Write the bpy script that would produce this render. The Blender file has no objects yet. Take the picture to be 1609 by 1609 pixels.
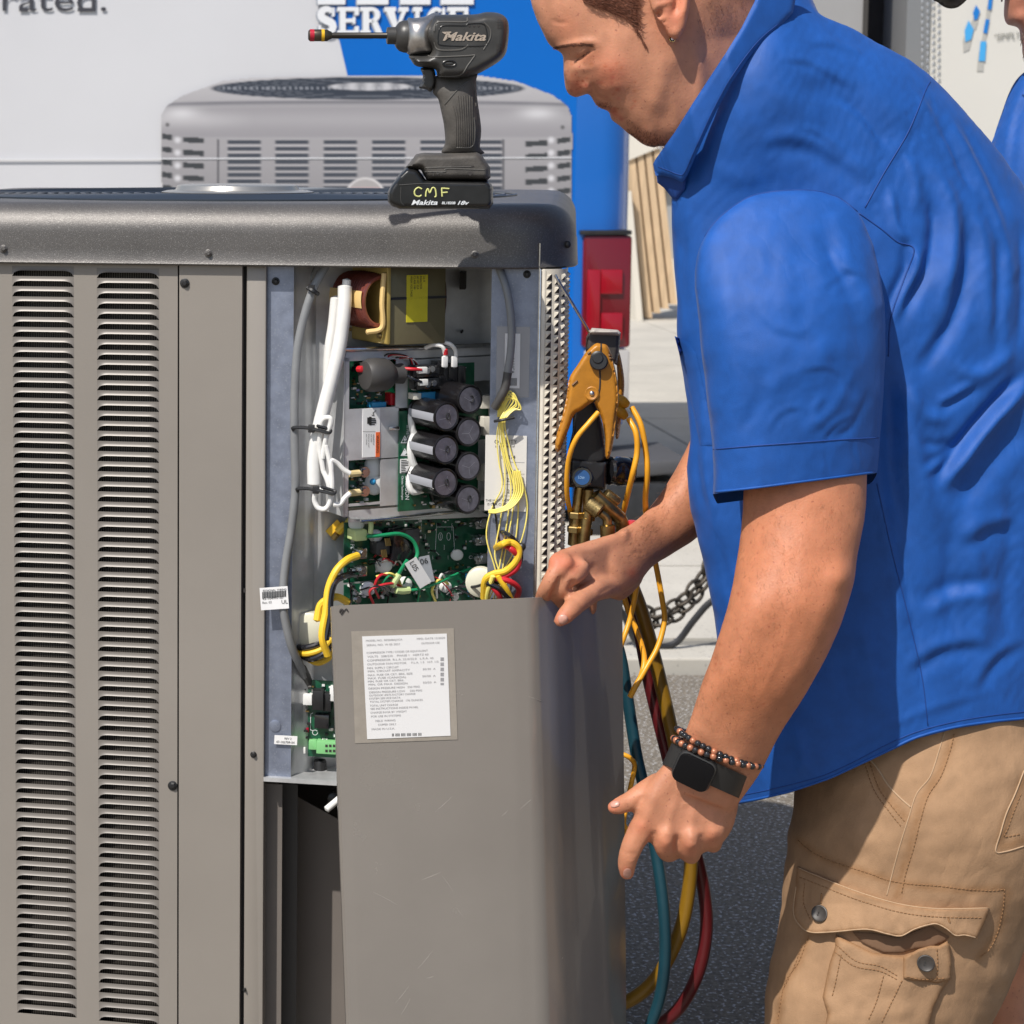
import bpy, bmesh, math, random
import numpy as np
from mathutils import Vector, Matrix, geometry
from mathutils.bvhtree import BVHTree

scene = bpy.context.scene
col = scene.collection
random.seed(7); np.random.seed(7)

# ------------------------------------------------------------------ camera
FPX = 3250.0; IMG = 1609.0; CX, CY = 250.0, 545.0
PITCH = math.radians(5.5); EYE = 1.30
cd = bpy.data.cameras.new('camera'); cam = bpy.data.objects.new('camera', cd); col.objects.link(cam)
cam.location = (0, 0, EYE); cam.rotation_euler = (math.pi/2 - PITCH, 0, 0)
cd.sensor_width = 36.0; cd.lens = 36.0*FPX/IMG
cd.shift_x = (IMG/2 - CX)/IMG; cd.shift_y = -(IMG/2 - CY)/IMG
cd.clip_start = 0.05; cd.clip_end = 500
cd.dof.use_dof = True; cd.dof.focus_distance = 2.38; cd.dof.aperture_fstop = 16
scene.camera = cam
FW = np.array([0, math.cos(PITCH), -math.sin(PITCH)]); UPV = np.array([0, math.sin(PITCH), math.cos(PITCH)])
CAM = np.array([0, 0, EYE])

# ------------------------------------------------------------------ light
SUN = np.array([-0.41, -0.47, 0.80]); SUN /= np.linalg.norm(SUN)
w = bpy.data.worlds.new('World'); scene.world = w; w.use_nodes = True
wn = w.node_tree.nodes; wl = w.node_tree.links
sky = wn.new('ShaderNodeTexSky'); sky.sky_type = 'NISHITA'; sky.sun_disc = False
sky.sun_elevation = math.asin(SUN[2]); sky.sun_rotation = math.atan2(SUN[0], SUN[1])
sky.air_density = 1.0; sky.dust_density = 1.5
bg = wn['Background']; bg.inputs[1].default_value = 0.112
wl.new(sky.outputs[0], bg.inputs[0])
sl = bpy.data.lights.new('sun', 'SUN'); sl.energy = 4.6; sl.angle = math.radians(0.6); sl.color = (1.0, 0.955, 0.89)
so = bpy.data.objects.new('sun', sl); col.objects.link(so)
so.rotation_euler = Vector(SUN).to_track_quat('Z', 'Y').to_euler()
vs = scene.view_settings; vs.view_transform = 'Standard'; vs.look = 'None'; vs.exposure = 0.12; vs.gamma = 1; vs.use_curve_mapping = False
scene.render.engine = 'CYCLES'

# ------------------------------------------------------------------ pixel helpers
def ray(px, py):
    px = np.asarray(px, float); py = np.asarray(py, float)
    x = (px-CX)/FPX; v = -(py-CY)/FPX
    return np.stack([x, FW[1]+v*UPV[1]+0*x, FW[2]+v*UPV[2]+0*x], -1)
def P(px, py, Y):
    d = ray(px, py); t = np.asarray(Y, float)/d[..., 1]
    return CAM + d*t[..., None]
def pix(W):
    r = np.asarray(W) - CAM
    zz = r @ FW
    return CX + FPX*r[..., 0]/zz, CY - FPX*(r @ UPV)/zz
def PV(px, py, Y): return Vector(P(px, py, Y))

TH = math.radians(11.3)                       # the condenser is turned a little
UT = np.array([math.cos(TH), -math.sin(TH), 0]); UN = np.array([-math.sin(TH), -math.cos(TH), 0]); UZ = np.array([0, 0, 1.])
UC = P(845, 600, 2.40); UC[2] = 0
def uv(px, py, off=0.0):                      # pixel -> (s, z) on the condenser's front plane moved out by off
    d = ray(px, py); o = UC + UN*off
    t = ((o-CAM) @ UN)/(d @ UN)
    W = CAM + d*np.asarray(t)[..., None]
    return (W-UC) @ UT, W[..., 2]
def W3(s, off, z): return UC + UT*s + UN*off + UZ*z
def F(px, py, off=0.0):
    s, z = uv(px, py, off); return W3(float(s), off, float(z))

# ------------------------------------------------------------------ materials
MATS = {}
def mat(name, c, rough=0.5, metal=0.0, var=0.0, vscale=20, bump=0.0, bscale=200, c2=None, spec=0.5, coat=0.0, sheen=0.0,
        sss=0.0, trans=0.0, emit=None, detail=4, stretch=None, alpha=1.0, speck=None, bdist=0.001, rvar=0.0, bump2=None, attr=False):
    if name in MATS: return MATS[name]
    m = bpy.data.materials.new(name); m.use_nodes = True; MATS[name] = m
    n = m.node_tree.nodes; l = m.node_tree.links; b = n['Principled BSDF']
    b.inputs['Base Color'].default_value = (*c, 1); b.inputs['Roughness'].default_value = rough
    b.inputs['Metallic'].default_value = metal; b.inputs['Specular IOR Level'].default_value = spec
    b.inputs['Coat Weight'].default_value = coat
    b.inputs['Sheen Weight'].default_value = sheen; b.inputs['Sheen Roughness'].default_value = 0.4
    b.inputs['Transmission Weight'].default_value = trans; b.inputs['Alpha'].default_value = alpha
    if sss:
        b.inputs['Subsurface Weight'].default_value = sss
        b.inputs['Subsurface Radius'].default_value = (0.010, 0.004, 0.002); b.inputs['Subsurface Scale'].default_value = 1.0
    tc = n.new('ShaderNodeTexCoord'); src = tc.outputs['Object']
    if stretch:
        mp = n.new('ShaderNodeMapping'); mp.inputs['Scale'].default_value = stretch
        l.new(src, mp.inputs['Vector']); src = mp.outputs[0]
    last = None
    if var or c2:
        t = n.new('ShaderNodeTexNoise'); t.inputs['Scale'].default_value = vscale; t.inputs['Detail'].default_value = detail
        t.inputs['Roughness'].default_value = 0.6
        l.new(src, t.inputs['Vector'])
        r = n.new('ShaderNodeValToRGB'); e = r.color_ramp.elements
        ca = c2 if c2 else tuple(max(0, x*(1-var)) for x in c); cb = c if c2 else tuple(min(1, x*(1+var)) for x in c)
        e[0].color = (*ca, 1); e[1].color = (*cb, 1); e[0].position = 0.33; e[1].position = 0.67
        l.new(t.outputs['Fac'], r.inputs['Fac']); last = r.outputs[0]
        if rvar:
            mr = n.new('ShaderNodeMapRange'); mr.inputs[3].default_value = rough-rvar; mr.inputs[4].default_value = rough+rvar
            l.new(t.outputs['Fac'], mr.inputs[0]); l.new(mr.outputs[0], b.inputs['Roughness'])
    if speck:                                    # (scale, lo, hi, colour)
        t2 = n.new('ShaderNodeTexNoise'); t2.inputs['Scale'].default_value = speck[0]; t2.inputs['Detail'].default_value = 1
        l.new(tc.outputs['Object'], t2.inputs['Vector'])
        r2 = n.new('ShaderNodeValToRGB'); r2.color_ramp.elements[0].position = speck[1]; r2.color_ramp.elements[1].position = speck[2]
        l.new(t2.outputs['Fac'], r2.inputs['Fac'])
        mx = n.new('ShaderNodeMixRGB'); mx.inputs[2].default_value = (*speck[3], 1)
        l.new(r2.outputs[0], mx.inputs[0])
        if last: l.new(last, mx.inputs[1])
        else: mx.inputs[1].default_value = (*c, 1)
        last = mx.outputs[0]
    if last: l.new(last, b.inputs['Base Color'])
    if attr:
        va = n.new('ShaderNodeVertexColor'); va.layer_name = 'col'; mm = n.new('ShaderNodeMixRGB'); mm.blend_type = 'MULTIPLY'; mm.inputs[0].default_value = 1
        if last: l.new(last, mm.inputs[1])
        else: mm.inputs[1].default_value = (*c, 1)
        l.new(va.outputs[0], mm.inputs[2]); l.new(mm.outputs[0], b.inputs['Base Color'])
    if bump:
        t3 = n.new('ShaderNodeTexNoise'); t3.inputs['Scale'].default_value = bscale; t3.inputs['Detail'].default_value = 3
        l.new(src, t3.inputs['Vector'])
        bp = n.new('ShaderNodeBump'); bp.inputs['Strength'].default_value = bump; bp.inputs['Distance'].default_value = bdist
        l.new(t3.outputs['Fac'], bp.inputs['Height']); l.new(bp.outputs[0], b.inputs['Normal'])
        if bump2:                                # soft rumples: (scale, strength, distance, stretch)
            m4 = n.new('ShaderNodeMapping'); m4.inputs['Scale'].default_value = bump2[3]; m4.inputs['Rotation'].default_value = (0.2, 0.6, 0.3); l.new(tc.outputs['Object'], m4.inputs['Vector'])
            t4 = n.new('ShaderNodeTexNoise'); t4.inputs['Scale'].default_value = bump2[0]; t4.inputs['Detail'].default_value = 5; t4.inputs['Distortion'].default_value = 0.15
            l.new(m4.outputs[0], t4.inputs['Vector']); ab = n.new('ShaderNodeMath'); ab.operation = 'SUBTRACT'; ab.inputs[1].default_value = 0.5; l.new(t4.outputs['Fac'], ab.inputs[0])
            a2 = n.new('ShaderNodeMath'); a2.operation = 'ABSOLUTE'; l.new(ab.outputs[0], a2.inputs[0])
            b2_ = n.new('ShaderNodeBump'); b2_.inputs['Strength'].default_value = bump2[1]; b2_.inputs['Distance'].default_value = bump2[2]
            l.new(a2.outputs[0], b2_.inputs['Height']); l.new(b2_.outputs[0], bp.inputs['Normal'])
    if emit:
        b.inputs['Emission Color'].default_value = (*emit[0], 1); b.inputs['Emission Strength'].default_value = emit[1]
    return m
def vcol_mat(name, rough=0.45, bump=0.0):
    if name in MATS: return MATS[name]
    m = mat(name, (1, 1, 1), rough, bump=bump, bscale=60)
    n = m.node_tree.nodes; a = n.new('ShaderNodeVertexColor'); a.layer_name = 'col'
    m.node_tree.links.new(a.outputs[0], n['Principled BSDF'].inputs['Base Color']); return m

paint = mat('taupe powder coat', (0.262, 0.236, 0.207), 0.36, 0.1, var=0.05, vscale=3, bump=0.08, bscale=500, rvar=0.05)
paintd = mat('taupe louver paint', (0.185, 0.166, 0.147), 0.42, 0.1, var=0.05, vscale=6)
lidm = mat('textured charcoal metallic coat', (0.105, 0.098, 0.093), 0.42, 0.4, var=0.12, vscale=8, speck=(1050, 0.58, 0.72, (0.24, 0.23, 0.215)), bump=0.35, bscale=1100)
galv = mat('galvanised steel', (0.58, 0.585, 0.59), 0.34, 0.45, var=0.22, vscale=14, bump=0.05, bscale=60, detail=6, rvar=0.12)
galvd = mat('dull steel tinted as blue shade', (0.25, 0.28, 0.36), 0.42, 0.6, var=0.14, vscale=60, speck=(420, 0.6, 0.7, (0.30, 0.33, 0.40)), rvar=0.08)  # sky-blue shade on the bay plate is put into this base colour
steel = mat('bright steel', (0.62, 0.62, 0.62), 0.22, 1.0, var=0.15, vscale=120)
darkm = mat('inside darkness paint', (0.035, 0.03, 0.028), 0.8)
inner = mat('inner taupe sheet', (0.16, 0.14, 0.125), 0.5, 0.1, var=0.08, vscale=4)
cream = mat('cream guard coating', (0.60, 0.55, 0.46), 0.5, 0.0, var=0.10, vscale=40, bump=0.1)
black = mat('black plastic', (0.016, 0.016, 0.017), 0.42, var=0.3, vscale=30, bump=0.1, bscale=500)
blackg = mat('glossy black', (0.012, 0.012, 0.014), 0.15, coat=0.4)
pcb = mat('green circuit board', (0.006, 0.10, 0.045), 0.32, c2=(0.004, 0.06, 0.03), vscale=90, detail=2, coat=0.3)
white = mat('white label', (0.78, 0.77, 0.76), 0.5, var=0.04, vscale=30)
whitew = mat('white wire jacket', (0.75, 0.74, 0.71), 0.4, var=0.05, vscale=40)
ink = mat('black ink', (0.02, 0.02, 0.02), 0.6)
greyink = mat('faded grey ink', (0.33, 0.32, 0.32), 0.6)
whiteink = mat('white ink', (0.75, 0.77, 0.78), 0.5)
yellow = mat('yellow wire', (0.80, 0.50, 0.03), 0.4, var=0.08, vscale=60)
paleyel = mat('pale yellow wire', (0.85, 0.72, 0.16), 0.4)
greyc = mat('grey cable jacket', (0.20, 0.205, 0.21), 0.45, var=0.08, vscale=40)
darkc = mat('dark shrink sleeve', (0.055, 0.052, 0.05), 0.5)
red = mat('red insulation', (0.55, 0.02, 0.03), 0.4)
greenw = mat('green wire', (0.01, 0.25, 0.10), 0.4)
orangem = mat('orange plastic label', (0.80, 0.14, 0.03), 0.5)
copper = mat('enamelled copper winding', (0.22, 0.055, 0.038), 0.25, 0.35, var=0.15, vscale=60, coat=0.6)
transf = mat('olive varnished iron', (0.155, 0.135, 0.075), 0.40, 0.3, var=0.10, vscale=20)
bobbin = mat('amber bobbin', (0.46, 0.33, 0.09), 0.4, 0.15, var=0.12, vscale=30)
tapem = mat('cream tape', (0.72, 0.50, 0.20), 0.5)
silic = mat('white silicone glue', (0.74, 0.74, 0.72), 0.35, bump=0.3, bscale=80)
brass = mat('tarnished brass', (0.36, 0.26, 0.11), 0.34, 1.0, var=0.25, vscale=90)
gold = mat('gold', (0.7, 0.5, 0.25), 0.15, 1.0)
clampm = mat('ochre clamp plastic', (0.43, 0.175, 0.014), 0.42, var=0.14, vscale=35, bump=0.15, bscale=300, c2=None)
bluepl = mat('blue plastic', (0.02, 0.22, 0.52), 0.35)
gtool = mat('dusty black rubber', (0.070, 0.063, 0.055), 0.62, var=0.30, vscale=45, bump=0.3, bscale=400, detail=6)
gtool2 = mat('black tool plastic', (0.042, 0.040, 0.037), 0.40, var=0.25, vscale=40, bump=0.08, bscale=400)
gbat = mat('black battery plastic', (0.013, 0.013, 0.013), 0.33, var=0.3, vscale=40)
alum = mat('cast aluminium', (0.50, 0.47, 0.44), 0.33, 0.9, var=0.25, vscale=60, bump=0.2, bscale=200)
shirtm = mat('royal blue cotton', (0.007, 0.078, 0.330), 0.60, var=0.10, vscale=40, bump=0.5, bscale=1300, spec=0.4, sheen=0.05, bdist=0.0006, bump2=(7, 0.38, 0.020, (1.0, 1.0, 0.4)))
shirtd = mat('royal blue stitched seam', (0.006, 0.045, 0.22), 0.7)
tan = mat('washed khaki twill', (0.335, 0.205, 0.116), 0.75, var=0.17, vscale=16, bump=0.5, bscale=1200, spec=0.2, detail=9, bump2=(14, 0.6, 0.010, (1.0, 1.0, 0.6)), attr=True)
tans = mat('rusty brown stitching', (0.25, 0.13, 0.055), 0.8)
tanl = mat('pale worn khaki edge', (0.42, 0.28, 0.17), 0.8)
skin = mat('tanned skin', (0.46, 0.195, 0.105), 0.54, var=0.12, vscale=38, bump=0.30, bscale=420, sss=0.12, speck=(260, 0.69, 0.76, (0.34, 0.13, 0.075)), detail=6, attr=True, spec=0.4)
skinb = mat('reddish skin', (0.47, 0.19, 0.12), 0.5, var=0.12, vscale=40, sss=0.1, bump=0.3, bscale=500)
nailm = mat('fingernail', (0.50, 0.255, 0.19), 0.35)
hairm = mat('reddish brown hair', (0.16, 0.055, 0.028), 0.5)
asph = mat('asphalt', (0.215, 0.182, 0.140), 0.9, c2=(0.092, 0.079, 0.062), vscale=110, bump=0.6, bscale=150, speck=(140, 0.59, 0.66, (0.42, 0.41, 0.40)), bdist=0.004)
conc = mat('pale concrete', (0.50, 0.47, 0.41), 0.85, c2=(0.42, 0.395, 0.345), vscale=3, detail=10, bump=0.3, bscale=60, speck=(90, 0.66, 0.72, (0.30, 0.28, 0.25)))
vanw = mat('white van vinyl', (0.58, 0.58, 0.60), 0.35, var=0.03, vscale=1.2, coat=0.2)
vanb = mat('blue van vinyl', (0.0, 0.125, 0.50), 0.35, spec=0.3, coat=0.08, var=0.04, vscale=1.5)
redl = mat('red lens', (0.27, 0.002, 0.010), 0.2, coat=0.2)
redd = mat('dark red lens', (0.13, 0.004, 0.010), 0.2, coat=0.3)
greyb = mat('grey wall', (0.30, 0.30, 0.30), 0.8, var=0.05, vscale=1)
wood = mat('pale lumber', (0.58, 0.42, 0.26), 0.7, var=0.15, vscale=8, stretch=(6, 6, 0.5))
denim = mat('dark denim', (0.012, 0.022, 0.06), 0.8, var=0.3, vscale=80, bump=0.4, bscale=900)
tblue = mat('teal hose', (0.008, 0.045, 0.064), 0.35, var=0.1, vscale=20)
tred = mat('dark red hose', (0.085, 0.007, 0.009), 0.35, var=0.1, vscale=20)
tyel = mat('mustard hose', (0.21, 0.110, 0.007), 0.35, var=0.1, vscale=20)
orcab = mat('orange yellow cable', (0.80, 0.36, 0.02), 0.38)

# ------------------------------------------------------------------ objects
ORG = {}
def tag(o, label=None, cat=None, group=None, kind=None):
    if label: o['label'] = label
    if cat: o['category'] = cat
    if group: o['group'] = group
    if kind: o['kind'] = kind
    return o
def thing(name, label, cat, base, group=None):
    o = bpy.data.objects.new(name, None); col.objects.link(o)
    o.empty_display_size = 0.05; o.location = Vector(base); ORG[o.name] = np.array(base, float)
    return tag(o, label, cat, group)
def mk(name, V, Fc, m, parent=None, smooth=True, origin=None, colors=None, mats=None, fm=None, angle=None):
    V = np.asarray(V, float)
    if parent is not None: o0 = ORG[parent.name]
    else: o0 = np.array(origin, float) if origin is not None else np.array([V[:, 0].mean(), V[:, 1].mean(), V[:, 2].min()])
    me = bpy.data.meshes.new(name); me.from_pydata((V-o0).tolist(), [], [tuple(map(int, f)) for f in Fc])
    if mats:
        for x in mats: me.materials.append(x)
        for p, i in zip(me.polygons, fm): p.material_index = i
    else: me.materials.append(m)
    if smooth: me.polygons.foreach_set('use_smooth', [True]*len(me.polygons))
    if angle: me.set_sharp_from_angle(angle=math.radians(angle))
    if colors is None and m is not None and m.name in ('washed khaki twill', 'tanned skin'): colors = np.ones((len(V), 3))
    if colors is not None:
        a = me.color_attributes.new('col', 'FLOAT_COLOR', 'POINT')
        a.data.foreach_set('color', np.c_[np.asarray(colors), np.ones(len(V))].ravel())
    me.validate(); me.update()
    o = bpy.data.objects.new(name, me); col.objects.link(o)
    if parent is not None: o.parent = parent
    else: o.location = Vector(o0)
    ORG[o.name] = o0
    return o
def shared(name, me, parent, M):                # an instance of shared mesh data placed by a world matrix
    o = bpy.data.objects.new(name, me); col.objects.link(o); o.parent = parent
    M = M.copy(); M.translation = M.translation - Vector(ORG[parent.name]); o.matrix_local = M
    ORG[o.name] = ORG[parent.name]; return o

def crom(pts, n=8):                             # Catmull-Rom through points of any dimension
    p = np.asarray(pts, float); out = []
    if len(p) < 3:
        return np.array([p[0]+(p[1]-p[0])*t for t in np.linspace(0, 1, n+1)])
    q = np.vstack([2*p[0]-p[1], p, 2*p[-1]-p[-2]])
    for i in range(1, len(q)-2):
        a, b, c, d = q[i-1], q[i], q[i+1], q[i+2]
        for k in range(n):
            t = k/n
            out.append(0.5*((2*b)+(-a+c)*t+(2*a-5*b+4*c-d)*t*t+(-a+3*b-3*c+d)*t**3))
    out.append(p[-1]); return np.array(out)

class MB:
    def __init__(s): s.V = []; s.F = []
    def add(s, V, Fc):
        o = len(s.V); s.V.extend([tuple(v) for v in V]); s.F.extend([tuple(i+o for i in f) for f in Fc]); return s
    def box(s, o, ax, ay, az):                  # corner origin and three edge vectors
        o, ax, ay, az = (np.asarray(x, float) for x in (o, ax, ay, az))
        V = [o, o+ax, o+ax+ay, o+ay, o+az, o+ax+az, o+ax+ay+az, o+ay+az]
        return s.add(V, [(0, 3, 2, 1), (4, 5, 6, 7), (0, 1, 5, 4), (1, 2, 6, 5), (2, 3, 7, 6), (3, 0, 4, 7)])
    def cbox(s, c, ax, ay, az):                 # centre and three full vectors
        c, ax, ay, az = (np.asarray(x, float) for x in (c, ax, ay, az))
        return s.box(c-ax/2-ay/2-az/2, ax, ay, az)
    def rbox(s, c, ax, ay, az, r):              # box with bevelled edges round the az axis and chamfered front
        c, ax, ay, az = (np.asarray(x, float) for x in (c, ax, ay, az))
        lx, ly, lz = (np.linalg.norm(v) for v in (ax, ay, az)); ux, uy, uz = ax/lx, ay/ly, az/lz
        def ring(rr, z):
            o = []
            for cx, cy, a0 in ((1, 1, 0), (-1, 1, 90), (-1, -1, 180), (1, -1, 270)):
                for a in (0, 22, 45, 68, 90):
                    t = math.radians(a0+a)
                    o.append(c+ux*(cx*(lx/2-r)+rr*math.cos(t))+uy*(cy*(ly/2-r)+rr*math.sin(t))+uz*z)
            return o
        k = min(r*0.5, lz*0.3)
        rings = [ring(max(r-k, 1e-5), -lz/2), ring(r, -lz/2+k), ring(r, lz/2-k), ring(r-k*0.3, lz/2-k*0.3), ring(max(r-k, 1e-5), lz/2)]
        n = len(rings[0]); V = [p for q in rings for p in q]; Fc = [tuple(range(n))[::-1], tuple(range(4*n, 5*n))]
        for j in range(4):
            for i in range(n): Fc.append((j*n+i, j*n+(i+1) % n, (j+1)*n+(i+1) % n, (j+1)*n+i))
        return s.add(V, Fc)
    def tube(s, pts, r, n=10, caps=True, sm=6):
        p = np.asarray(pts, float)
        rr = np.asarray(r, float)*np.ones(len(p))
        if sm: q = crom(np.c_[p, rr], sm); p = q[:, :3]; rr = q[:, 3]
        T = np.gradient(p, axis=0); T /= np.linalg.norm(T, axis=1)[:, None]+1e-12
        up = np.array([0, 0, 1.]) if abs(T[0][2]) < 0.9 else np.array([1., 0, 0])
        u = np.cross(T[0], up); u /= np.linalg.norm(u); V = []
        m = len(p)
        if caps:                                # round ends
            pass
        for i in range(m):
            u = u - T[i]*(u@T[i]); u /= np.linalg.norm(u); v = np.cross(T[i], u)
            for k in range(n):
                a = 2*math.pi*k/n; V.append(p[i]+rr[i]*(u*math.cos(a)+v*math.sin(a)))
        Fc = []
        for i in range(m-1):
            for k in range(n): Fc.append((i*n+k, i*n+(k+1) % n, (i+1)*n+(k+1) % n, (i+1)*n+k))
        if caps:
            V.append(p[0]-T[0]*rr[0]*0.45); V.append(p[-1]+T[-1]*rr[-1]*0.45); a, b = len(V)-2, len(V)-1
            for k in range(n): Fc.append((a, (k+1) % n, k)); Fc.append((b, (m-1)*n+k, (m-1)*n+(k+1) % n))
        return s.add(V, Fc)
    def lathe(s, o, ax, prof, n=24, up=None):   # profile [(distance along axis, radius)]
        o = np.asarray(o, float); ax = np.asarray(ax, float); ax = ax/np.linalg.norm(ax)
        up = np.array([0, 0, 1.]) if abs(ax[2]) < 0.9 else np.array([1., 0, 0])
        u = np.cross(ax, up); u /= np.linalg.norm(u); v = np.cross(u, ax)
        V = []; m = len(prof)
        for d, r in prof:
            for k in range(n):
                a = 2*math.pi*k/n; V.append(o+ax*d+r*(u*math.cos(a)+v*math.sin(a)))
        Fc = []
        for i in range(m-1):
            for k in range(n): Fc.append((i*n+k, (i+1)*n+k, (i+1)*n+(k+1) % n, i*n+(k+1) % n))
        Fc.append(tuple(range(n))); Fc.append(tuple(range((m-1)*n, m*n))[::-1])
        return s.add(V, Fc)
    def ball(s, c, r, n=10, sc=(1, 1, 1)):
        c = np.asarray(c, float); V = []; Fc = []
        for i in range(n+1):
            a = math.pi*i/n
            for k in range(2*n):
                b = math.pi*k/n
                V.append(c+r*np.array([math.sin(a)*math.cos(b)*sc[0], math.sin(a)*math.sin(b)*sc[1], math.cos(a)*sc[2]]))
        for i in range(n):
            for k in range(2*n): Fc.append((i*2*n+k, (i+1)*2*n+k, (i+1)*2*n+(k+1) % (2*n), i*2*n+(k+1) % (2*n)))
        return s.add(V, Fc)
    def prism(s, poly, d):                      # world polygon extruded by vector d
        poly = [np.asarray(p, float) for p in poly]; n = len(poly); d = np.asarray(d, float)
        V = poly+[p+d for p in poly]
        Fc = [tuple(range(n)), tuple(range(n, 2*n))[::-1]]+[(i, (i+1) % n, n+(i+1) % n, n+i)[::-1] for i in range(n)]
        return s.add(V, Fc)
    def obj(s, name, m, parent=None, smooth=True, angle=35, **k):
        if not s.V: return None
        return mk(name, s.V, s.F, m, parent, smooth, angle=angle, **k)

# -- pixel based versions on the condenser front plane: s to the right, off outwards, z up
def ubox(px0, py0, px1, py1, o0, o1, ref=None):
    ref = o1 if ref is None else ref
    s0, z0 = uv(px0, py0, ref); s1, z1 = uv(px1, py1, ref); s1b, _ = uv(px1, py0, ref); s0b, _ = uv(px0, py1, ref)
    sa = (s0+s0b)/2; sb = (s1+s1b)/2; za, _ = z1, 0
    z0m = (uv(px0, py0, ref)[1]+uv(px1, py0, ref)[1])/2; z1m = (uv(px0, py1, ref)[1]+uv(px1, py1, ref)[1])/2
    return W3(sa, o0, z1m), UT*(sb-sa), UZ*(z0m-z1m), UN*(o1-o0)
def ub(mb, *a, r=0, **k):
    o, x, z, n = ubox(*a, **k)
    if r: return mb.rbox(o+x/2+z/2+n/2, x, z, n, r)
    return mb.box(o, x, n, z)
def Ft(pts): return [F(*p) for p in pts]

# -- inflated outlines ---------------------------------------------------------
def inside(poly, X, Y):
    c = np.zeros(X.shape, bool); n = len(poly)
    for i in range(n):
        x1, y1 = poly[i]; x2, y2 = poly[(i+1) % n]
        if y1 == y2: continue
        c ^= ((y1 > Y) != (y2 > Y)) & (X < (x2-x1)*(Y-y1)/(y2-y1)+x1)
    return c
def segdist(poly, X, Y, closed=True):
    d = np.full(X.shape, 1e9); n = len(poly)
    for i in range(n if closed else n-1):
        x1, y1 = poly[i]; x2, y2 = poly[(i+1) % n]; L = (x2-x1)**2+(y2-y1)**2+1e-9
        t = np.clip(((X-x1)*(x2-x1)+(Y-y1)*(y2-y1))/L, 0, 1)
        d = np.minimum(d, np.hypot(X-x1-t*(x2-x1), Y-y1-t*(y2-y1)))
    return d
def smoothpoly(poly, n=4):
    p = np.asarray(poly, float); q = np.vstack([p[-2:], p, p[:3]]); out = []
    for i in range(2, len(q)-3):
        a, b, c, d = q[i-1], q[i], q[i+1], q[i+2]
        for k in range(n):
            t = k/n; out.append(0.5*((2*b)+(-a+c)*t+(2*a-5*b+4*c-d)*t*t+(-a+3*b-3*c+d)*t**3))
    return np.array(out)
def resamp(poly, step):
    out = []; n = len(poly)
    for i in range(n):
        a, b = np.array(poly[i], float), np.array(poly[(i+1) % n], float); L = np.linalg.norm(b-a); k = max(1, int(round(L/step)))
        for j in range(k): out.append(a+(b-a)*j/k)
    return np.array(out)
def triangulate(poly, step, cons=None):
    bd = resamp(poly, step); x0, y0 = bd.min(0); x1, y1 = bd.max(0)
    g = []; r = 0; y = y0+step*0.5
    while y < y1:
        xs = np.arange(x0+(step/2 if r % 2 else 0), x1, step); g += [(x, y) for x in xs]; y += step*0.87; r += 1
    g = np.array(g) if g else np.zeros((0, 2))
    if len(g):
        ok = inside(bd, g[:, 0], g[:, 1]) & (segdist(bd, g[:, 0], g[:, 1]) > step*0.55); g = g[ok]
    n = len(bd); ed = [(i, (i+1) % n) for i in range(n)]
    if cons is not None:                           # a line that the mesh must follow, e.g. a hem that is cut later
        cl_ = resamp(list(cons)+[cons[-1]], step)[:-1]; cl_ = cl_[inside(bd, cl_[:, 0], cl_[:, 1]) & (segdist(bd, cl_[:, 0], cl_[:, 1]) > step*.3)]
        if len(g): g = g[segdist(cl_, g[:, 0], g[:, 1], False) > step*.6]
        ed += [(n+i, n+i+1) for i in range(len(cl_)-1)]; g = np.vstack([cl_, g])
    pts = [Vector(p) for p in bd]+[Vector(p) for p in g]
    v, e, f, *_ = geometry.delaunay_2d_cdt(pts, ed, [], 1, 1e-4)
    v = np.array([tuple(a) for a in v]); f = [tuple(a) for a in f]
    A = v[[a[0] for a in f]]; B = v[[a[1] for a in f]]; C = v[[a[2] for a in f]]
    s = (B[:, 0]-A[:, 0])*(C[:, 1]-A[:, 1])-(B[:, 1]-A[:, 1])*(C[:, 0]-A[:, 0])
    f = [a if q > 0 else a[::-1] for a, q in zip(f, s)]
    return v, f, bd
def poisson(poly, q, cells=90, it=1400):
    p = np.asarray(poly); x0, y0 = p.min(0); x1, y1 = p.max(0); h = max(x1-x0, y1-y0)/cells
    nx = int((x1-x0)/h)+5; ny = int((y1-y0)/h)+5
    X, Y = np.meshgrid(x0+(np.arange(nx)-2)*h, y0+(np.arange(ny)-2)*h)
    M = inside(p, X, Y); U = np.zeros(X.shape); K = (slice(1, -1), slice(1, -1))
    Mi = M[K]
    for _ in range(it):
        U[K] = np.where(Mi, 0.25*(U[:-2, 1:-1]+U[2:, 1:-1]+U[1:-1, :-2]+U[1:-1, 2:]+1), 0)
    U /= U.max()
    gx = np.clip((q[:, 0]-X[0, 0])/h, 0, nx-1.001); gy = np.clip((q[:, 1]-Y[0, 0])/h, 0, ny-1.001)
    i = gx.astype(int); j = gy.astype(int); fx = gx-i; fy = gy-j
    v = U[j, i]*(1-fx)*(1-fy)+U[j, i+1]*fx*(1-fy)+U[j+1, i]*(1-fx)*fy+U[j+1, i+1]*fx*fy
    return np.sqrt(np.clip(v, 0, 1))
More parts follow.
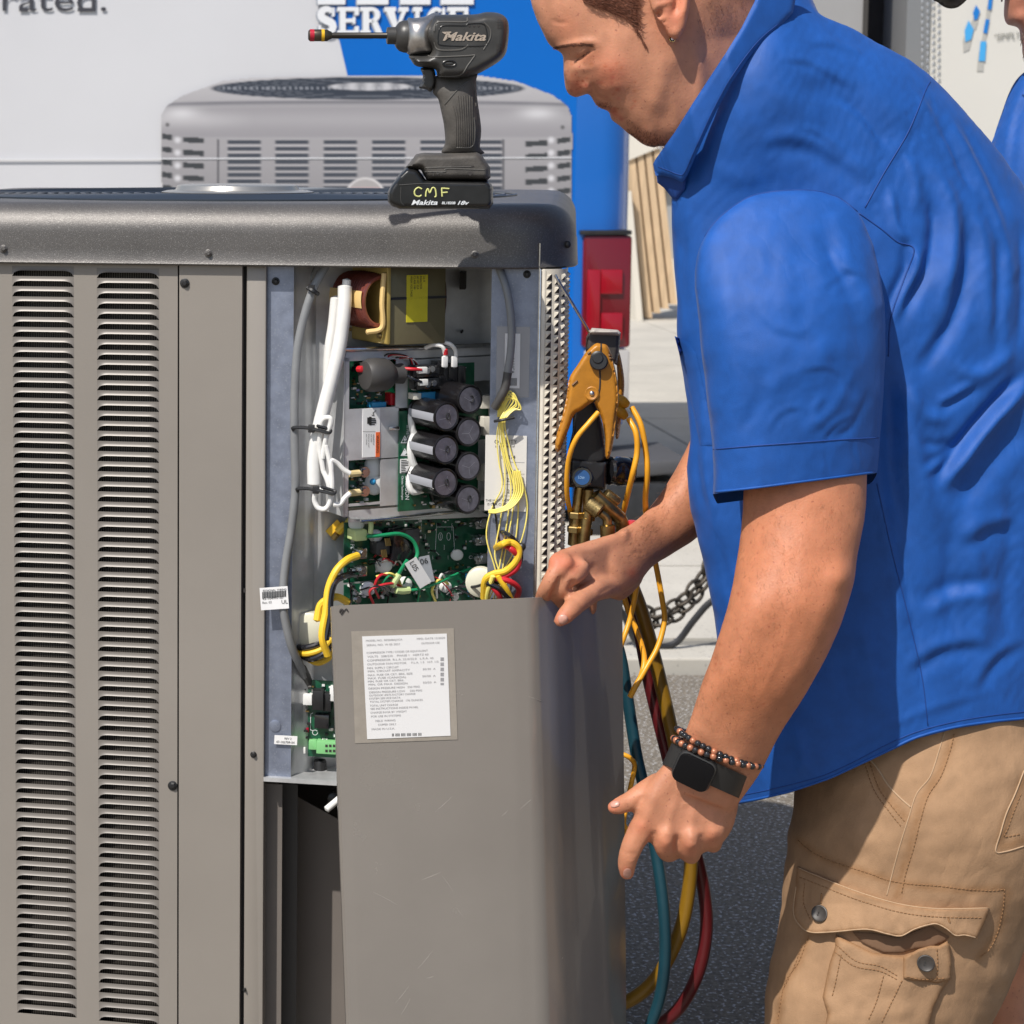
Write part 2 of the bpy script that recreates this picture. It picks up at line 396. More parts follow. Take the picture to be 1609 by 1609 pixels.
def inflate(poly, Y, T, step=8, mode='poisson', r=10, smooth=True, back=1.0, plane=None, dirn=None, pw=1.0, cut=None):
    """closed solid from an outline; Y number or function(px,py); T half thickness (m)"""
    poly = smoothpoly(poly) if smooth else np.asarray(poly, float)
    v, f, bd = triangulate(poly, step, cut)
    if cut is not None:                            # open the form below the cut line (left to right)
        cx = np.array([a[0] for a in cut]); cy = np.array([a[1] for a in cut]); fc_ = np.array([v[list(t)].mean(0) for t in f]); keepf = fc_[:, 1] < np.interp(fc_[:, 0], cx, cy)
        f = [t for t, k_ in zip(f, keepf) if k_]
    d = segdist(bd, v[:, 0], v[:, 1])
    if mode == 'poisson':
        h = poisson(bd, v)**pw
        h = np.where(d < step*0.2, 0, np.maximum(h, 0.05))
    else:
        u = np.clip(d/r, 0, 1); h = np.sqrt(np.clip(1-(1-u)**2, 0, 1))
    Yc = Y(v[:, 0], v[:, 1]) if callable(Y) else np.full(len(v), float(Y))
    if plane is not None:
        B = np.array([plane(a, b) for a, b in v]); D = np.asarray(dirn, float)
    else:
        B = P(v[:, 0], v[:, 1], Yc); D = -ray(bd[:, 0].mean(), bd[:, 1].mean()); D /= np.linalg.norm(D)
    edge = d < step*0.2
    Tn = T(v[:, 0], v[:, 1]) if callable(T) else T
    A = B + D*(h*Tn)[:, None]; C = B - D*(h*Tn*back)[:, None]
    n = len(v); idx = np.arange(n)+n; idx = np.where(edge, np.arange(n), idx)
    keep = np.where(~edge)[0]; remap = {}
    V = list(A)
    for k in keep: remap[k] = len(V); V.append(C[k])
    g = [tuple(remap.get(i, i) for i in t)[::-1] for t in f]
    f = [t[::-1] for t in f]; g = [t for t in g]
    # front faces must look at the camera (pixel y grows downwards)
    V = np.array(V); Fa = f+g
    if cut is not None:
        used = sorted({i for t in Fa for i in t}); rm = {k: i for i, k in enumerate(used)}; V = V[used]; Fa = [tuple(rm[i] for i in t) for t in Fa]
    return V, Fa
def loft(st, nseg=40, sub=8, cap=True, sup=2.0):
    """stations (Lx,Ly,Rx,Ry,Ydepth,thick(m half)) -> tube with the photographed outline"""
    q = crom(np.asarray(st, float), sub); V = []; n = nseg
    for L in q:
        a = P(L[0], L[1], L[4]); b = P(L[2], L[3], L[4]); c = (a+b)/2; hx = (b-a)/2
        D = -(ray((L[0]+L[2])/2, (L[1]+L[3])/2)); D /= np.linalg.norm(D)
        e = np.cross(hx, np.cross(D, hx)); D = e/np.linalg.norm(e)
        for k in range(n):
            t = 2*math.pi*k/n; cx, sx = math.cos(t), math.sin(t)
            if sup != 2.0:
                cx = math.copysign(abs(cx)**(2/sup), cx); sx = math.copysign(abs(sx)**(2/sup), sx)
            V.append(c+hx*cx+D*L[5]*sx)
    m = len(q); Fc = []
    for i in range(m-1):
        for k in range(n): Fc.append((i*n+k, (i+1)*n+k, (i+1)*n+(k+1) % n, i*n+(k+1) % n))
    V = np.array(V)
    if cap:
        V = np.vstack([V, V[:n].mean(0), V[(m-1)*n:m*n].mean(0)]); a, b = len(V)-2, len(V)-1
        for k in range(n): Fc.append((a, k, (k+1) % n)); Fc.append((b, (m-1)*n+(k+1) % n, (m-1)*n+k))
    return V, Fc
def limb(st, n=16, sub=6):                       # (px,py,Y,radius px) chain with round ends
    q = np.asarray(st, float); p = P(q[:, 0], q[:, 1], q[:, 2]); r = q[:, 3]/FPX*q[:, 2]
    mb = MB(); mb.tube(p, r, n=n, sm=sub); mb.ball(p[0], r[0]*0.98, 8); mb.ball(p[-1], r[-1]*0.98, 8)
    return np.array(mb.V), mb.F
def fuse(parts, voxel, smooth=2):
    mb = MB()
    for V, Fc in parts: mb.add(V, Fc)
    me = bpy.data.meshes.new('tmp'); me.from_pydata(mb.V, [], mb.F); me.update()
    o = bpy.data.objects.new('tmp', me); col.objects.link(o)
    bm = bmesh.new(); bm.from_mesh(me); bmesh.ops.recalc_face_normals(bm, faces=bm.faces); bm.to_mesh(me); bm.free()
    md = o.modifiers.new('r', 'REMESH'); md.mode = 'VOXEL'; md.voxel_size = voxel
    if smooth: s = o.modifiers.new('s', 'SMOOTH'); s.iterations = smooth; s.factor = 0.5
    dg = bpy.context.evaluated_depsgraph_get(); ev = o.evaluated_get(dg).to_mesh()
    V = np.zeros(len(ev.vertices)*3); ev.vertices.foreach_get('co', V); V = V.reshape(-1, 3)
    N = np.zeros(len(ev.vertices)*3); ev.vertices.foreach_get('normal', N); N = N.reshape(-1, 3)
    Fc = [tuple(p.vertices) for p in ev.polygons]
    bpy.data.objects.remove(o); return V, Fc, N
def normals(V, Fc):
    me = bpy.data.meshes.new('t'); me.from_pydata(np.asarray(V).tolist(), [], Fc); me.update()
    N = np.zeros(len(V)*3); me.vertices.foreach_get('normal', N); bpy.data.meshes.remove(me); return N.reshape(-1, 3)
def sculpt(V, N, brushes):
    """brushes: ('r', pts, width px, amount m) ridge (negative = groove); ('b', px, py, rx, amount[, ry, angle]) bump;
       ('s', pts, width, amount) one-sided step"""
    px, py = pix(V); fr = (N @ FW) < 0.25
    wgt = np.clip((0.25-(N @ FW))/0.5, 0, 1); D = np.zeros(len(V))
    for b in brushes:
        if b[0] == 'b':
            rx = b[3]; ry = b[5] if len(b) > 5 else rx; an = math.radians(b[6]) if len(b) > 6 else 0
            dx = px-b[1]; dy = py-b[2]; u = dx*math.cos(an)+dy*math.sin(an); v = -dx*math.sin(an)+dy*math.cos(an)
            D += b[4]*np.exp(-(u/rx)**2-(v/ry)**2)
        else:
            pts = crom(np.array(b[1], float), 5); wd = b[2]
            m = np.where((px > pts[:, 0].min()-3*wd) & (px < pts[:, 0].max()+3*wd) & (py > pts[:, 1].min()-3*wd) & (py < pts[:, 1].max()+3*wd) & fr)[0]
            if not len(m): continue
            X, Y = px[m], py[m]; best = np.full(len(m), 1e9); sg = np.zeros(len(m)); tt = np.zeros(len(m)); K = len(pts)-1
            for i in range(K):
                x1, y1 = pts[i]; x2, y2 = pts[i+1]; L = (x2-x1)**2+(y2-y1)**2+1e-9
                t = np.clip(((X-x1)*(x2-x1)+(Y-y1)*(y2-y1))/L, 0, 1); ex = X-x1-t*(x2-x1); ey = Y-y1-t*(y2-y1); d = np.hypot(ex, ey)
                c = d < best; best = np.where(c, d, best); sg = np.where(c, np.sign(ex*(y2-y1)-ey*(x2-x1)), sg); tt = np.where(c, (i+t)/K, tt)
            fade = np.clip(np.minimum(tt, 1-tt)*3.2, 0.0, 1); fade = fade*fade*(3-2*fade)
            if len(b) > 4: fade = np.clip((1-tt)*5, 0, 1) if b[4] == 'e' else 1
            if b[0] == 'r': D[m] += b[3]*np.exp(-(best/wd)**2)*fade
            else: u = best*sg/wd; D[m] += b[3]*u*np.exp(-u*u)*1.6*fade
    view = -FW
    return V + (0.6*view[None]+0.4*N)*(D*wgt)[:, None]
def sines(px, py, sc, seed, n=7, ang=0, sp=0.5, stretch=3.0):
    rs = np.random.RandomState(seed); o = np.zeros(len(px))
    for i in range(n):
        a = ang+rs.uniform(-sp, sp); k = 2*math.pi/(sc*rs.uniform(0.6, 1.7))
        u = px*math.cos(a)+py*math.sin(a); v = -px*math.sin(a)+py*math.cos(a)
        o += np.sin(k*u+rs.uniform(0, 6)+1.3*np.sin(v*k/stretch+rs.uniform(0, 6)))*np.sin(v*k/stretch*rs.uniform(0.5, 1.2)+rs.uniform(0, 6))
    return o/n
def trim(V, Fc, line, back=0, yc=9):                          # open a form along a line and snap its rim to it
    lx = np.array([a[0] for a in line]); ly = np.array([a[1] for a in line]); px, py = pix(V); ty = np.interp(px, lx, ly)+back*np.clip((V[:, 1]-yc)/.03, 0, 1); low = py > ty
    Fc = [f for f in Fc if not all(low[i] for i in f)]; used = sorted({i for t in Fc for i in t}); rm = {k: i for i, k in enumerate(used)}
    u = np.array(used); W = V[u].copy(); m = low[u]; W[m] = P(px[u][m], ty[u][m], W[m, 1]); return W, [tuple(rm[i] for i in t) for t in Fc]
def bvh(o):
    me = o.data; M = o.matrix_local.copy(); off = Vector(ORG[o.name])
    return BVHTree.FromPolygons([tuple(v.co+off) for v in me.vertices], [tuple(p.vertices) for p in me.polygons])
def hit(tree, px, py, fallback=None):
    d = Vector(ray(px, py)).normalized(); h = tree.ray_cast(Vector(CAM), d)
    if h[0] is None: return fallback
    return np.array(h[0])
def patch(tree, poly, th, lift=0.0005, step=8, smooth=False, hfn=None, r=None):
    """cloth piece lying on a surface: solid sheet over the traced outline"""
    poly = smoothpoly(poly) if smooth else np.asarray(poly, float)
    v, f, bd = triangulate(poly, step); A = []; lastY = None
    for a, b in v:
        h = hit(tree, a, b); A.append(h)
    Ys = [h[1] for h in A if h is not None]; ym = float(np.median(Ys))
    A = np.array([h if h is not None else P(a, b, ym) for h, (a, b) in zip(A, v)])
    D = -ray(bd[:, 0].mean(), bd[:, 1].mean()); D /= np.linalg.norm(D)
    d = segdist(bd, v[:, 0], v[:, 1]); rr = r or step; prof = np.sqrt(np.clip(1-(1-np.clip(d/rr, 0, 1))**2, 0, 1))
    ex = hfn(v[:, 0], v[:, 1]) if hfn is not None else 0
    T = A + D*(lift+th*(0.35+0.65*prof)+ex)[:, None]; B = A - D*0.004
    n = len(v); nb = len(bd); V = np.vstack([T, B]); Fc = [t[::-1] for t in f]+[tuple(i+n for i in t) for t in f]
    Fc += [(i, (i+1) % nb, n+(i+1) % nb, n+i) for i in range(nb)]
    return V, Fc
def drape(tree, pts, r, lift=0.0003, n=6, step=6):
    q = crom(np.array(pts, float), 10); p = []
    for a, b in q:
        h = hit(tree, a, b)
        if h is not None:
            D = -ray(a, b); D /= np.linalg.norm(D); p.append(h+D*lift)
    mb = MB()
    if len(p) > 2: mb.tube(np.array(p), r, n=n, sm=0)
    return mb
def stitches(tree, pts, L=5, gap=4, r=0.0004, lift=0.0005):
    q = crom(np.array(pts, float), 20); mb = MB(); acc = 0; i = 0
    seg = np.r_[0, np.cumsum(np.hypot(*np.diff(q, axis=0).T))]; s = 0
    while s+L < seg[-1]:
        a = [np.interp(s, seg, q[:, 0]), np.interp(s, seg, q[:, 1])]; b = [np.interp(s+L, seg, q[:, 0]), np.interp(s+L, seg, q[:, 1])]
        ha, hb = hit(tree, *a), hit(tree, *b)
        if ha is not None and hb is not None and np.linalg.norm(ha-hb) < 0.02:
            D = -ray(*a); D /= np.linalg.norm(D); mb.tube([ha+D*lift, hb+D*lift], r, n=5, sm=0)
        s += L+gap
    return mb
# -- text ----------------------------------------------------------------------
def text_geo(t, size=1.0, off=0.0, shear=0.0, space=1.0):
    c = bpy.data.curves.new('t', 'FONT'); c.body = t; c.size = size; c.offset = off; c.shear = shear; c.space_character = space; c.resolution_u = 3
    o = bpy.data.objects.new('t', c); col.objects.link(o)
    dg = bpy.context.evaluated_depsgraph_get(); me = o.evaluated_get(dg).to_mesh()
    V = np.array([tuple(v.co) for v in me.vertices]); Fc = [tuple(p.vertices) for p in me.polygons]
    bpy.data.objects.remove(o); bpy.data.curves.remove(c)
    return V, Fc
def text_on(mb, t, fn, px, py, hpx, rot=0, off=0.0, shear=0.0, wpx=None, space=1.0):
    """letters laid on a surface: fn(px,py)->world point"""
    V, Fc = text_geo(t, 1.0, off, shear, space); V = V.copy(); cap = 0.70
    k = hpx/cap; w = V[:, 0].max()-V[:, 0].min()
    kx = (wpx/w) if wpx else k
    x = (V[:, 0]-V[:, 0].min())*kx; y = -V[:, 1]*k; a = math.radians(rot)
    X = px+x*math.cos(a)-y*math.sin(a); Y = py+x*math.sin(a)+y*math.cos(a)
    mb.add([fn(u, v) for u, v in zip(X, Y)], Fc)

#==STRUCTURE
# ------------------------------------------------------------------ ground
def sheet(name, x0, x1, y0, y1, z, m, thick=0.0):
    mb = MB(); mb.box((x0, y0, z-max(thick, 0.02)), (x1-x0, 0, 0), (0, y1-y0, 0), (0, 0, max(thick, 0.02)))
    o = mb.obj(name, m, smooth=False, angle=None, origin=((x0+x1)/2, (y0+y1)/2, z)); tag(o, kind='structure'); return o
sheet('asphalt_road', -80, 80, -60, 5.02, 0, asph)
def gy(py): return None
Yb = 5.05
# kerb and slabs of the pale concrete pavement
kb = MB(); kb.rbox(np.array([0, Yb+0.07, 0.01]), np.array([160., 0, 0]), np.array([0, 0.14, 0]), np.array([0, 0, 0.05]), 0.01)
pav = mk('pavement', kb.V, kb.F, conc, origin=(0, Yb, 0), smooth=False); tag(pav, kind='structure')
tag(sheet('gutter', -80, 80, Yb+0.14, Yb+0.30, 0.006, mat('gutter shadow paint', (0.17, 0.16, 0.14), 0.9, var=0.2, vscale=6)), kind='structure')  # the shadow along the joint is put into this strip's dark colour
ys = [Yb+0.30, 6.3, 7.9, 9.8, 12.2, 15.5, 20, 28, 60, 220]
xs = [-100, -30, -6, -2, 0.4, 1.15, 2.3, 3.6, 5.2, 8, 14, 30, 100]
for a, b in zip(ys[:-1], ys[1:]):
    for c, d in zip(xs[:-1], xs[1:]):
        if d < 0 and a > 9: continue
        mb = MB(); mb.box((c+0.006, a+0.006, -0.03), (d-c-0.012, 0, 0), (0, b-a-0.012, 0), (0, 0, 0.042+random.uniform(0, .002)))
        mb.obj('concrete_slab', conc, pav, smooth=False, angle=None)
sheet('ground', -200, 200, 5.0, 400, -0.03, mat('bare ground', (0.12, 0.115, 0.1), 0.95))

# ------------------------------------------------------------------ van
VY = 7.0; VTH = math.radians(2.0)
def VP(px, py, off=0.0):                       # point on the van's side (slightly turned), off towards the camera
    d = ray(px, py); n = np.array([math.sin(VTH), -math.cos(VTH), 0]); o = P(700, 300, VY)+n*off
    return CAM+d*(((o-CAM)@n)/(d@n))
VN = np.array([math.sin(VTH), -math.cos(VTH), 0]); VT = np.array([math.cos(VTH), math.sin(VTH), 0])
van = thing('service_van', 'white and blue wrapped service van with a cooling unit pictured on its side', 'van', (VP(400, 800)[0], VY+0.9, 0))
a = VP(-900, 300); zt, zb = 2.6, 0.30
xr = VP(905, 300); 
mb = MB(); L = (xr-a)@VT
mb.box(np.array([*a[:2], zb]), VT*L, -VN*1.9, np.array([0, 0, zt-zb])); mb.obj('body_side', vanw, van, smooth=False, angle=None)
# rounded blue rear corner column
mb = MB(); R = 0.13; pts = []
x985 = (VP(1001, 300)-xr)@VT
prof = [(-0.004, 0.0045), (0.02, 0.0045)]+[((x985-R)+R*math.sin(t), -R+R*math.cos(t)) for t in np.linspace(0, math.pi/2, 12)]+[(x985, -1.9), (0, -1.9)]
poly = [np.array([*(xr[:2]+VT[:2]*p[0]+VN[:2]*p[1]), zb+0.05]) for p in prof]
mb.prism(poly[::-1], np.array([0, 0, zt-zb-0.05])); mb.obj('rear_corner', mat('glossy blue van paint', (0.0, 0.125, 0.50), 0.14, coat=1.0, bump=.02, bscale=5, bdist=.01), van, angle=30)
# blue swoosh vinyl on the white side
def vpoly(name, pts, m, off, parent=van, th=0.0015):
    mb = MB(); mb.prism([VP(x, y, off) for x, y in pts], -VN*th); return mb.obj(name, m, parent, smooth=False, angle=None)
vpoly('blue_swoosh', [(500, -60), (515, 20), (533, 62), (546, 118), (560, 200), (585, 420), (640, 800), (906, 800), (906, -60)], vanb, 0.004)
vpoly('body_seam', [(-300, 250), (898, 247), (898, 248.6), (-300, 251.8)], mat('pale seam', (0.66, 0.67, 0.69), 0.4), 0.010, th=0.004)
for q in ((213, -40, 211, 900),):
    0 and vpoly('panel_joint', [(q[0], q[1]), (q[0]+1.6, q[1]), (q[2]+1.6, q[3]), (q[2], q[3])], mat('faint joint', (0.50, 0.50, 0.53), 0.5), 0.005, th=0.002)
mb = MB(); text_on(mb, 'erated.', lambda x, y: VP(x, y, 0.006), -33, 17, 38, wpx=200, off=0.0)
for x in (30, 122, 136):  # little feet like a serif face
    mb.box(VP(x, 18, 0.006), VT*0.03, VN*0.001, UZ*0.012)
mb.obj('lettering', mat('dark vinyl letter', (0.045, 0.045, 0.055), 0.5), van, smooth=False, angle=None)
# SERVICE in slab letters with a shadow
def slab(mb, ch, x, y, w, h, fn):
    t = h*0.20; s = w*0.27
    def q(x0, y0, x1, y1): 
        p = [fn(x+x0, y+y0), fn(x+x1, y+y0), fn(x+x1, y+y1), fn(x+x0, y+y1)]; mb.add(p, [(0, 1, 2, 3)])
    def po(pp): mb.add([fn(x+a, y+b) for a, b in pp], [tuple(range(len(pp)))])
    if ch == 'I': q(w*.2, 0, w*.8, t*.8); q(w*.2, h-t*.8, w*.8, h); q(w*.5-s/2, t*.8, w*.5+s/2, h-t*.8)
    elif ch == 'E':
        q(0, 0, w, t*.75); q(0, h-t*.75, w, h); q(w*.12, t*.75, w*.12+s, h-t*.75); q(w*.12+s, h*.42, w*.72, h*.56)
        q(w*.8, t*.75, w, h*.30); q(w*.8, h*.70, w, h-t*.75); q(w*.72, h*.36, w*.84, h*.62)
    elif ch == 'V':
        po([(w*.08, t*.8), (w*.42, t*.8), (w*.58, h*.75), (w*.5, h)]); po([(w*.42, h), (w*.5, h), (w*.9, t*.8), (w*.72, t*.8)])
        q(0, 0, w*.48, t*.8); q(w*.6, 0, w, t*.8)
    elif ch == 'R':
        q(0, 0, w*.5, t*.75); q(0, h-t*.75, w*.46, h); q(w*.12, t*.75, w*.12+s, h-t*.75)
        q(w*.12+s, h*.44, w*.6, h*.57)
        arc = [(w*.5+w*.38*math.sin(t_), h*.285-h*.285*math.cos(t_)) for t_ in np.linspace(0, math.pi, 9)]
        inn = [(w*.5+w*.14*math.sin(t_), h*.285-h*.15*math.cos(t_)) for t_ in np.linspace(0, math.pi, 9)][::-1]
        for i in range(8): po([arc[i], arc[i+1], inn[7-i], inn[8-i]])
        po([(w*.5, h*.55), (w*.74, h*.52), (w*1.0, h), (w*.72, h)])
    elif ch in 'SC':
        if ch == 'C': th = np.linspace(-0.9, -5.3, 15); cc = [(w*.5+w*.48*math.cos(t_)*1.0, h*.5+h*.5*math.sin(t_)) for t_ in th]; ii = [(w*.52+w*.22*math.cos(t_), h*.5+h*.36*math.sin(t_)) for t_ in th]
        else:
            u = np.linspace(0, 1, 19); cc = []; ii = []
            base = []
            for k in u:
                if k < .5: t_ = math.radians(-25-(k/.5)*235); base.append((w*.5+w*.32*math.cos(t_), h*.27+h*.2*math.sin(t_)))
                else: t_ = math.radians(-80+((k-.5)/.5)*235); base.append((w*.5+w*.34*math.cos(t_), h*.72+h*.21*math.sin(t_)))
            base = np.array(base); T = np.gradient(base, axis=0); T /= np.linalg.norm(T, axis=1)[:, None]+1e-9; Nn = np.c_[-T[:, 1], T[:, 0]]
            wd = (0.085+0.06*np.sin(np.pi*u))*h
            cc = [tuple(v) for v in base+Nn*wd[:, None]]; ii = [tuple(v) for v in base-Nn*wd[:, None]]
            q(w*.78, h*.02, w*.93, h*.34); q(w*.05, h*.66, w*.2, h*.98)
        for i in range(len(cc)-1): po([cc[i], cc[i+1], ii[i+1], ii[i]])
        if ch == 'C': q(w*.8, h*.02, w*.95, h*.36)
for dx, dy, o, m in ((-2.2, 2.0, 0.0085, mat('letter drop shadow', (0.30, 0.33, 0.38), 0.6)), (0, 0, 0.012, mat('letter white', (0.72, 0.73, 0.75), 0.4))):
    mb = MB(); x = 499
    for ch, wd in zip('SERVICE', (31, 36, 38, 40, 26, 33, 35)):
        slab(mb, ch, x+dx, 11+dy, wd-2, 43, lambda u, v: VP(u, v, o)); x += wd
    x = 499
    for wd in (46, 16, 52, 16, 50, 14, 54): 
        mb.add([VP(x+dx, -30+dy, o), VP(x+wd*0.95+dx, -30+dy, o), VP(x+wd*0.95+dx, 7+dy, o), VP(x+dx, 7+dy, o)], [(0, 1, 2, 3)]) if wd > 20 else None
        x += wd
    mb.obj('service_lettering', m, van, smooth=False, angle=None)
# printed picture of a condenser: the vinyl carries its own light and shade
def printcol(X, Y):
    C = np.zeros(X.shape+(3,)); C[:] = (0.48, 0.48, 0.50)
    def blend(m, c): 
        m = m[..., None]; C[:] = C*(1-m)+np.array(c)*m
    sm = lambda e0, e1, x: np.clip((x-e0)/(e1-e0), 0, 1)
    top = np.array((0.60, 0.59, 0.60)); band = (0.34, 0.33, 0.34)
    # top sheet
    t = sm(120, 160, Y); C[:] = (top*1.0)*(1-t[..., None])+np.array((0.48, 0.47, 0.48))*t[..., None]
    e = ((X-578)/243)**2+((Y-139)/17.5)**2; blend(sm(1.06, 0.98, e), (0.045, 0.055, 0.075))
    rr = np.sin(np.sqrt(np.maximum(e, 0))*60); blend(sm(1.0, 0.95, e)*sm(0.25, 0.3, e)*(rr > 0.55)*0.35, (0.3, 0.32, 0.36))
    dash = (np.abs(Y-138) < 2.4) & (e < 0.93); blend(dash*(np.sin(X*0.72) > 0.1)*0.8, (0.32, 0.34, 0.38))
    e2 = ((X-582)/66)**2+((Y-136)/6)**2; blend(sm(1.15, 0.85, e2)*(0.75+0.25*np.sin(X*0.23)), (0.62, 0.62, 0.64))
    b = Y-(158+np.abs(X-575)**3*1.2e-7)
    blend(sm(-1.5, 1.5, b)*sm(9, 3, b)*0.9, (0.20, 0.20, 0.22)); blend(sm(4, 12, b), (0.37, 0.36, 0.375))
    g = np.exp(-((Y-188)/13)**2)*(0.4+0.6*sm(400, 320, X)); blend(g*0.6*(b > 6), (0.66, 0.65, 0.66))
    g = np.exp(-((X-285)/26)**2-((Y-178)/9)**2)+np.exp(-((X-845)/28)**2-((Y-178)/9)**2); blend(np.clip(g, 0, 1)*0.8, (0.78, 0.78, 0.79))
    blend(sm(214, 219, Y)*0.4*(Y < 222), (0.6, 0.6, 0.6))
    low = sm(216, 219, Y); base = np.array((0.42, 0.41, 0.42)); sh = 1-0.22*sm(230, 310, Y)
    C[:] = C*(1-low[..., None])+(base*sh[..., None])*low[..., None]
    # louver banks
    for x0 in (357, 432, 508, 584, 660, 736):
        inb = sm(x0-1, x0+2, X)*sm(x0+55, x0+51, X)*(Y > 219); ph = ((Y-220)/10.3) % 1
        w2 = np.clip((0.68-ph)/.10, 0, 1)*np.clip(ph/.06, 0, 1); blend(inb*w2, (0.07, 0.08, 0.10)); blend(inb*np.clip(1-np.abs(ph-0.86)/0.14, 0, 1)*0.8, (0.60, 0.59, 0.60))
    for xx in (343, 791): blend((np.abs(X-xx) < 1.6)*(Y > 218)*0.85, (0.12, 0.12, 0.13))
    for k in range(6):
        for (xa, xb, cv) in ((254, 271, -1), (287, 321, -1), (825, 861, 1), (875, 897, 1)):
            cy = 220+k*20+(X-(300 if cv < 0 else 850))*(0.10 if cv < 0 else -0.10)*(1.3 if xa in (254, 875) else .6)+(0 if cv < 0 else 5)
            blend((np.abs(Y-cy) < 4.2)*sm(xa-1, xa+2, X)*sm(xb+1, xb-2, X), (0.06, 0.065, 0.07))
        for cxx in (279, 866): blend(np.clip(1.4-np.hypot(X-cxx, Y-220-k*20)/5, 0, 1)*0.9, (0.78, 0.78, 0.8))
    e = np.hypot(X-574, Y-311); blend(sm(33, 31.5, e), (0.72, 0.70, 0.69)); blend(sm(29.5, 28.5, e), (0.45, 0.43, 0.42))
    blend(sm(29, 28, e)*(Y > 294), (0.55, 0.42, 0.42))
    for xx in (263, 884): blend(np.clip(1.5-np.hypot(X-xx, Y-(196 if xx < 500 else 200))/3, 0, 1), (0.13, 0.13, 0.13))
    return C*np.array((0.80, 0.79, 0.80))
poly = [(252, 200), (253, 180), (262, 165), (285, 150), (350, 126), (400, 121), (578, 118), (760, 119), (812, 127), (870, 149), (893, 166), (899, 182), (900, 215), (898, 420), (256, 420)]
bd = np.array(poly, float); sx = 1.6
xs_ = np.arange(250, 903, 1.8); ys_ = np.arange(116, 340, 1.5)
X, Y = np.meshgrid(xs_, ys_); Cc = printcol(X, Y); M = inside(bd, X, Y)
V = VP(0, 0)[None]*0
nn = np.array([math.sin(VTH), -math.cos(VTH), 0]); oo = P(700, 300, VY)+nn*0.0075; dd = ray(X.ravel(), Y.ravel()); tt = ((oo-CAM)@nn)/(dd@nn); V = CAM+dd*tt[:, None]
ny, nx = X.shape; idx = np.arange(nx*ny).reshape(ny, nx); Fc = []
for j in range(ny-1):
    for i in range(nx-1):
        if M[j, i] and M[j+1, i] and M[j, i+1] and M[j+1, i+1]: Fc.append((idx[j, i], idx[j+1, i], idx[j+1, i+1], idx[j, i+1]))
Ck = Cc.reshape(-1, 3)
used = sorted({i for f in Fc for i in f}); rm = {k: i for i, k in enumerate(used)}
mk('printed_unit_picture', V[used], [tuple(rm[i] for i in f) for f in Fc], vcol_mat('printed vinyl', 0.35), van, colors=Ck[used], smooth=False)
mb = MB(); text_on(mb, 'RUUD', lambda x, y: VP(x, y, 0.009), 552, 309, 12, wpx=44, off=0.02); mb.obj('printed_badge_lettering', mat('badge red', (0.45, 0.10, 0.10), 0.5), van, smooth=False, angle=None)
# tail light
def vbox(name, x0, y0, x1, y1, o0, o1, m, parent, r=0.004):
    A = VP(x0, y0, o1); B = VP(x1, y1, o1); c = (A+B)/2-VN*(o1-o0)/2; mb = MB()
    mb.rbox(c, VT*((B-A)@VT), UZ*(A[2]-B[2]), VN*(o1-o0), r); return mb.obj(name, m, parent)
tl = vbox('tail_light', 918, 370, 990, 546, -0.10, 0.022, redd, van, 0.012)
vbox('lens', 924, 424, 942, 532, 0.02, 0.034, redl, tl); vbox('lens', 945, 424, 978, 462, 0.02, 0.034, redl, tl); vbox('lens', 945, 492, 978, 534, 0.02, 0.034, redl, tl)
vbox('light_bezel', 913, 362, 993, 369, -0.1, 0.030, black, van)
vbox('reverse_lens', 920, 550, 988, 640, -0.1, 0.024, mat('grey lens', (0.42, 0.40, 0.38), 0.2, coat=.5), van, 0.01)
mb = MB(); A = P(905, 706, VY-0.1); 
mb.rbox(P(985, 790, VY+0.15), UT*0+np.array([0.44, 0, 0]), UZ*0.26, np.array([0, -0.7, 0]), 0.04); mb.obj('rear_bumper', black, van)
mb = MB(); mb.rbox(P(1010, 722, VY+0.0), np.array([0.22, 0, 0.02]), UZ*0.05, np.array([0, -0.4, 0]), 0.02); mb.obj('bumper_step', mat('grey plastic', (0.06, 0.06, 0.065), 0.6), van)
mb = MB(); mb.lathe((a[0]+1.0, VY-0.02, 0.36), (0, 1, 0), [(0, 0.36), (0.05, 0.38), (0.22, 0.38), (0.25, 0.3)], 32); mb.lathe((xr[0]-0.9, VY-0.02, 0.36), (0, 1, 0), [(0, 0.34), (0.05, 0.36), (0.22, 0.36), (0.25, 0.3)], 32)
wheels = mb
m1 = MB(); m1.lathe((xr[0]-0.9, VY-0.03, 0.36), (0, 1, 0), [(0, 0.34), (0.05, 0.36), (0.22, 0.36), (0.25, 0.3)], 32); wh = m1.obj('wheel', black, van)
m1 = MB(); m1.lathe((xr[0]-0.9, VY-0.045, 0.36), (0, 1, 0), [(0, 0.18), (0.02, 0.2), (0.05, 0.2)], 24); m1.obj('hub_cap', steel, wh)

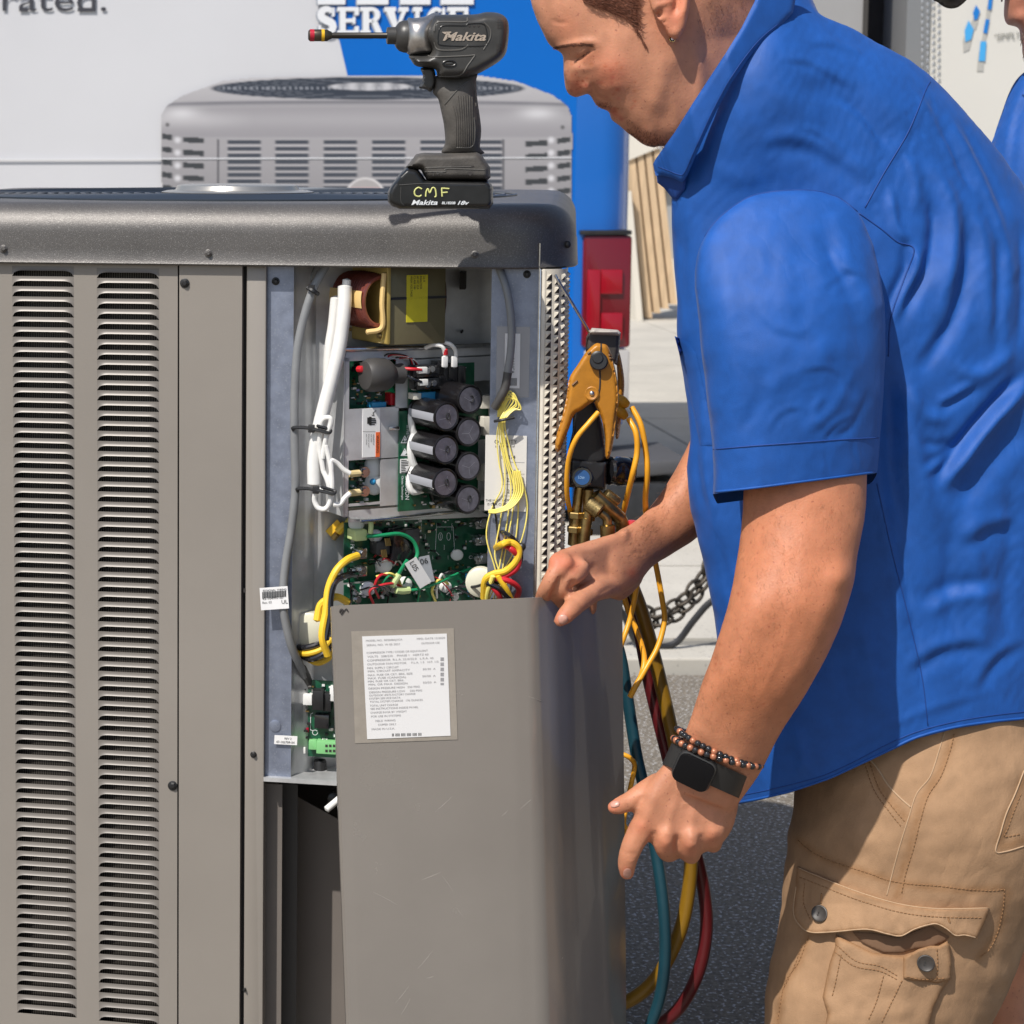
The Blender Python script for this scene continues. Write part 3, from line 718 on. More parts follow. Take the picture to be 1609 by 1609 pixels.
# ------------------------------------------------------------------ things behind
def chainlink(mb, c, t, nrm, R, r):
    t = t/np.linalg.norm(t); nrm = nrm-t*(nrm@t); nrm /= np.linalg.norm(nrm); pts = []
    for k in range(17):
        a = 2*math.pi*k/16; pts.append(c+t*R*1.35*math.cos(a)+nrm*R*0.8*math.sin(a))
    mb.tube(pts, r, n=6, caps=False, sm=0)
iron = mat('rusty dark chain', (0.055, 0.045, 0.035), 0.5, 0.6, var=0.4, vscale=60)
ch = thing('safety_chain', 'dark steel trailer safety chain hanging in a low loop over pale concrete', 'chain', P(1060, 1000, 5.2))
q = crom([P(1135, 835, 5.3), P(1112, 905, 5.25), P(1085, 945, 5.22), P(1058, 968, 5.2), P(1030, 978, 5.2), P(1000, 972, 5.2), P(975, 950, 5.2), P(950, 915, 5.2)], 40)
seg = np.r_[0, np.cumsum(np.linalg.norm(np.diff(q, axis=0), axis=1))]; s = 0; k = 0
while s < seg[-1]:
    for dz, sh in ((0, 0), (0.025, .5)):
        c = np.array([np.interp(s+sh*0.02, seg, q[:, i]) for i in range(3)])+UZ*dz; j = min(np.searchsorted(seg, s), len(q)-2); T = q[j+1]-q[j]
        mb = MB(); chainlink(mb, c, T, np.array([0, 0.25, 1.]) if k % 2 else np.array([0, 1., 0.5]), 0.019, 0.0048)
        mb.obj('chain_link', iron, ch, angle=None)
    s += 0.038; k += 1
mb = MB(); mb.tube([P(960, 930, 5.15), P(984, 975, 5.15), P(1000, 1008, 5.15), P(1030, 1016, 5.15), P(1062, 1010, 5.15), P(1090, 975, 5.15), P(1118, 945, 5.15), P(1160, 925, 5.15)], 0.0085, n=10)
tag(mb.obj('trailer_cable', black), 'black electrical cable drooping in a curve beneath the hanging chain', 'cable')
# leaning frame of lumber
PY = 15.5
cr = thing('lumber_crate', 'pale wooden slatted crate standing between the van and the technician', 'crate', (P(1010, 480, PY)[0], PY, 0))
def pbox(name, x0, y0, x1, y1, Y, dp, m, parent, lean=0, **k):
    A = P(x0, y0, Y); B = P(x1, y1, Y); c = (A+B)/2; 
    mb = MB(); mb.prism([P(x0, y0, Y), P(x1, y0, Y), P(x1+lean, y1, Y), P(x0+lean, y1, Y)], np.array([0, dp, 0])); return mb.obj(name, m, parent, smooth=False, angle=None, **k)
for i, (x, yb) in enumerate(((990, 500), (1003, 492), (1016, 485), (1029, 478))):
    pbox('slat', x-2, 246-i*4, x+8, yb, PY, 0.12, wood, cr, lean=27)
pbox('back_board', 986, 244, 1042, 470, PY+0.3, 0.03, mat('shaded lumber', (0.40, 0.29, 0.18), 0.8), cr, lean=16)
for nm, q4, dp in (('top_board', [(978, 205), (1012, 202), (1034, 216), (1036, 232), (988, 252), (980, 245)], 0.6),):
    mb = MB(); mb.prism([P(x, y, PY-0.02) for x, y in q4], np.array([0, dp, 0])); mb.obj(nm, mat('white painted board', (0.66, 0.62, 0.54), 0.7), cr, smooth=False)
pbox('edge_board', 982, 300, 992, 545, PY-0.1, 0.2, mat('white painted board', (0.66, 0.62, 0.54), 0.7), cr, lean=22)
bw = thing('building_wall', 'plain grey wall far behind the lot with darker lower band', 'wall', (3, 24, 0))
mb = MB(); mb.box((-30, 24, 0), (80, 0, 0), (0, 0.3, 0), (0, 0, 7)); mb.obj('wall_face', greyb, bw, smooth=False, angle=None)
mb = MB(); mb.box((-30, 23.9, 0.8), (80, 0, 0), (0, 0.1, 0), (0, 0, 0.10)); mb.obj('rail', mat('dark rail', (0.08, 0.08, 0.08), 0.7), bw, smooth=False, angle=None)
# trailer at the right
TY = 8.2
tr = thing('cargo_trailer', 'white enclosed trailer with a tread plate corner and blue check marks, door open', 'trailer', (P(1600, 600, TY)[0], TY+1, 0))
def tbox(name, x0, x1, y0, y1, dY, dp, m, par=tr, z0=None):
    A = P(x0, y0, TY+dY); B = P(x1, y0, TY+dY); zb_ = z0 if z0 is not None else P(x0, y1, TY+dY)[2]
    mb = MB(); mb.box((A[0], TY+dY, zb_), (B[0]-A[0], 0, 0), (0, dp, 0), (0, 0, A[2]-zb_)); return mb.obj(name, m, par, smooth=False, angle=None)
tbox('side_panel', 1473, 2600, -500, 0, 0, 2.2, mat('cream white panel', (0.62, 0.60, 0.55), 0.5, var=0.04, vscale=1), z0=0.45)
tp = tbox('corner_plate', 1443, 1480, -500, 0, -0.012, 0.3, mat('aluminium plate', (0.30, 0.30, 0.30), 0.4, 0.5), z0=0.45)
mb = MB()
for r_ in range(40):
    for c_ in range(4):
        cx_ = 1449+c_*8.5; cy_ = -30+r_*11+(5 if c_ % 2 else 0); sgn = 1 if c_ % 2 else -1
        mb.ball(P(cx_, cy_, TY-0.014), 0.011, 4, (0.35, 0.25, 1.0))
mb.obj('tread_pattern', mat('worn aluminium', (0.62, 0.62, 0.62), 0.35, 0.7), tp)
tbox('door_opening', 1374, 1443, -500, 0, 0.25, 0.1, mat('dark interior', (0.010, 0.010, 0.014), 0.9), z0=0.45)
tbox('open_door', 1180, 1376, -500, 0, -0.02, 0.06, mat('grey door', (0.31, 0.305, 0.30), 0.6, var=0.05, vscale=2), z0=0.45)
tbox('door_edge', 1374, 1381, -500, 0, -0.03, 0.12, mat('dark trim', (0.05, 0.045, 0.04), 0.6), z0=0.45)
tbox('door_rib', 1250, 1254, -500, 0, -0.035, 0.02, mat('grey rib', (0.20, 0.20, 0.20), 0.6), z0=0.45)
tb = mat('trailer blue vinyl', (0.01, 0.18, 0.55), 0.4); tb2 = mat('trailer light blue vinyl', (0.06, 0.36, 0.72), 0.4); tsd = mat('printed grey shade', (0.42, 0.41, 0.38), 0.6)
def tpoly(name, pts, m, o): 
    mb = MB(); mb.prism([P(x, y, TY-o) for x, y in pts], np.array([0, 0.0012, 0])); mb.obj(name, m, tr, smooth=False, angle=None)
for pts, m in (([(1534, 8), (1540, 18), (1536, 30), (1531, 32), (1529, 20)], tb), ([(1522, 32), (1530, 46), (1526, 62), (1517, 66), (1516, 48)], tb2),
               ([(1554, -8), (1560, -6), (1558, 15), (1552, 15)], tb), ([(1549, 30), (1555, 31), (1551, 53), (1545, 51)], tb), ([(1541, 65), (1550, 65), (1548, 96), (1538, 96)], tb2)):
    p = np.array(pts, float); tpoly('check_mark', p, m, 0.006); tpoly('check_shade', p+np.array([-3, 16]), tsd, 0.003)
mb = MB(); text_on(mb, '\u201cSIMPLY', lambda x, y: P(x, y, TY-0.005), 1563, 64, 11, rot=-5, wpx=42, shear=0.3); mb.obj('script_lettering', mat('grey letter', (0.22, 0.22, 0.20), 0.6), tr, smooth=False, angle=None)
mb = MB(); mb.lathe((P(1700, 0, TY)[0]+.6, TY-0.03, 0.33), (0, 1, 0), [(0, 0.30), (0.03, 0.33), (0.2, 0.33), (0.22, 0.3)], 28); mb.obj('wheel', black, tr)
#==UNIT

class Frame:
    """an upright plane: T to the right, N outwards to the viewer, Z up; pixels are cast onto it"""
    def __init__(s, O, T, N): s.O, s.T, s.N = np.array([O[0], O[1], 0.]), np.asarray(T, float), np.asarray(N, float)
    def uv(s, px, py, off=0.0):
        d = ray(px, py); o = s.O+s.N*off; t = ((o-CAM)@s.N)/(d@s.N); W = CAM+d*t; return (W-s.O)@s.T, W[2]
    def w(s, a, off, z): return s.O+s.T*a+s.N*off+UZ*z
    def p(s, px, py, off=0.0): a, z = s.uv(px, py, off); return s.w(a, off, z)
    def box(s, mb, x0, y0, x1, y1, o0, o1, r=0, ref=None):
        ref = o1 if ref is None else ref
        a0 = (s.uv(x0, y0, ref)[0]+s.uv(x0, y1, ref)[0])/2; a1 = (s.uv(x1, y0, ref)[0]+s.uv(x1, y1, ref)[0])/2
        xm = (x0+x1)/2; z0 = s.uv(xm, y0, ref)[1]; z1 = s.uv(xm, y1, ref)[1]
        return s.bx(mb, a0, a1, o0, o1, z1, z0, r)
    def bx(s, mb, a0, a1, o0, o1, z0, z1, r=0):
        if r: return mb.rbox(s.w((a0+a1)/2, (o0+o1)/2, (z0+z1)/2), s.T*(a1-a0), UZ*(z1-z0), s.N*(o1-o0), r)
        return mb.box(s.w(a0, o0, z0), s.T*(a1-a0), s.N*(o1-o0), UZ*(z1-z0))
    def pts(s, L): return [s.p(*q) for q in L]
    def cyl(s, mb, px, py, o0, o1, rpx, prof=None, n=16):
        c = s.p(px, py, o1); sc = np.linalg.norm(s.p(px+10, py, o1)-s.p(px, py, o1))/10; r = rpx*sc
        L = o1-o0; base = c-s.N*L
        prof = prof or [(0, 1), (0.85, 1), (1, 0.88)]
        return mb.lathe(base, s.N, [(a*L, b*r) for a, b in prof], n)
U = Frame(UC, UT, UN)
def one(name, m, parent, fn, **k): mb = MB(); fn(mb); return mb.obj(name, m, parent, **k)
def bxo(fr, name, m, parent, *a, **k): return one(name, m, parent, lambda mb: fr.box(mb, *a, **k))

unit = thing('condenser_unit', 'taupe outdoor air conditioning condenser with louvered side and opened wiring compartment', 'air conditioner', U.w(-0.42, -0.45, 0.0))
SL, SR, DEP = -0.90, 0.041, 0.93
zt = U.uv(600, 320, -0.02)[1]; zb = U.uv(600, 421, 0.012)[1]; zbase = 0.06
# lid --------------------------------------------------------------
def rrect(inset, n=14, R=0.085):
    a0, a1, o1, o0 = SL+inset, SR-inset, 0.008-inset, -DEP+inset; r = max(R-inset, 0.01); pts = []
    for cx, cy, st in ((a1-r, o1-r, 0), (a0+r, o1-r, 90), (a0+r, o0+r, 180), (a1-r, o0+r, 270)):
        for k in range(n): t = math.radians(st+90*k/(n-1)); pts.append((cx+r*math.cos(t), cy+r*math.sin(t)))
    return pts
RT = 0.036
prof = [(0.012, zb+0.004), (0.0, zb), (-0.0025, zb+0.002), (-0.0005, zb+0.0065), (0.0, zb+0.02), (0.0, zt-RT)]+[(RT*(1-math.cos(t)), zt-RT+RT*math.sin(t)) for t in np.linspace(0.2, math.pi/2, 9)]+[(0.055, zt+0.0005)]
rings = [[U.w(a, o, z) for a, o in rrect(i)] for i, z in prof]; n = len(rings[0]); mb = MB()
V = [p for r_ in rings for p in r_]; Fc = []
for j in range(len(rings)-1):
    for i in range(n): Fc.append((j*n+i, j*n+(i+1) % n, (j+1)*n+(i+1) % n, (j+1)*n+i)[::-1])
FC = (SL+SR)/2, -DEP/2+0.007; FR = 0.40
base = len(V); last = rrect(0.055)
for rad, z in ((FR, zt+0.0005), (FR-0.006, zt-0.006), (FR-0.010, zt-0.05)):
    for a, o in last:
        t = math.atan2(o-FC[1], a-FC[0]); V.append(U.w(FC[0]+rad*math.cos(t), FC[1]+rad*math.sin(t), z))
j0 = (len(rings)-1)*n
for i in range(n): Fc.append((j0+i, j0+(i+1) % n, base+(i+1) % n, base+i)[::-1])
for j in range(2):
    for i in range(n): Fc.append((base+j*n+i, base+j*n+(i+1) % n, base+(j+1)*n+(i+1) % n, base+(j+1)*n+i)[::-1])
lid = mk('lid', V, Fc, lidm, unit, angle=50)
mb = MB(); mb.lathe(U.w(FC[0], FC[1], zt-0.09), UZ, [(0, FR-0.02), (0.01, FR-0.012), (0.05, FR-0.012)], 48); mb.obj('fan_well', darkm, lid)
gm = mat('dark fan guard wire', (0.05, 0.06, 0.075), 0.35, 0.5)
for k in range(20):
    r_ = 0.10+k*0.0152; mb = MB(); z = zt+0.0015
    pts = [U.w(FC[0]+r_*math.cos(t), FC[1]+r_*math.sin(t), z) for t in np.linspace(0, 2*math.pi, 49)]; mb.tube(pts, 0.0017, n=5, caps=False, sm=0); mb.obj('grille_ring', gm, lid)
for k in range(16):
    t = 2*math.pi*k/16+.1; mb = MB(); mb.tube([U.w(FC[0]+q*math.cos(t), FC[1]+q*math.sin(t), zt-0.002) for q in (0.09, 0.25, FR)], 0.002, n=5, sm=0); mb.obj('grille_spoke', gm, lid)
mb = MB(); mb.lathe(U.w(FC[0], FC[1], zt+0.001), UZ, [(0, 0.107), (0.003, 0.108), (0.005, 0.10), (0.006, 0.088), (0.012, 0.085), (0.0135, 0.078)], 48); mb.obj('hub_plate', mat('pale hub plate', (0.36, 0.35, 0.33), 0.3, 0.6), lid)
def screw(fr, px, py, off, parent, m=black, rpx=6, nm='screw'):
    mb = MB(); fr.cyl(mb, px, py, off-0.001, off+0.0015, rpx*1.25, n=16); fr.cyl(mb, px, py, off, off+0.005, rpx*0.85, prof=[(0, 1), (0.7, 1), (1, 0.6)], n=6); return mb.obj(nm, m, parent)
for q in ((5, 391), (327, 398), (746, 400)): screw(U, q[0], q[1], 0.008, lid, lidm, 5)
mb = MB(); mb.ball(U.w(SR-0.010, -0.035, U.uv(860, 386, 0)[1]), 0.0045, 6); mb.obj('screw', black, lid)
# faces --------------------------------------------------------------
zp = U.uv(200, 408, 0)[1]; zL0 = 0.20
c1 = (U.uv(19, 430)[0], U.uv(116, 430)[0]); c2 = (U.uv(152, 430)[0], U.uv(250, 430)[0]); s279 = U.uv(279, 700)[0]
lp = one('louver_panel', paint, unit, lambda mb: [U.bx(mb, a, b, -0.0012, 0, z0, z1) for a, b, z0, z1 in
      ((SL+0.02, c1[0], zL0, zp+.02), (c1[1], c2[0], zL0, zp+.02), (c2[1], s279, zL0, zp+.02), (SL+0.02, s279, zbase, zL0))], smooth=False, angle=None)
def louver_mesh(wd, pitch):                   # a pressed hood: fixed along its top, open arch underneath
    nu, nv = 26, 7; V = []; Fc = []
    for j in range(nv+1):
        v = (j/nv)**0.7
        for i in range(nu+1):
            x = i/nu; e = min(x, 1-x)*wd/0.0125; rise = math.sqrt(max(0, 1-(1-min(e, 1))**2))
            z = pitch*(1-v*(1-0.56*rise)); o = 0.0017*rise*v**2.4
            V.append((x*wd, o, z))
    for j in range(nv):
        for i in range(nu): a = j*(nu+1)+i; Fc.append((a, a+nu+1, a+nu+2, a+1))
    me = bpy.data.meshes.new('louver'); M = [U.T, U.N, UZ]
    me.from_pydata([tuple(U.T*x+U.N*o+UZ*z) for x, o, z in V], [], Fc)
    me.polygons.foreach_set('use_smooth', [True]*len(me.polygons)); me.materials.append(paintd); me.update(); return me
pitch = 0.01245; ztop = U.uv(60, 418, 0)[1]
for c in (c1, c2):
    me = louver_mesh(c[1]-c[0], pitch); z = ztop-pitch+(0 if c is c1 else -0.0012); first = z+pitch
    one('louver_header', paint, lp, lambda mb: U.bx(mb, c[0], c[1], -0.0012, 0, first, zp+.02), smooth=False, angle=None)
    while z > zL0:
        shared('louver', me, lp, Matrix.Translation(Vector(U.w(c[0], 0, z)))); z -= pitch
    one('louver_footer', paint, lp, lambda mb: U.bx(mb, c[0], c[1], -0.0012, 0, zL0, z+pitch), smooth=False, angle=None)
fin = mat('coil fins', (0.085, 0.075, 0.068), 0.5, 0.5)
n_ = fin.node_tree.nodes; wv = n_.new('ShaderNodeTexWave'); wv.inputs['Scale'].default_value = 110; wv.bands_direction = 'X'
tc = n_.new('ShaderNodeTexCoord'); fin.node_tree.links.new(tc.outputs['Object'], wv.inputs['Vector']); rp = n_.new('ShaderNodeValToRGB')
rp.color_ramp.elements[0].color = (0.012, 0.010, 0.009, 1); rp.color_ramp.elements[1].color = (0.11, 0.098, 0.085, 1); rp.color_ramp.elements[0].position = .45
fin.node_tree.links.new(wv.outputs['Fac'], rp.inputs['Fac']); fin.node_tree.links.new(rp.outputs[0], n_['Principled BSDF'].inputs['Base Color'])
one('coil', fin, unit, lambda mb: U.bx(mb, SL+0.04, s279-0.01, -0.06, -0.022, zbase, zb-0.002), smooth=False, angle=None)
s281, s380, s386, s416 = (U.uv(x, 800)[0] for x in (281.5, 379.5, 385.5, 416))
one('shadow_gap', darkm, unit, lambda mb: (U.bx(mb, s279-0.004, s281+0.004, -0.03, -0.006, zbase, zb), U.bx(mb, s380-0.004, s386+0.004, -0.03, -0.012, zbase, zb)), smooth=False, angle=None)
cp = one('corner_panel', paint, unit, lambda mb: (U.bx(mb, s281, s380, -0.0015, 0.001, zbase, zp+.02, r=0.0007), U.bx(mb, s380-0.0015, s380, -0.03, -0.0005, zbase, zp+.02)), smooth=False, angle=None)
fl = one('bay_flange', paint, unit, lambda mb: (U.bx(mb, s386, s416, -0.008, -0.003, zbase, zp+.02, r=0.0022), U.bx(mb, s416-0.002, s416-0.0003, -0.16, -0.008, zbase, zp+.02)))
screw(U, 290, 445, 0.001, cp); screw(U, 271, 1235, 0.0, lp); screw(U, 398, 1186, -0.003, fl, black, 4)
bxo(U, 'vent_hole', darkm, fl, 382.5, 925, 385, 931, -0.004, -0.0022)
screw(U, 384, 1556, -0.003, fl, black, 2.2)
# control compartment ------------------------------------------------
zs = U.uv(430, 1224, 0)[1]; sR = U.uv(842, 700)[0]; s462, s482, s762 = (U.uv(x, 700)[0] for x in (458, 482, 768)); BD = -0.185
zc = zb+0.03
bay = one('control_box', galvd, unit, lambda mb: (U.bx(mb, s416, s462, -0.013, -0.012, zs, zc), U.bx(mb, s762, sR, -0.013, -0.012, zs, zc)), smooth=False, angle=None)
mb = MB(); pp = [(s462, -0.012)]+[(s462+(s482-s462)*(0.5-0.5*math.cos(math.pi*k/8))*1.2, -0.012-0.040*k/8) for k in range(1, 9)]+[(s762-0.02, -0.178), (s762-0.006, -0.180), (s762, -0.17), (s762, -0.013)]
V = []; [V.extend([U.w(a, o, zs), U.w(a, o, zc)]) for a, o in pp]
mk('box_liner', V, [(2*i, 2*i+2, 2*i+3, 2*i+1) for i in range(len(pp)-1)], galv, bay, angle=30)
one('side_wall', steel, bay, lambda mb: U.bx(mb, sR, sR+0.0012, -0.16, -0.002, zs, zc), smooth=False, angle=None)
shelf = one('tray', galv, bay, lambda mb: (mb.prism([U.w(s416, -0.003, zs), U.w(s416, BD, zs), U.w(sR, BD, zs), U.w(sR, -0.003, zs)], UZ*-0.0015), U.bx(mb, s416, sR, -0.003, -0.001, zs-0.004, zs+0.001)), smooth=False, angle=None)
screw(U, 433, 442, -0.012, bay, black, 5); screw(U, 828, 431, -0.012, bay, black, 5)
bxo(U, 'slot', darkm, bay, 722, 428, 731, 455, -0.160, -0.130)
mb = MB(); U.cyl(mb, 725, 522, -0.160, -0.140, 2.2); mb.obj('hole', darkm, bay)
mb = MB(); U.cyl(mb, 432, 1141, -0.012, -0.0105, 9, n=20); mb.obj('knockout', galvd, bay)
# below the tray
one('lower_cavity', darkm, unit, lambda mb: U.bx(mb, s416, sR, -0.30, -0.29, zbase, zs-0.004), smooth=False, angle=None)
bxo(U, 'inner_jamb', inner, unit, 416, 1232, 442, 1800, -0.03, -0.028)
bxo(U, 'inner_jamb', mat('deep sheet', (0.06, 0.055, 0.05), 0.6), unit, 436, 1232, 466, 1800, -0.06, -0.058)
mb = MB(); mb.prism([U.p(x, y, -0.12) for x, y in ((463, 1250), (540, 1292), (560, 1800), (463, 1800))], U.N*-0.002); mb.obj('inner_panel', inner, unit, smooth=False, angle=None)
mb = MB(); mb.tube(U.pts([(513, 1272, 0.0), (532, 1256, -0.01), (560, 1232, -0.02)]), 0.0042, n=12); mb.obj('drain_tube', whitew, unit)
mb = MB(); mb.lathe(U.p(526, 1252, -0.05), U.N, [(0, 0.008), (0.01, 0.008), (0.012, 0.005)], 16); mb.obj('rubber_bush', black, unit)
# right side: guard over the coil, post
guard_r = 0.034; s0 = U.uv(866, 700)[0]-0.012
post = one('side_post', cream, unit, lambda mb: (U.bx(mb, sR+0.0025, s0+0.003, -0.012, -0.002, zbase, zb, r=0.003)))
one('post_edge', steel, unit, lambda mb: U.bx(mb, sR+0.0012, sR+0.0026, -0.05, 0.0, zbase, zb, r=0.0004))
def gcurve(t):                                  # arc length along the guard from its front edge
    R = guard_r-0.008; L = R*math.pi/2
    if t < L: a = t/R; return s0+R*math.sin(a), -0.003-R+R*math.cos(a), math.sin(a), math.cos(a)
    return s0+R, -0.003-R-(t-L), 1.0, 0.0
mb = MB(); V = []; ts = list(np.linspace(0, 0.042, 12))+[0.3, 0.86]
for t in ts: a, o, x, y = gcurve(t); V += [U.w(a, o, zbase), U.w(a, o, zb)]
gd = mk('coil_guard', V, [(2*i, 2*i+2, 2*i+3, 2*i+1) for i in range(len(ts)-1)], cream, unit, angle=60)
hm = MB(); nm_ = MB(); zz = zb-0.006; row = 0
while zz > 0.25:
    for k in range(7):
        t0 = 0.003+k*0.0098; z0 = zz-(0.0048 if k % 2 else 0)
        pA = gcurve(t0); pB = gcurve(t0+0.0065)
        Wp = lambda g, d, z: U.w(g[0]+g[2]*d, g[1]+g[3]*d, z)
        hm.add([Wp(pA, 0.0004, z0-0.0072), Wp(pB, 0.0004, z0), Wp(pB, 0.0004, z0-0.0078)], [(0, 1, 2)])
        ap = gcurve(t0+0.0028)
        nm_.add([Wp(pA, 0.0003, z0-0.0075), Wp(pB, 0.0003, z0+0.0005), Wp(ap, 0.0045, z0-0.0015), Wp(pA, 0.0003, z0-0.001)], [(0, 1, 2), (0, 2, 3), (1, 3, 2)])
    zz -= 0.0098; row += 1
tag(hm.obj('guard_opening', darkm, gd, smooth=False, angle=None), kind='stuff'); tag(nm_.obj('guard_fin', cream, gd, smooth=False, angle=None), kind='stuff')
# remaining shell
one('back_panel', paint, unit, lambda mb: (U.bx(mb, SL+0.02, SR-0.02, -DEP+0.02, -DEP+0.025, zbase, zb), U.bx(mb, SL+0.02, SL+0.022, -DEP+0.03, -0.003, zbase, zb)), smooth=False, angle=None)
one('base_pan', paint, unit, lambda mb: U.bx(mb, SL+0.005, SR-0.005, -DEP+0.01, 0.006, 0.0, zbase-0.001), smooth=False, angle=None)

# ---------------------------------------------------------------- electronics
BA = math.radians(24); BN = np.array([math.sin(BA), -math.cos(BA), 0]); BT = np.array([math.cos(BA), math.sin(BA), 0])
B = Frame(U.p(540, 680, -0.012), BT, BN)
Tfr = Frame(U.p(656, 480, -0.040)+BN*0.03, BT, BN)
# transformer
tf = one('transformer', transf, bay, lambda mb: (Tfr.box(mb, 612, 418, 700, 541, -0.10, -0.03, r=0.0015),))
bxo(Tfr, 'core_band', black, tf, 611, 466, 702, 470, -0.09, -0.029)
TFs = Tfr.uv(612, 480, -0.03)[0]; tz0 = Tfr.uv(612, 541, -0.03)[1]; tz1 = Tfr.uv(612, 418, -0.03)[1]
one('bobbin_plate', bobbin, tf, lambda mb: (Tfr.bx(mb, TFs-0.006, TFs-0.0005, -0.125, -0.026, tz0, tz1, r=0.002)))
one('mounting_foot', bobbin, tf, lambda mb: (Tfr.box(mb, 520, 420, 545, 455, -0.13, -0.128)))
wz = Tfr.uv(600, 470, -0.07)[1]
for k in range(17):
    r_ = 0.0305; o = -0.118+k*0.0052; mb = MB(); rr = r_*(0.90+0.10*math.sin(math.pi*(k+1)/18)); 
    pts = [Tfr.w(TFs-0.006-0.027*max(0, math.cos(t))**0.8 if math.cos(t) > 0 else TFs-0.006, o, wz+rr*1.04*math.sin(t)) for t in np.linspace(-math.pi/2, math.pi/2, 17)]
    mb.tube(pts, 0.0031, n=8, sm=0); mb.obj('winding', copper, tf)
mb = MB(); V = []; Fc = []
for i, o in enumerate((-0.124, -0.033)):
    for t in np.linspace(-0.30, 0.30, 9): V.append(Tfr.w(TFs-0.006-0.0312*max(0, math.cos(t))**0.8, o, wz+0.003+0.0345*math.sin(t)))
mk('winding_tape', V, [(i, i+1, i+10, i+9) for i in range(8)], tapem, tf)
one('winding_edge', tapem, tf, lambda mb: mb.tube([Tfr.w(TFs-0.009, -0.028, wz+0.034), Tfr.w(TFs-0.012, -0.027, wz), Tfr.w(TFs-0.011, -0.028, wz-0.03), Tfr.w(TFs-0.028, -0.035, wz-0.036)], 0.0032, n=8))
mb = MB(); mb.ball(Tfr.w(Tfr.uv(700, 470, -0.06)[0], -0.07, wz), 0.028, 10, (0.22, 0.9, 1.1)); mb.obj('winding_far', copper, tf)
lab_y = bxo(Tfr, 'rating_sticker', mat('translucent yellow film', (0.62, 0.54, 0.03), 0.25, var=0.08, vscale=40), tf, 639, 432, 672, 506, -0.0298, -0.0290)
mb = MB()
for k in range(5): text_on(mb, ('HIGH VOLTAGE', 'CLASS 180', '60 HZ 22A', 'REACTOR', 'UL R')[k], lambda x, y: Tfr.p(x, y, -0.0287), 645+k*5, 434, 3.2, rot=90)
mb.obj('sticker_print', ink, tf, smooth=False, angle=None)
for q in ((551, 521), (606, 528)): pass
mb = MB(); mb.lathe(Tfr.w(TFs-0.007, -0.04, tz0+0.010), -Tfr.T, [(0, 0.004), (0.003, 0.003)], 10); mb.lathe(Tfr.w(TFs-0.007, -0.112, tz0+0.012), -Tfr.T, [(0, 0.004), (0.003, 0.003)], 10); mb.obj('rivet', brass, tf)
# bracket with its windows
bk = one('mounting_bracket', galv, bay, lambda mb: [B.box(mb, *a, -0.0015, 0.0) for a in
    ((540, 548, 797, 562), (540, 562, 548, 812), (548, 641, 626, 721), (598, 721, 632, 794), (548, 794, 770, 812), (622, 562, 645, 641), (548, 790, 600, 794), (645, 562, 797, 600))], smooth=False, angle=None)
one('bracket_roll', steel, bk, lambda mb: mb.tube(B.pts([(538, 549, 0.002), (600, 548, 0.004), (700, 545, 0.003), (800, 541, 0.0)]), 0.0028, n=10))
one('bracket_edge', steel, bk, lambda mb: (mb.tube(B.pts([(567, 819, 0.002), (640, 812, 0.003), (700, 806, 0.002), (752, 800, 0.0)]), 0.0022, n=10)))
one('bracket_lip', galv, bk, lambda mb: mb.prism(B.pts([(540, 812, 0), (568, 820, 0.001), (755, 802, 0.0), (770, 812, -0.001)]), -BN*0.001), smooth=False)
one('bracket_side', galv, bk, lambda mb: (mb.box(B.p(540, 812, 0), BN*-0.09, BT*0.001, UZ*(B.p(540, 548, 0)[2]-B.p(540, 812, 0)[2])),), smooth=False, angle=None)
one('bracket_arm', galv, bk, lambda mb: [B.box(mb, *a, 0.004, 0.006, r=0.0008) for a in ((752, 690, 793, 722), (752, 722, 762, 785), (787, 722, 793, 785), (752, 765, 793, 785), (768, 640, 776, 692))], smooth=False, angle=None)
pw = bxo(B, 'power_board', pcb, bay, 541, 556, 628, 645, -0.022, -0.020)
pw2 = bxo(B, 'terminal_board', pcb, bay, 541, 716, 602, 796, -0.022, -0.020)
mainb = one('main_board', pcb, bay, lambda mb: (B.box(mb, 642, 572, 745, 642, 0.001, 0.003), B.box(mb, 627, 642, 770, 798, 0.001, 0.003)), smooth=False, angle=None)
mb = MB()
for (x, y, h, t, rt) in ((641, 668, 4, '0170274-15', 90), (639, 748, 6, 'EMERSON', 90), (633, 748, 3, 'Climate Technologies', 90)): text_on(mb, t, lambda u, v: B.p(u, v, 0.0036), x-2, y, h, rot=rt, off=0.01)
def tri(mb, fn, cx, cy, s, t=1.2):
    P3 = [(cx, cy-s), (cx+s*.95, cy+s*.75), (cx-s*.95, cy+s*.75)]
    for i in range(3):
        a, b = np.array(P3[i]), np.array(P3[(i+1) % 3]); c = np.array([cx, cy+.1*s]); k = t/s*1.6
        mb.add([fn(*a), fn(*b), fn(*(b+(c-b)*k)), fn(*(a+(c-a)*k))], [(0, 1, 2, 3)])
fnb = lambda u, v: B.p(u, v, 0.0036)
tri(mb, fnb, 636, 691, 7); mb.add([fnb(637, 686), fnb(634, 692), fnb(636, 692), fnb(635, 697), fnb(638.5, 690), fnb(636.5, 690)], [(0, 1, 2, 3, 4, 5)])
tri(mb, fnb, 636, 711, 7); mb.add([fnb(631, 715), fnb(634, 709), fnb(638, 707), fnb(640, 711), fnb(635, 716)], [(0, 1, 2, 3, 4)])
for x, y in ((652, 577), (648, 640), (728, 577)): mb.add([fnb(x, y), fnb(x+5, y), fnb(x+5, y+1), fnb(x, y+1)], [(0, 1, 2, 3)])
mb.obj('silkscreen', whiteink, mainb, smooth=False, angle=None)
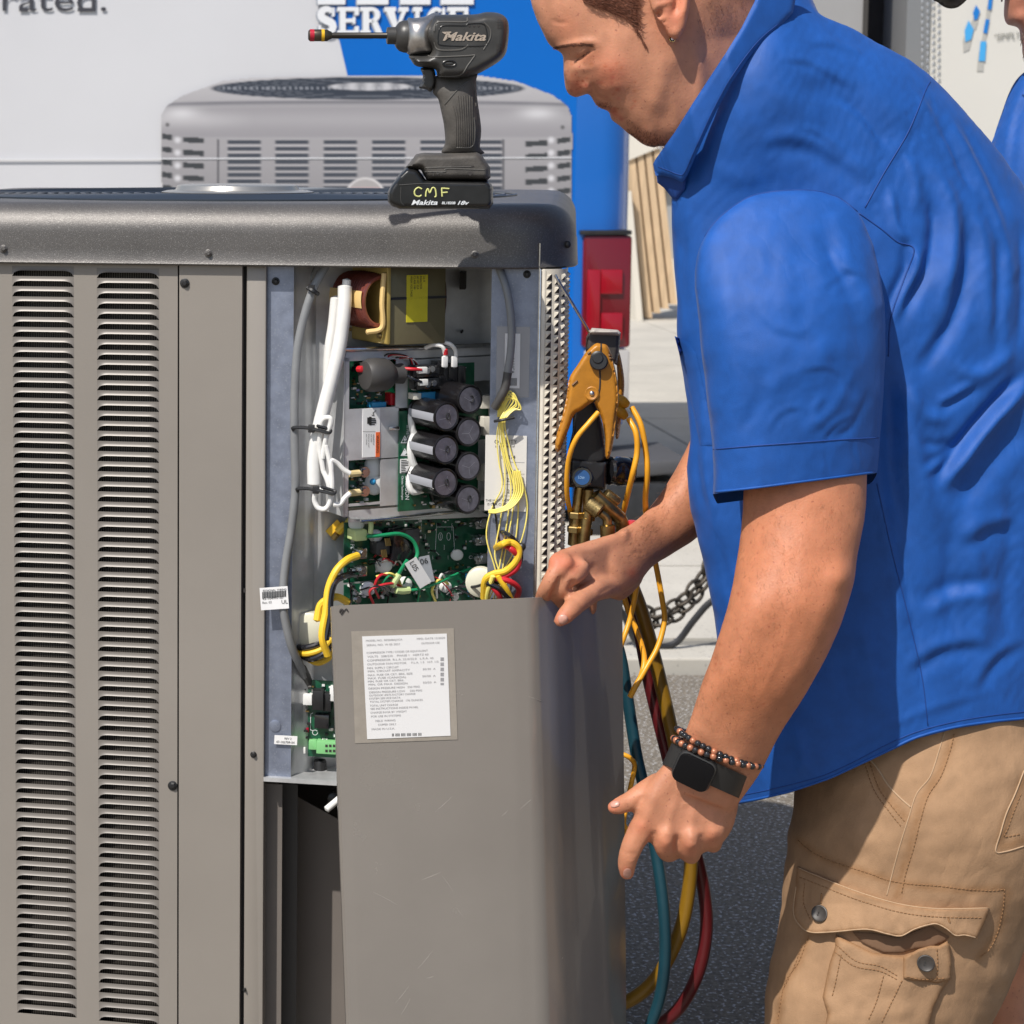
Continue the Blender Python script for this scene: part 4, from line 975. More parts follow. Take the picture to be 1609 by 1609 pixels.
bxo(B, 'board_sticker', white, mainb, 629, 721, 645, 743, 0.003, 0.0037)
one('sticker_print', ink, mainb, lambda mb: [B.box(mb, 630.5, 723+k*2.6, 634+random.random()*9, 724.2+k*2.6, 0.0037, 0.0039) for k in range(8)], smooth=False, angle=None)
capm = mat('black capacitor sleeve', (0.010, 0.009, 0.010), 0.25, spec=0.35); captop = mat('grey aluminium capacitor top', (0.16, 0.155, 0.19), 0.38, 0.55, var=0.20, vscale=140)
capg = mat('silver sleeve stripe', (0.45, 0.46, 0.50), 0.35, 0.3)
def line3(mb, fn, x0, y0, x1, y1, w):
    L = math.hypot(x1-x0, y1-y0); nx, ny = -(y1-y0)/L*w/2, (x1-x0)/L*w/2
    mb.add([fn(x0+nx, y0+ny), fn(x1+nx, y1+ny), fn(x1-nx, y1-ny), fn(x0-nx, y0-ny)], [(0, 1, 2, 3)])
capL = 0.062
CAPS = [(739, 628, 'J', 1), (702, 655, 'O', 0), (737, 679, '', 1), (701, 707, 'O', 0), (737, 733, '', 1), (700, 759, 'O', 0), (736, 785, 'O', 1)]
for i, (x, y, t, bcol) in enumerate(CAPS):
    o1 = 0.003+capL*(1.0 if not bcol else 1.0)
    c = B.p(x, y, o1); r_ = 0.0178; b0 = c-BN*capL
    cpo = MB().lathe(b0, BN, [(0, r_*0.98), (0.006, r_), (0.008, r_*0.93), (0.010, r_), (capL-0.0022, r_), (capL-0.0006, r_*0.985), (capL, r_*0.93), (capL-0.0006, r_*0.86), (capL-0.001, r_*0.82)], 32)
    cp_ = cpo.obj('capacitor', capm, mainb); 
    cc = c-BN*0.0012
    mb = MB(); mb.lathe(cc, BN, [(0, r_*0.83), (0.0008, r_*0.82)], 32); cb = mb.obj('capacitor_top', captop, mainb)
    ct = lambda u, v, c=c: c+BT*(u-x)*0.00078-UZ*(v-y)*0.00078
    mb = MB(); ang = random.uniform(0, 6)
    for k in range(3): line3(mb, ct, x, y+2, x+math.cos(ang+k*2.1)*13, y+2+math.sin(ang+k*2.1)*13, 0.45)
    mb.obj('vent_score', mat('score line', (0.42, 0.42, 0.46), 0.4, 0.5), mainb, smooth=False, angle=None)
    if t:
        mb = MB(); th = np.linspace(0, 6.5, 16) if t == 'O' else np.linspace(-2.2, 2.4, 12); ps = [ct(x+2+3.6*math.cos(a)*(.8 if t == 'O' else 1), y-1+5*math.sin(a)) + BN*0.0003 for a in th]
        mb.tube(ps, 0.0006, n=5, sm=0); mb.obj('pen_mark', ink, mainb)
    if not bcol:
        V = []
        for d in (0.004, capL-0.001):
            for a in np.linspace(-0.28, 0.26, 7):
                v_ = -BT*math.cos(a)+UZ*math.sin(a); V.append(b0+BN*d+v_*(r_+0.0004)-UZ*0.0)
        mk('capacitor_stripe', V, [(k, k+7, k+8, k+1) for k in range(6)], capg, mainb)
# white glue around the capacitors
gl = MB()
for pts, r_ in (([(648, 640, .006), (646, 660, .008), (650, 680, .008), (660, 684, .01), (695, 687, .02)], .0042), ([(650, 682, .008), (645, 705, .008), (650, 730, .008), (662, 736, .01), (694, 738, .02)], .0046),
                ([(650, 734, .008), (643, 755, .008), (648, 772, .01), (664, 770, .01)], .0042), ([(678, 632, .008), (695, 626, .012), (715, 634, .02)], .006), ([(685, 772, .006), (692, 788, .006)], .005)):
    gl.tube(B.pts(pts), r_, n=10)
gl.obj('glue_bead', silic, mainb)
# components
ind = MB(); c0 = B.p(572, 590, 0.012); ind.lathe(c0, BT, [(0, 0.010), (0.001, 0.017), (0.006, 0.0198), (0.014, 0.0205), (0.028, 0.0198), (0.034, 0.017), (0.040, 0.0115), (0.052, 0.0125), (0.054, 0.010)], 28); ind.obj('shrouded_inductor', darkc, mainb)
tb_ = MB()
for x0, y0, x1, y1 in ((655, 574, 698, 592), (655, 594, 698, 612), (690, 568, 704, 604), (705, 570, 719, 604), (720, 576, 732, 602)): B.box(tb_, x0, y0, x1, y1, 0.003, 0.022, r=0.0008)
tb_.obj('terminal_block', blackg, mainb)
for x, y in ((680, 580), (683, 602), (700, 574), (714, 574), (672, 583), (673, 604)):
    mb = MB(); B.cyl(mb, x, y, 0.02, 0.0265, 4.6, n=8); mb.obj('terminal_screw', steel, mainb)
one('wire_red', red, mainb, lambda mb: (mb.tube(B.pts([(636, 579, .02), (650, 580, .026), (662, 581, .026)]), .0020, n=8), mb.tube(B.pts([(563, 580, .0), (570, 580, 0.008)]), .004, n=8)))
one('wire_black', blackg, mainb, lambda mb: (mb.tube(B.pts([(636, 588, .02), (650, 596, .026), (662, 600, .026)]), .0020, n=8),))
one('ferrule', whitew, mainb, lambda mb: (B.box(mb, 658, 577, 672, 587, .022, .027, r=.001), B.box(mb, 660, 596, 673, 606, .022, .027, r=.001)))
one('wire_white', whitew, mainb, lambda mb: (mb.tube(B.pts([(700, 572, .025), (699, 555, .028), (694, 544, .028), (680, 542, .02), (668, 547, .012)]), .0026, n=8), mb.tube(B.pts([(715, 572, .025), (716, 553, .028), (709, 542, .028), (696, 538, .02), (690, 540, .012)]), .0026, n=8)))
one('wire_marker', red, mainb, lambda mb: mb.tube(B.pts([(700, 557, .0282), (699.5, 549, .0292)]), .0031, n=8, sm=2))
one('heat_tag', white, mainb, lambda mb: (B.box(mb, 696, 560, 704, 577, .027, .0305, r=.001), B.box(mb, 711, 560, 719, 577, .027, .0305, r=.001)))
bl = mat('sky blue component', (0.03, 0.26, 0.50), 0.35)
one('film_capacitor', bl, mainb, lambda mb: (B.box(mb, 662, 616, 692, 628, .003, .014, r=.001),)); one('film_capacitor', bl, pw, lambda mb: (B.box(mb, 585, 632, 607, 641, -.02, -.006, r=.001),))
one('relay', mat('red relay', (0.45, 0.01, 0.02), 0.4), pw, lambda mb: (B.box(mb, 614, 618, 622, 637, -.02, -.006, r=.0008),))
[one('white_connector', mat('ivory connector', (0.66, 0.63, 0.55), 0.4), mainb, lambda mb: B.box(mb, *q, .003, .016, r=.0008)) for q in ((757, 622, 776, 642), (760, 655, 770, 684), (758, 730, 769, 756), (745, 726, 755, 735), (650, 618, 662, 628))]
def smd(fr, bd, o, x0, y0, x1, y1, n, seed=1):
    rs = random.Random(seed); a = MB(); b = MB(); c = MB(); d = MB()
    for k in range(n):
        x = rs.uniform(x0, x1); y = rs.uniform(y0, y1); w_ = rs.uniform(1.5, 6); h_ = rs.uniform(1.5, 4.5); q = rs.random()
        t = a if q < .4 else b if q < .62 else c if q < .85 else d
        fr.box(t, x, y, x+w_, y+h_, o, o+rs.uniform(.001, .006))
    for t, m, nm in ((a, black, 'chip'), (b, silic, 'ceramic_part'), (c, steel, 'solder_joint'), (d, brass, 'brown_part')):
        if t.V: tag(t.obj(nm, m, bd, smooth=False, angle=None), kind='stuff')
smd(B, mainb, .003, 645, 574, 655, 640, 26, 2); smd(B, mainb, .003, 690, 608, 735, 622, 16, 9); smd(B, mainb, .003, 650, 778, 700, 796, 18, 3); smd(B, pw, -.02, 552, 564, 575, 636, 40, 4); smd(B, pw, -.02, 575, 610, 620, 638, 30, 5); smd(B, pw2, -.02, 550, 724, 575, 790, 26, 6)
# lugs in the lower window
for yy in (742, 772):
    mb = MB(); B.cyl(mb, 574, yy, -.02, .0, 8.5, n=12); B.cyl(mb, 574, yy, -.02, .004, 5, n=6); mb.obj('lug_screw', steel, pw2)
    one('lug_sleeve', mat('cream sleeve', (0.66, 0.52, 0.26), 0.5), pw2, lambda mb: mb.tube(B.pts([(547, yy+3, -.002), (557, yy+2, -.003), (566, yy+1, -.004)]), .0042, n=10))
mb = MB(); mb.ball(B.p(586, 735, -.014), .011, 8, (1, .4, 1.5)); mb.ball(B.p(588, 760, -.014), .012, 8, (1, .4, 1.2)); mb.obj('glue_blob', silic, pw2)
mb = MB(); mb.ball(B.p(586, 757, -.006), .004, 6); mb.obj('glue_dot', bl, pw2)
bxo(B, 'bracket_standoff', steel, bk, 613, 670, 628, 676, .001, .006, r=.001)
# hand-warning label
wl_ = bxo(B, 'warning_label', white, bk, 570, 642, 597, 718, 0.0, 0.0008)
bxo(B, 'warning_strip', orangem, bk, 590.5, 679, 597, 718, 0.0, 0.0012)
mb = MB(); fnw = lambda u, v: B.p(u, v, 0.0012)
for x0, y0, x1, y1 in ((577, 656, 581, 666), (580, 655, 584, 668), (583, 657, 590, 659), (583, 660, 591, 662), (583, 663, 591, 665), (582, 666, 589, 667.5)): mb.add([fnw(x0, y0), fnw(x1, y0), fnw(x1, y1), fnw(x0, y1)], [(0, 1, 2, 3)])
for a in ((584, 652, 588, 653), (588, 653, 586, 649), (586, 649, 591, 645)): line3(mb, fnw, *a, 1.1)
text_on(mb, 'WARNING', lambda u, v: B.p(u, v, 0.0015), 591.5, 684, 4, rot=90)
for k, t in enumerate(('HAZARDOUS', 'VOLTAGE', 'Disconnect power', 'wait 5 minutes')): text_on(mb, t, fnw, 586-k*3.6, 682, 2, rot=90)
line3(mb, fnw, 570, 678, 590, 678, 0.5); mb.obj('label_print', ink, bk, smooth=False, angle=None)
# lower boards
lowb = bxo(B, 'driver_board', pcb, bay, 541, 812, 768, 905, -0.030, -0.028)
lowb2 = bxo(B, 'filter_board', pcb, bay, 541, 908, 775, 985, -0.018, -0.016)
fl_ = lambda u, v: B.p(u, v, -0.0275); mb = MB()
for t, x, y, r_ in (('EMI', 551, 840, 90), ('PE', 551, 855, 90), ('N', 549, 878, 90), ('L', 549, 893, 90), ('W', 737, 820, 90), ('V', 737, 848, 90), ('U', 737, 873, 90)): text_on(mb, t, fl_, x, y, 6, rot=r_)
for k in range(10): line3(mb, fl_, 662+k*6, 822+(k % 4)*17, 662+k*6, 834+(k % 4)*15, 0.5)
for cx_ in (692, 705):
    th = np.linspace(0, 2*math.pi, 13)
    for i in range(12): line3(mb, fl_, cx_+3*math.cos(th[i]), 843+6*math.sin(th[i]), cx_+3*math.cos(th[i+1]), 843+6*math.sin(th[i+1]), 0.7)
for a in ((686, 828, 712, 828), (712, 828, 714, 862), (714, 862, 708, 870), (686, 828, 684, 866), (684, 866, 690, 872)): line3(mb, fl_, *a, 0.6)
mb.obj('silkscreen', whiteink, lowb, smooth=False, angle=None)
smd(B, lowb, -.028, 555, 816, 735, 900, 70, 11); smd(B, lowb2, -.016, 548, 912, 730, 940, 70, 12); smd(B, lowb, -.028, 580, 816, 730, 826, 30, 14)
bxo(B, 'bulk_capacitor', blackg, lowb, 618, 832, 660, 880, -.028, -.004, r=.002); bxo(B, 'coil_core', darkc, lowb, 592, 852, 613, 872, -.028, -.010, r=.002)
for q in ((610, 850), (604, 868)): one('copper_coil', brass, lowb, lambda mb: [mb.tube([B.p(q[0]-5, q[1]-4, -.008)+BT*k*.002, B.p(q[0]-3, q[1]+8, -.006)+BT*k*.002], .0008, n=5, sm=0) for k in range(4)])
mb = MB()
for c, r_ in (((603, 888), .011), ((560, 823), .010), ((718, 872), .008), ((578, 925), .010), ((634, 918), .011), ((700, 922), .008), ((590, 842), .009)): mb.ball(B.p(*c, -.022 if c[1] < 900 else -.012), r_, 8, (1, .4, .9))
mb.obj('glue_blob', silic, lowb)
for x, y in ((757, 823), (757, 849), (757, 878), (568, 870), (568, 898)):
    mb = MB(); B.box(mb, x-9, y-8, x+9, y+8, -.028, -.016, r=.001); B.cyl(mb, x+3, y-1, -.016, -.006, 6.5, n=10); B.cyl(mb, x+3, y-1, -.006, -.0035, 3.4, n=6); B.cyl(mb, x-7, y, -.016, -.010, 4, n=8); mb.obj('stud_terminal', steel, lowb)
for x, y in ((618, 926), (563, 943), (716, 938), (606, 928)):
    mb = MB(); B.cyl(mb, x, y, -.016, -.004, 6, n=10); B.cyl(mb, x, y, -.004, -.001, 3.2, n=6); mb.obj('stud_terminal', steel, lowb2)
mb = MB(); mb.ball(B.p(586, 924, -.010), .0045, 8, (1.3, .5, .8)); mb.obj('glue_dot', bl, lowb2)
def wire(name, m, pts, r_, par=bay, fr=B, n=10): mb = MB(); mb.tube(fr.pts(pts), r_, n=n); return mb.obj(name, m, par)
lime = mat('pale lime connector', (0.55, 0.66, 0.30), 0.4)
bxo(B, 'spade_connector', lime, lowb, 558, 833, 577, 850, -.028, -.008, r=.0015)
wire('green_wire', greenw, [(577, 843, -.006), (600, 841, -.002), (628, 839, .0), (648, 849, .0), (656, 868, .002), (650, 885, .004)], .0024)
wire('green_wire', greenw, [(640, 880, .008), (630, 896, .002), (622, 910, -.004), (616, 922, -.006)], .0024)
wire('lug_sleeve', lime, [(627, 903, .0), (621, 912, -.002), (615, 921, -.004)], .0042)
wire('lug_sleeve', lime, [(622, 927, -.004), (632, 928, -.004), (643, 927, -.004)], .0046)
wire('green_wire', greenw, [(640, 928, -.004), (660, 925, .0), (690, 915, .0), (718, 902, -.006), (740, 893, -.01)], .0018)
wire('lime_wire', lime, [(582, 838, -.006), (583, 826, -.006), (582, 815, -.008)], .0032)
# flag tags
def flag(cx, cy, wd, hg, rot, m, fr, off, name, txt=None, par=bay, tilt=0.0):
    a = math.radians(rot); R = lambda u, v: (cx+u*math.cos(a)-v*math.sin(a), cy+u*math.sin(a)+v*math.cos(a))
    mb = MB(); mb.prism([fr.p(*R(u, v), off+tilt*u) for u, v in ((-wd/2, -hg/2), (wd/2, -hg/2), (wd/2, hg/2), (-wd/2, hg/2))], -fr.N*0.0004); o = mb.obj(name, m, par, smooth=False, angle=None)
    if txt:
        mb = MB()
        for t, u, v, h in txt: x, y = R(u-wd/2, v-hg/2); text_on(mb, t, lambda p, q: fr.p(p, q, off+0.0005+tilt*0), x, y, h, rot=rot)
        mb.obj('tag_print', ink, par, smooth=False, angle=None)
    return o
flag(668, 895, 22, 42, -12, mat('grey tag', (0.42, 0.44, 0.47), 0.5), B, .004, 'wire_tag', [('06', 6, 12, 9)])
flag(657, 900, 46, 21, 58, white, B, .012, 'wire_tag', [('L05', 3, 14, 8)])
one('tag_print', ink, bay, lambda mb: [B.box(mb, 655+i*1.4+j*.9, 893+j*2.2-i*.2, 656.4+i*1.4+j*.9, 894.6+j*2.2-i*.2, .0122, .0128) for i in range(8) for j in range(7) if random.random() < .0], smooth=False, angle=None) if False else None
# heavy yellow and black leads at the left
wire('yellow_lead', yellow, [(562, 873, .0), (545, 880, .006), (528, 897, .008), (516, 925, .008), (512, 960, .012), (506, 1000, .016), (515, 1030, .016)], .0046)
wire('black_lead', blackg, [(560, 902, -.004), (542, 905, .006), (526, 915, .010), (519, 940, .012), (518, 970, .016), (512, 1005, .018)], .0042)
wire('yellow_lead', yellow, [(546, 946, .0), (530, 938, .004), (515, 942, .004), (503, 952, .0), (498, 975, .002)], .0046)
fer = MB(); fer.lathe(U.p(489, 985, -.050), U.N, [(0, .020), (.002, .022), (.020, .022), (.022, .019), (.0225, .001)], 28); fer.obj('ferrite_ring', mat('cream ferrite', (0.66, 0.64, 0.50), 0.35), bay)
for k, (m, pts) in enumerate(((blackg, [(466, 1016, -.03), (478, 1018, -.02), (500, 1012, -.02), (515, 1000, -.03)]), (yellow, [(466, 1022, -.03), (480, 1027, -.02), (505, 1020, -.02), (520, 1004, -.03)]),
        (blackg, [(472, 1030, -.03), (490, 1035, -.02), (510, 1026, -.02), (522, 1012, -.03)]), (yellow, [(482, 1034, -.035), (500, 1041, -.03), (518, 1032, -.03), (528, 1010, -.03)]), (blackg, [(470, 1010, -.045), (464, 1020, -.04), (472, 1030, -.03)]))):
    wire('wound_lead', m, pts, .0040, fr=U)
wire('cable_tie', black, [(468, 981, -.036), (480, 987, -.032), (497, 993, -.030), (512, 991, -.032)], .0017, fr=U)
flag(525, 830, 26, 13, -45, yellow, U, -.06, 'lug_flag'); wire('lug_sleeve', yellow, [(531, 836, -.055), (543, 824, -.055)], .0055, fr=U); wire('lug_end', brass, [(530, 838, -.058), (524, 846, -.06)], .004, fr=U); wire('lime_wire', paleyel, [(543, 824, -.055), (552, 812, -.06)], .003, fr=U)
# right-hand bundle
fer = MB(); fer.lathe(U.p(756, 912, -.03), U.N, [(0, .016), (.002, .018), (.014, .018), (.016, .015)], 28); fer.obj('ferrite_ring', MATS['cream ferrite'], bay)
for m, pts, r_ in ((yellow, [(770, 868, .012), (785, 857, .02), (802, 852, .022), (815, 862, .02), (812, 880, .02), (795, 897, .02), (775, 902, .02), (762, 912, .02), (760, 940, .01)], .0040),
        (blackg, [(772, 830, .006), (795, 838, .012), (812, 852, .014), (818, 868, .014)], .0028), (red, [(772, 853, .01), (795, 858, .014), (814, 874, .018), (812, 892, .018), (795, 904, .018), (772, 908, .018)], .0036),
        (blackg, [(818, 868, .014), (816, 884, .014), (800, 900, .012), (780, 915, .012), (760, 918, .01)], .0032), (red, [(775, 908, .02), (800, 913, .02), (815, 925, .01), (812, 940, .0)], .0034),
        (yellow, [(782, 905, .022), (795, 925, .02), (805, 945, .01)], .0034), (blackg, [(765, 916, .022), (785, 925, .022), (800, 940, .016)], .0034), (red, [(770, 918, .02), (782, 932, .02), (790, 948, .01)], .0032), (paleyel, [(775, 905, .025), (768, 925, .02), (764, 945, .01)], .0030)):
    wire('phase_lead', m, [(x, y, (-.09 if x < 774 and i == 0 and y < 900 else o*.9-.004)) for i, (x, y, o) in enumerate(pts)], r_, fr=U)
wire('cable_tie', black, [(722, 921, -.04), (745, 922, -.01), (765, 916, .016)], .0018, fr=U); mb = MB(); mb.ball(U.p(820, 859, .010), .005, 6); mb.obj('tie_head', black, bay)
rr_ = lambda: random.uniform(-4, 4)
for k in range(6):
    j = (k-2.5)*2.1+random.uniform(-.6, .6); k = k*2.1; wire('signal_wire', paleyel, [(782+k*.6, 655, -.004), (784+k*1.4, 635-k*.6, .0), (788+k*2.2, 613+abs(j)*2.6+rr_()*.5, .002), (803+k*1.6+rr_()*.4, 626+k*1.6, .001), (800+j*1.2, 645, .0), (789+j*.8, 662, .004), (789+j*1.5, 690, -.004), (797+j*2.2+rr_(), 725, -.006), (806+j*3.2+rr_(), 765, -.006), (800+j*5, 800 if int(j) % 2 else 822, -.01), (792+j*5, 845 if int(j) % 2 else 870, -.006), (787+j*2+rr_(), 905, -.004), (782+j*3, 950, -.004)], .00085, fr=U, n=6)
for k in range(5): wire('signal_wire', paleyel, [(806+k*2.6, 740, -.004), (808+k*3.4, 772, -.004), (798+k*2, 792+k, .0), (782, 800+k*1.3, .0), (768, 802+k*.8, -.004)], .0011, fr=U, n=6)
wire('cable_tie', black, [(777, 662, .004), (789, 660, .009), (808, 656, .006)], .0018, fr=U)
wire('thin_lead', blackg, [(775, 790, .0), (779, 812, -.01), (782, 840, -.01), (788, 860, -.01)], .0012, fr=U, n=6)
rw = random.Random(31)
for k in range(16):
    x0 = rw.uniform(560, 740); y0 = rw.uniform(905, 935); x1 = x0+rw.uniform(-60, 60); m_w = rw.choice([red, blackg, paleyel, greenw, whitew, blackg, bl])
    wire('thin_lead', m_w, [(x0, y0, -.012), ((x0+x1)/2+rw.uniform(-10, 10), y0-rw.uniform(4, 16), .0), (x1, y0+rw.uniform(0, 12), -.004), (x1+rw.uniform(-8, 8), y0+26, -.012)], rw.uniform(.0009, .0017), n=6)
for k in range(10):
    x0 = rw.uniform(560, 630); y0 = rw.uniform(822, 890); m_w = rw.choice([blackg, red, silic, brass, bl]); wire('thin_lead', m_w, [(x0, y0, -.026), (x0+rw.uniform(4, 14), y0-rw.uniform(3, 10), -.012), (x0+rw.uniform(14, 30), y0+rw.uniform(-4, 8), -.024)], rw.uniform(.0008, .0014), n=6)
for k in range(6): wire('thin_lead', [blackg, red, whitew][k % 3], [(646+k*3, 575, .004), (640+k*2, 560+k, .010), (610+k*6, 556+k*1.5, .006), (600+k*5, 566, -.01)], .0010, n=6)
# grey cables
wire('supply_cable', greyc, [(782, 415, -.010), (796, 455, .002), (803, 500, .006), (803, 545, .006), (797, 590, .006)], .0046, fr=U, n=14)
wire('cable_sleeve', darkc, [(798, 585, .006), (794, 608, .006), (788, 622, .006), (777, 641, .002)], .0050, fr=U, n=14)
wire('supply_cable', greyc, [(512, 418, -.02), (494, 450, -.012), (480, 490, -.008), (468, 545, -.004), (463, 620, -.002), (463, 700, -.002), (464, 770, -.002), (458, 830, -.002), (449, 885, -.002), (445, 930, .0), (447, 968, .0), (458, 1015, -.006), (471, 1045, -.02), (479, 1062, -.035)], .0052, fr=U, n=14)
wire('cable_sleeve', darkc, [(474, 1050, -.026), (482, 1067, -.04), (489, 1090, -.05)], .0060, fr=U, n=12)
wire('supply_cable', greyc, [(500, 418, -.045), (478, 455, -.04), (470, 500, -.04), (467, 545, -.04), (464, 600, -.03)], .004, fr=U, n=12)
# white leads
wire('white_sleeve', whitew, [(542, 450, -.01), (541, 480, -.008), (534, 540, -.006), (520, 600, -.004), (502, 670, -.002), (494, 720, -.002), (494, 760, -.002)], .0085, fr=U, n=16)
wire('white_sleeve', whitew, [(528, 468, -.02), (524, 510, -.02), (518, 550, -.02), (516, 600, -.02)], .0068, fr=U, n=14)
wire('white_lead', whitew, [(545, 440, -.012), (544, 450, -.011), (541, 484, -.009)], .0052, fr=U)
for pts in ([(507, 720, .006), (512, 690, .008), (520, 664, .01), (516, 656, .01), (505, 664, .008), (502, 700, .006), (508, 740, .006)], [(508, 740, .006), (516, 760, .008), (519, 785, .008), (512, 799, .008), (500, 798, .008), (494, 785, .008), (498, 772, .01), (508, 770, .01)],
            [(512, 700, .008), (520, 735, .008), (522, 765, .008), (519, 790, .007)], [(518, 760, .006), (521, 738, .008), (520, 724, .008), (530, 728, .004), (540, 738, .002), (550, 744, .0)], [(524, 793, .006), (534, 792, .004), (542, 782, .002), (550, 775, .0)]):
    wire('white_lead', whitew, pts, .0031, fr=U)
for x, y in ((490, 674), (497, 770)):
    mb = MB(); mb.tube(U.pts([(x-29, y+2, .002), (x-29, y-2, .006), (x-10, y-2, .010), (x+14, y+3, .014), (x+27, y+6, .014), (x+28, y+1, .010), (x+8, y-5, .012)]), .0021, n=6); U.box(mb, x-6, y-6, x+4, y+6, .008, .014, r=.0008); mb.obj('cable_tie', black, bay)
mb = MB(); mb.tube(U.pts([(483, 452, -.004), (492, 457, .0), (500, 462, -.006)]), .0026, n=6); U.box(mb, 484, 448, 493, 457, -.008, .0); mb.obj('cable_tie', black, bay)
# stickers in the bay
def ulabel(name, x0, y0, x1, y1, off, m, lines, par=bay, fr=U, rot=0):
    o = bxo(fr, name, m, par, x0, y0, x1, y1, off, off+0.0004); mb = MB()
    for t, x, y, h in lines: text_on(mb, t, lambda u, v: fr.p(u, v, off+0.0007), x, y, h, rot=rot)
    if lines: mb.obj('label_print', ink, par, smooth=False, angle=None)
    return o
ulabel('film_pocket', 780, 513, 832, 624, -.0119, mat('clear film', (0.34, 0.36, 0.40), 0.12, 0.4), [])
ulabel('part_number_label', 793, 524, 817, 610, -.0110, white, [('UPZ048AJVCA', 803, 541, 5.2)], rot=90)
one('barcode', ink, bay, lambda mb: [U.box(mb, 800+i*1.8, 594, 801+i*1.8, 606, -.0106, -.0104) for i in range(7)], smooth=False, angle=None)
ulabel('quality_card', 762, 684, 827, 803, -.0110, mat('off white card', (0.62, 0.60, 0.56), 0.6), [('QUALITY', 777, 697, 6), ('to be Proud of', 778, 703, 3.6), ('114274', 788, 721, 5.5), ('Jake L.', 796, 742, 6), ('2. mL', 796, 757, 6), ('2-22', 797, 775, 6), ('THE NEXT INSPECTOR', 763, 788, 3.6), ('IS OUR CUSTOMER', 766, 794, 3.6)])
one('card_rule', greyink, bay, lambda mb: [U.box(mb, 790, y, 824, y+.6, -.0106, -.0103) for y in (726, 744, 761, 779)], smooth=False, angle=None)
lb = flag(431, 940, 44, 35, -4, white, U, .0075, 'cable_label', [('45-104997-07', 3, 19, 4.2), ('Rev. 02', 3, 25, 3.5), ('REGIONAL WIRING', 5, 6, 3), ('UL', 33, 27, 6)])
one('barcode', ink, bay, lambda mb: [U.box(mb, 412+i*1.35+(.3 if i % 3 else 0), 930-i*.09, 412.8+i*1.35, 940-i*.09, .0079, .0082) for i in range(28)], smooth=False, angle=None)
flag(449, 1163, 36, 14, 3, white, U, -.008, 'board_label', [('47-102709-04', 3, 12, 3.6), ('REV 2', 16, 6, 3.2)])
# small board low on the left
C2 = Frame(U.p(470, 1130, -.040), UT, UN)
cb = bxo(C2, 'control_board', pcb, bay, 470, 1070, 560, 1190, -.002, 0)
one('board_edge', paleyel, cb, lambda mb: (C2.box(mb, 469, 1070, 470.5, 1190, -.002, .0005),), smooth=False, angle=None)
for nm, m, q, d in (('white_connector', silic, (476, 1092, 490, 1108), .012), ('white_connector', silic, (518, 1080, 527, 1102), .012), ('black_connector', black, (491, 1086, 508, 1116), .016), ('black_connector', black, (508, 1090, 520, 1118), .012),
                    ('phone_jack', blackg, (494, 1124, 517, 1145), .014), ('indicator', mat('red led', (.30, 0, .02), .3), (477, 1144, 485, 1151), .003), ('terminal_strip', mat('light green terminal', (0.20, 0.50, 0.20), 0.4), (497, 1166, 530, 1185), .014),
                    ('terminal_strip', MATS['light green terminal'], (485, 1164, 497, 1178), .010), ('standoff', whitew, (468, 1174, 480, 1184), .006)):
    bxo(C2, nm, m, cb, *q, 0, d, r=.0008)
one('terminal_slot', darkm, cb, lambda mb: [C2.box(mb, x, y, x+4, y+4, .014, .0143) for x in (511, 517, 523) for y in (1170, 1178)], smooth=False, angle=None)
smd(C2, cb, 0, 474, 1074, 525, 1164, 40, 21)
mb = MB(); th = np.linspace(0, 2*math.pi, 13)
for i in range(11): line3(mb, lambda u, v: C2.p(u, v, .0008), 495+4*math.cos(th[i]), 1151+4*math.sin(th[i]), 495+4*math.cos(th[i+1]), 1151+4*math.sin(th[i+1]), .9)
for a in ((488, 1122, 488, 1147), (488, 1122, 492, 1120), (488, 1147, 492, 1148)): line3(mb, lambda u, v: C2.p(u, v, .0008), *a, .8)
mb.obj('silkscreen', whiteink, cb, smooth=False, angle=None)
for x, y, r_ in ((471, 1211, 8), (503, 1206, 10)):
    c = U.p(x, y, -.05); c[2] = zs; mb = MB(); mb.lathe(c, UZ, [(0, r_*.00078), (.010, r_*.00078), (.012, r_*.0007), (.012, r_*.0004), (.004, r_*.0004)], 20); mb.obj('grommet', black, bay)
wire('thin_lead', greyc, [(462, 1100, -.04), (464, 1150, -.03), (466, 1190, -.04), (468, 1208, -.05)], .0016, fr=U, n=6)
#==ACCESS PANEL
top = [(519, 955, 2.305), (520, 953, 2.290), (524, 952.5, 2.282), (545, 951, 2.280), (800, 941, 2.272), (838, 939, 2.276), (866, 938, 2.296), (892, 937, 2.324), (914, 936, 2.354), (927, 935.5, 2.375), (930, 935, 2.380), (934, 936, 2.386), (955, 938, 2.412), (978, 940, 2.440)]
bot_x = [545, 546, 551, 570, 812, 856, 886, 914, 938, 953, 957, 961, 971, 984]
A_ = [P(*q) for q in top]; Bm = [P(bx_, 1680, q[2]) for bx_, q in zip(bot_x, top)]
ap = thing('access_panel', 'loose taupe access panel with white rating label, held in front of the wiring bay', 'panel', (Bm[4][0], Bm[4][1], Bm[4][2]-0.02))
q = np.array([np.r_[a, b] for a, b in zip(A_, Bm)]); dens = []
for i in range(len(q)-1):
    for k in range(3): dens.append(q[i]+(q[i+1]-q[i])*k/3)
dens.append(q[-1]); dens = np.array(dens); rows = 24; V = []; Fc = []
for j in range(rows+1):
    t = j/rows; V += list(dens[:, :3]*(1-t)+dens[:, 3:]*t)
m_ = len(dens); V = np.array(V)
for j in range(rows):
    for i in range(m_-1): Fc.append((j*m_+i, (j+1)*m_+i, (j+1)*m_+i+1, j*m_+i+1))
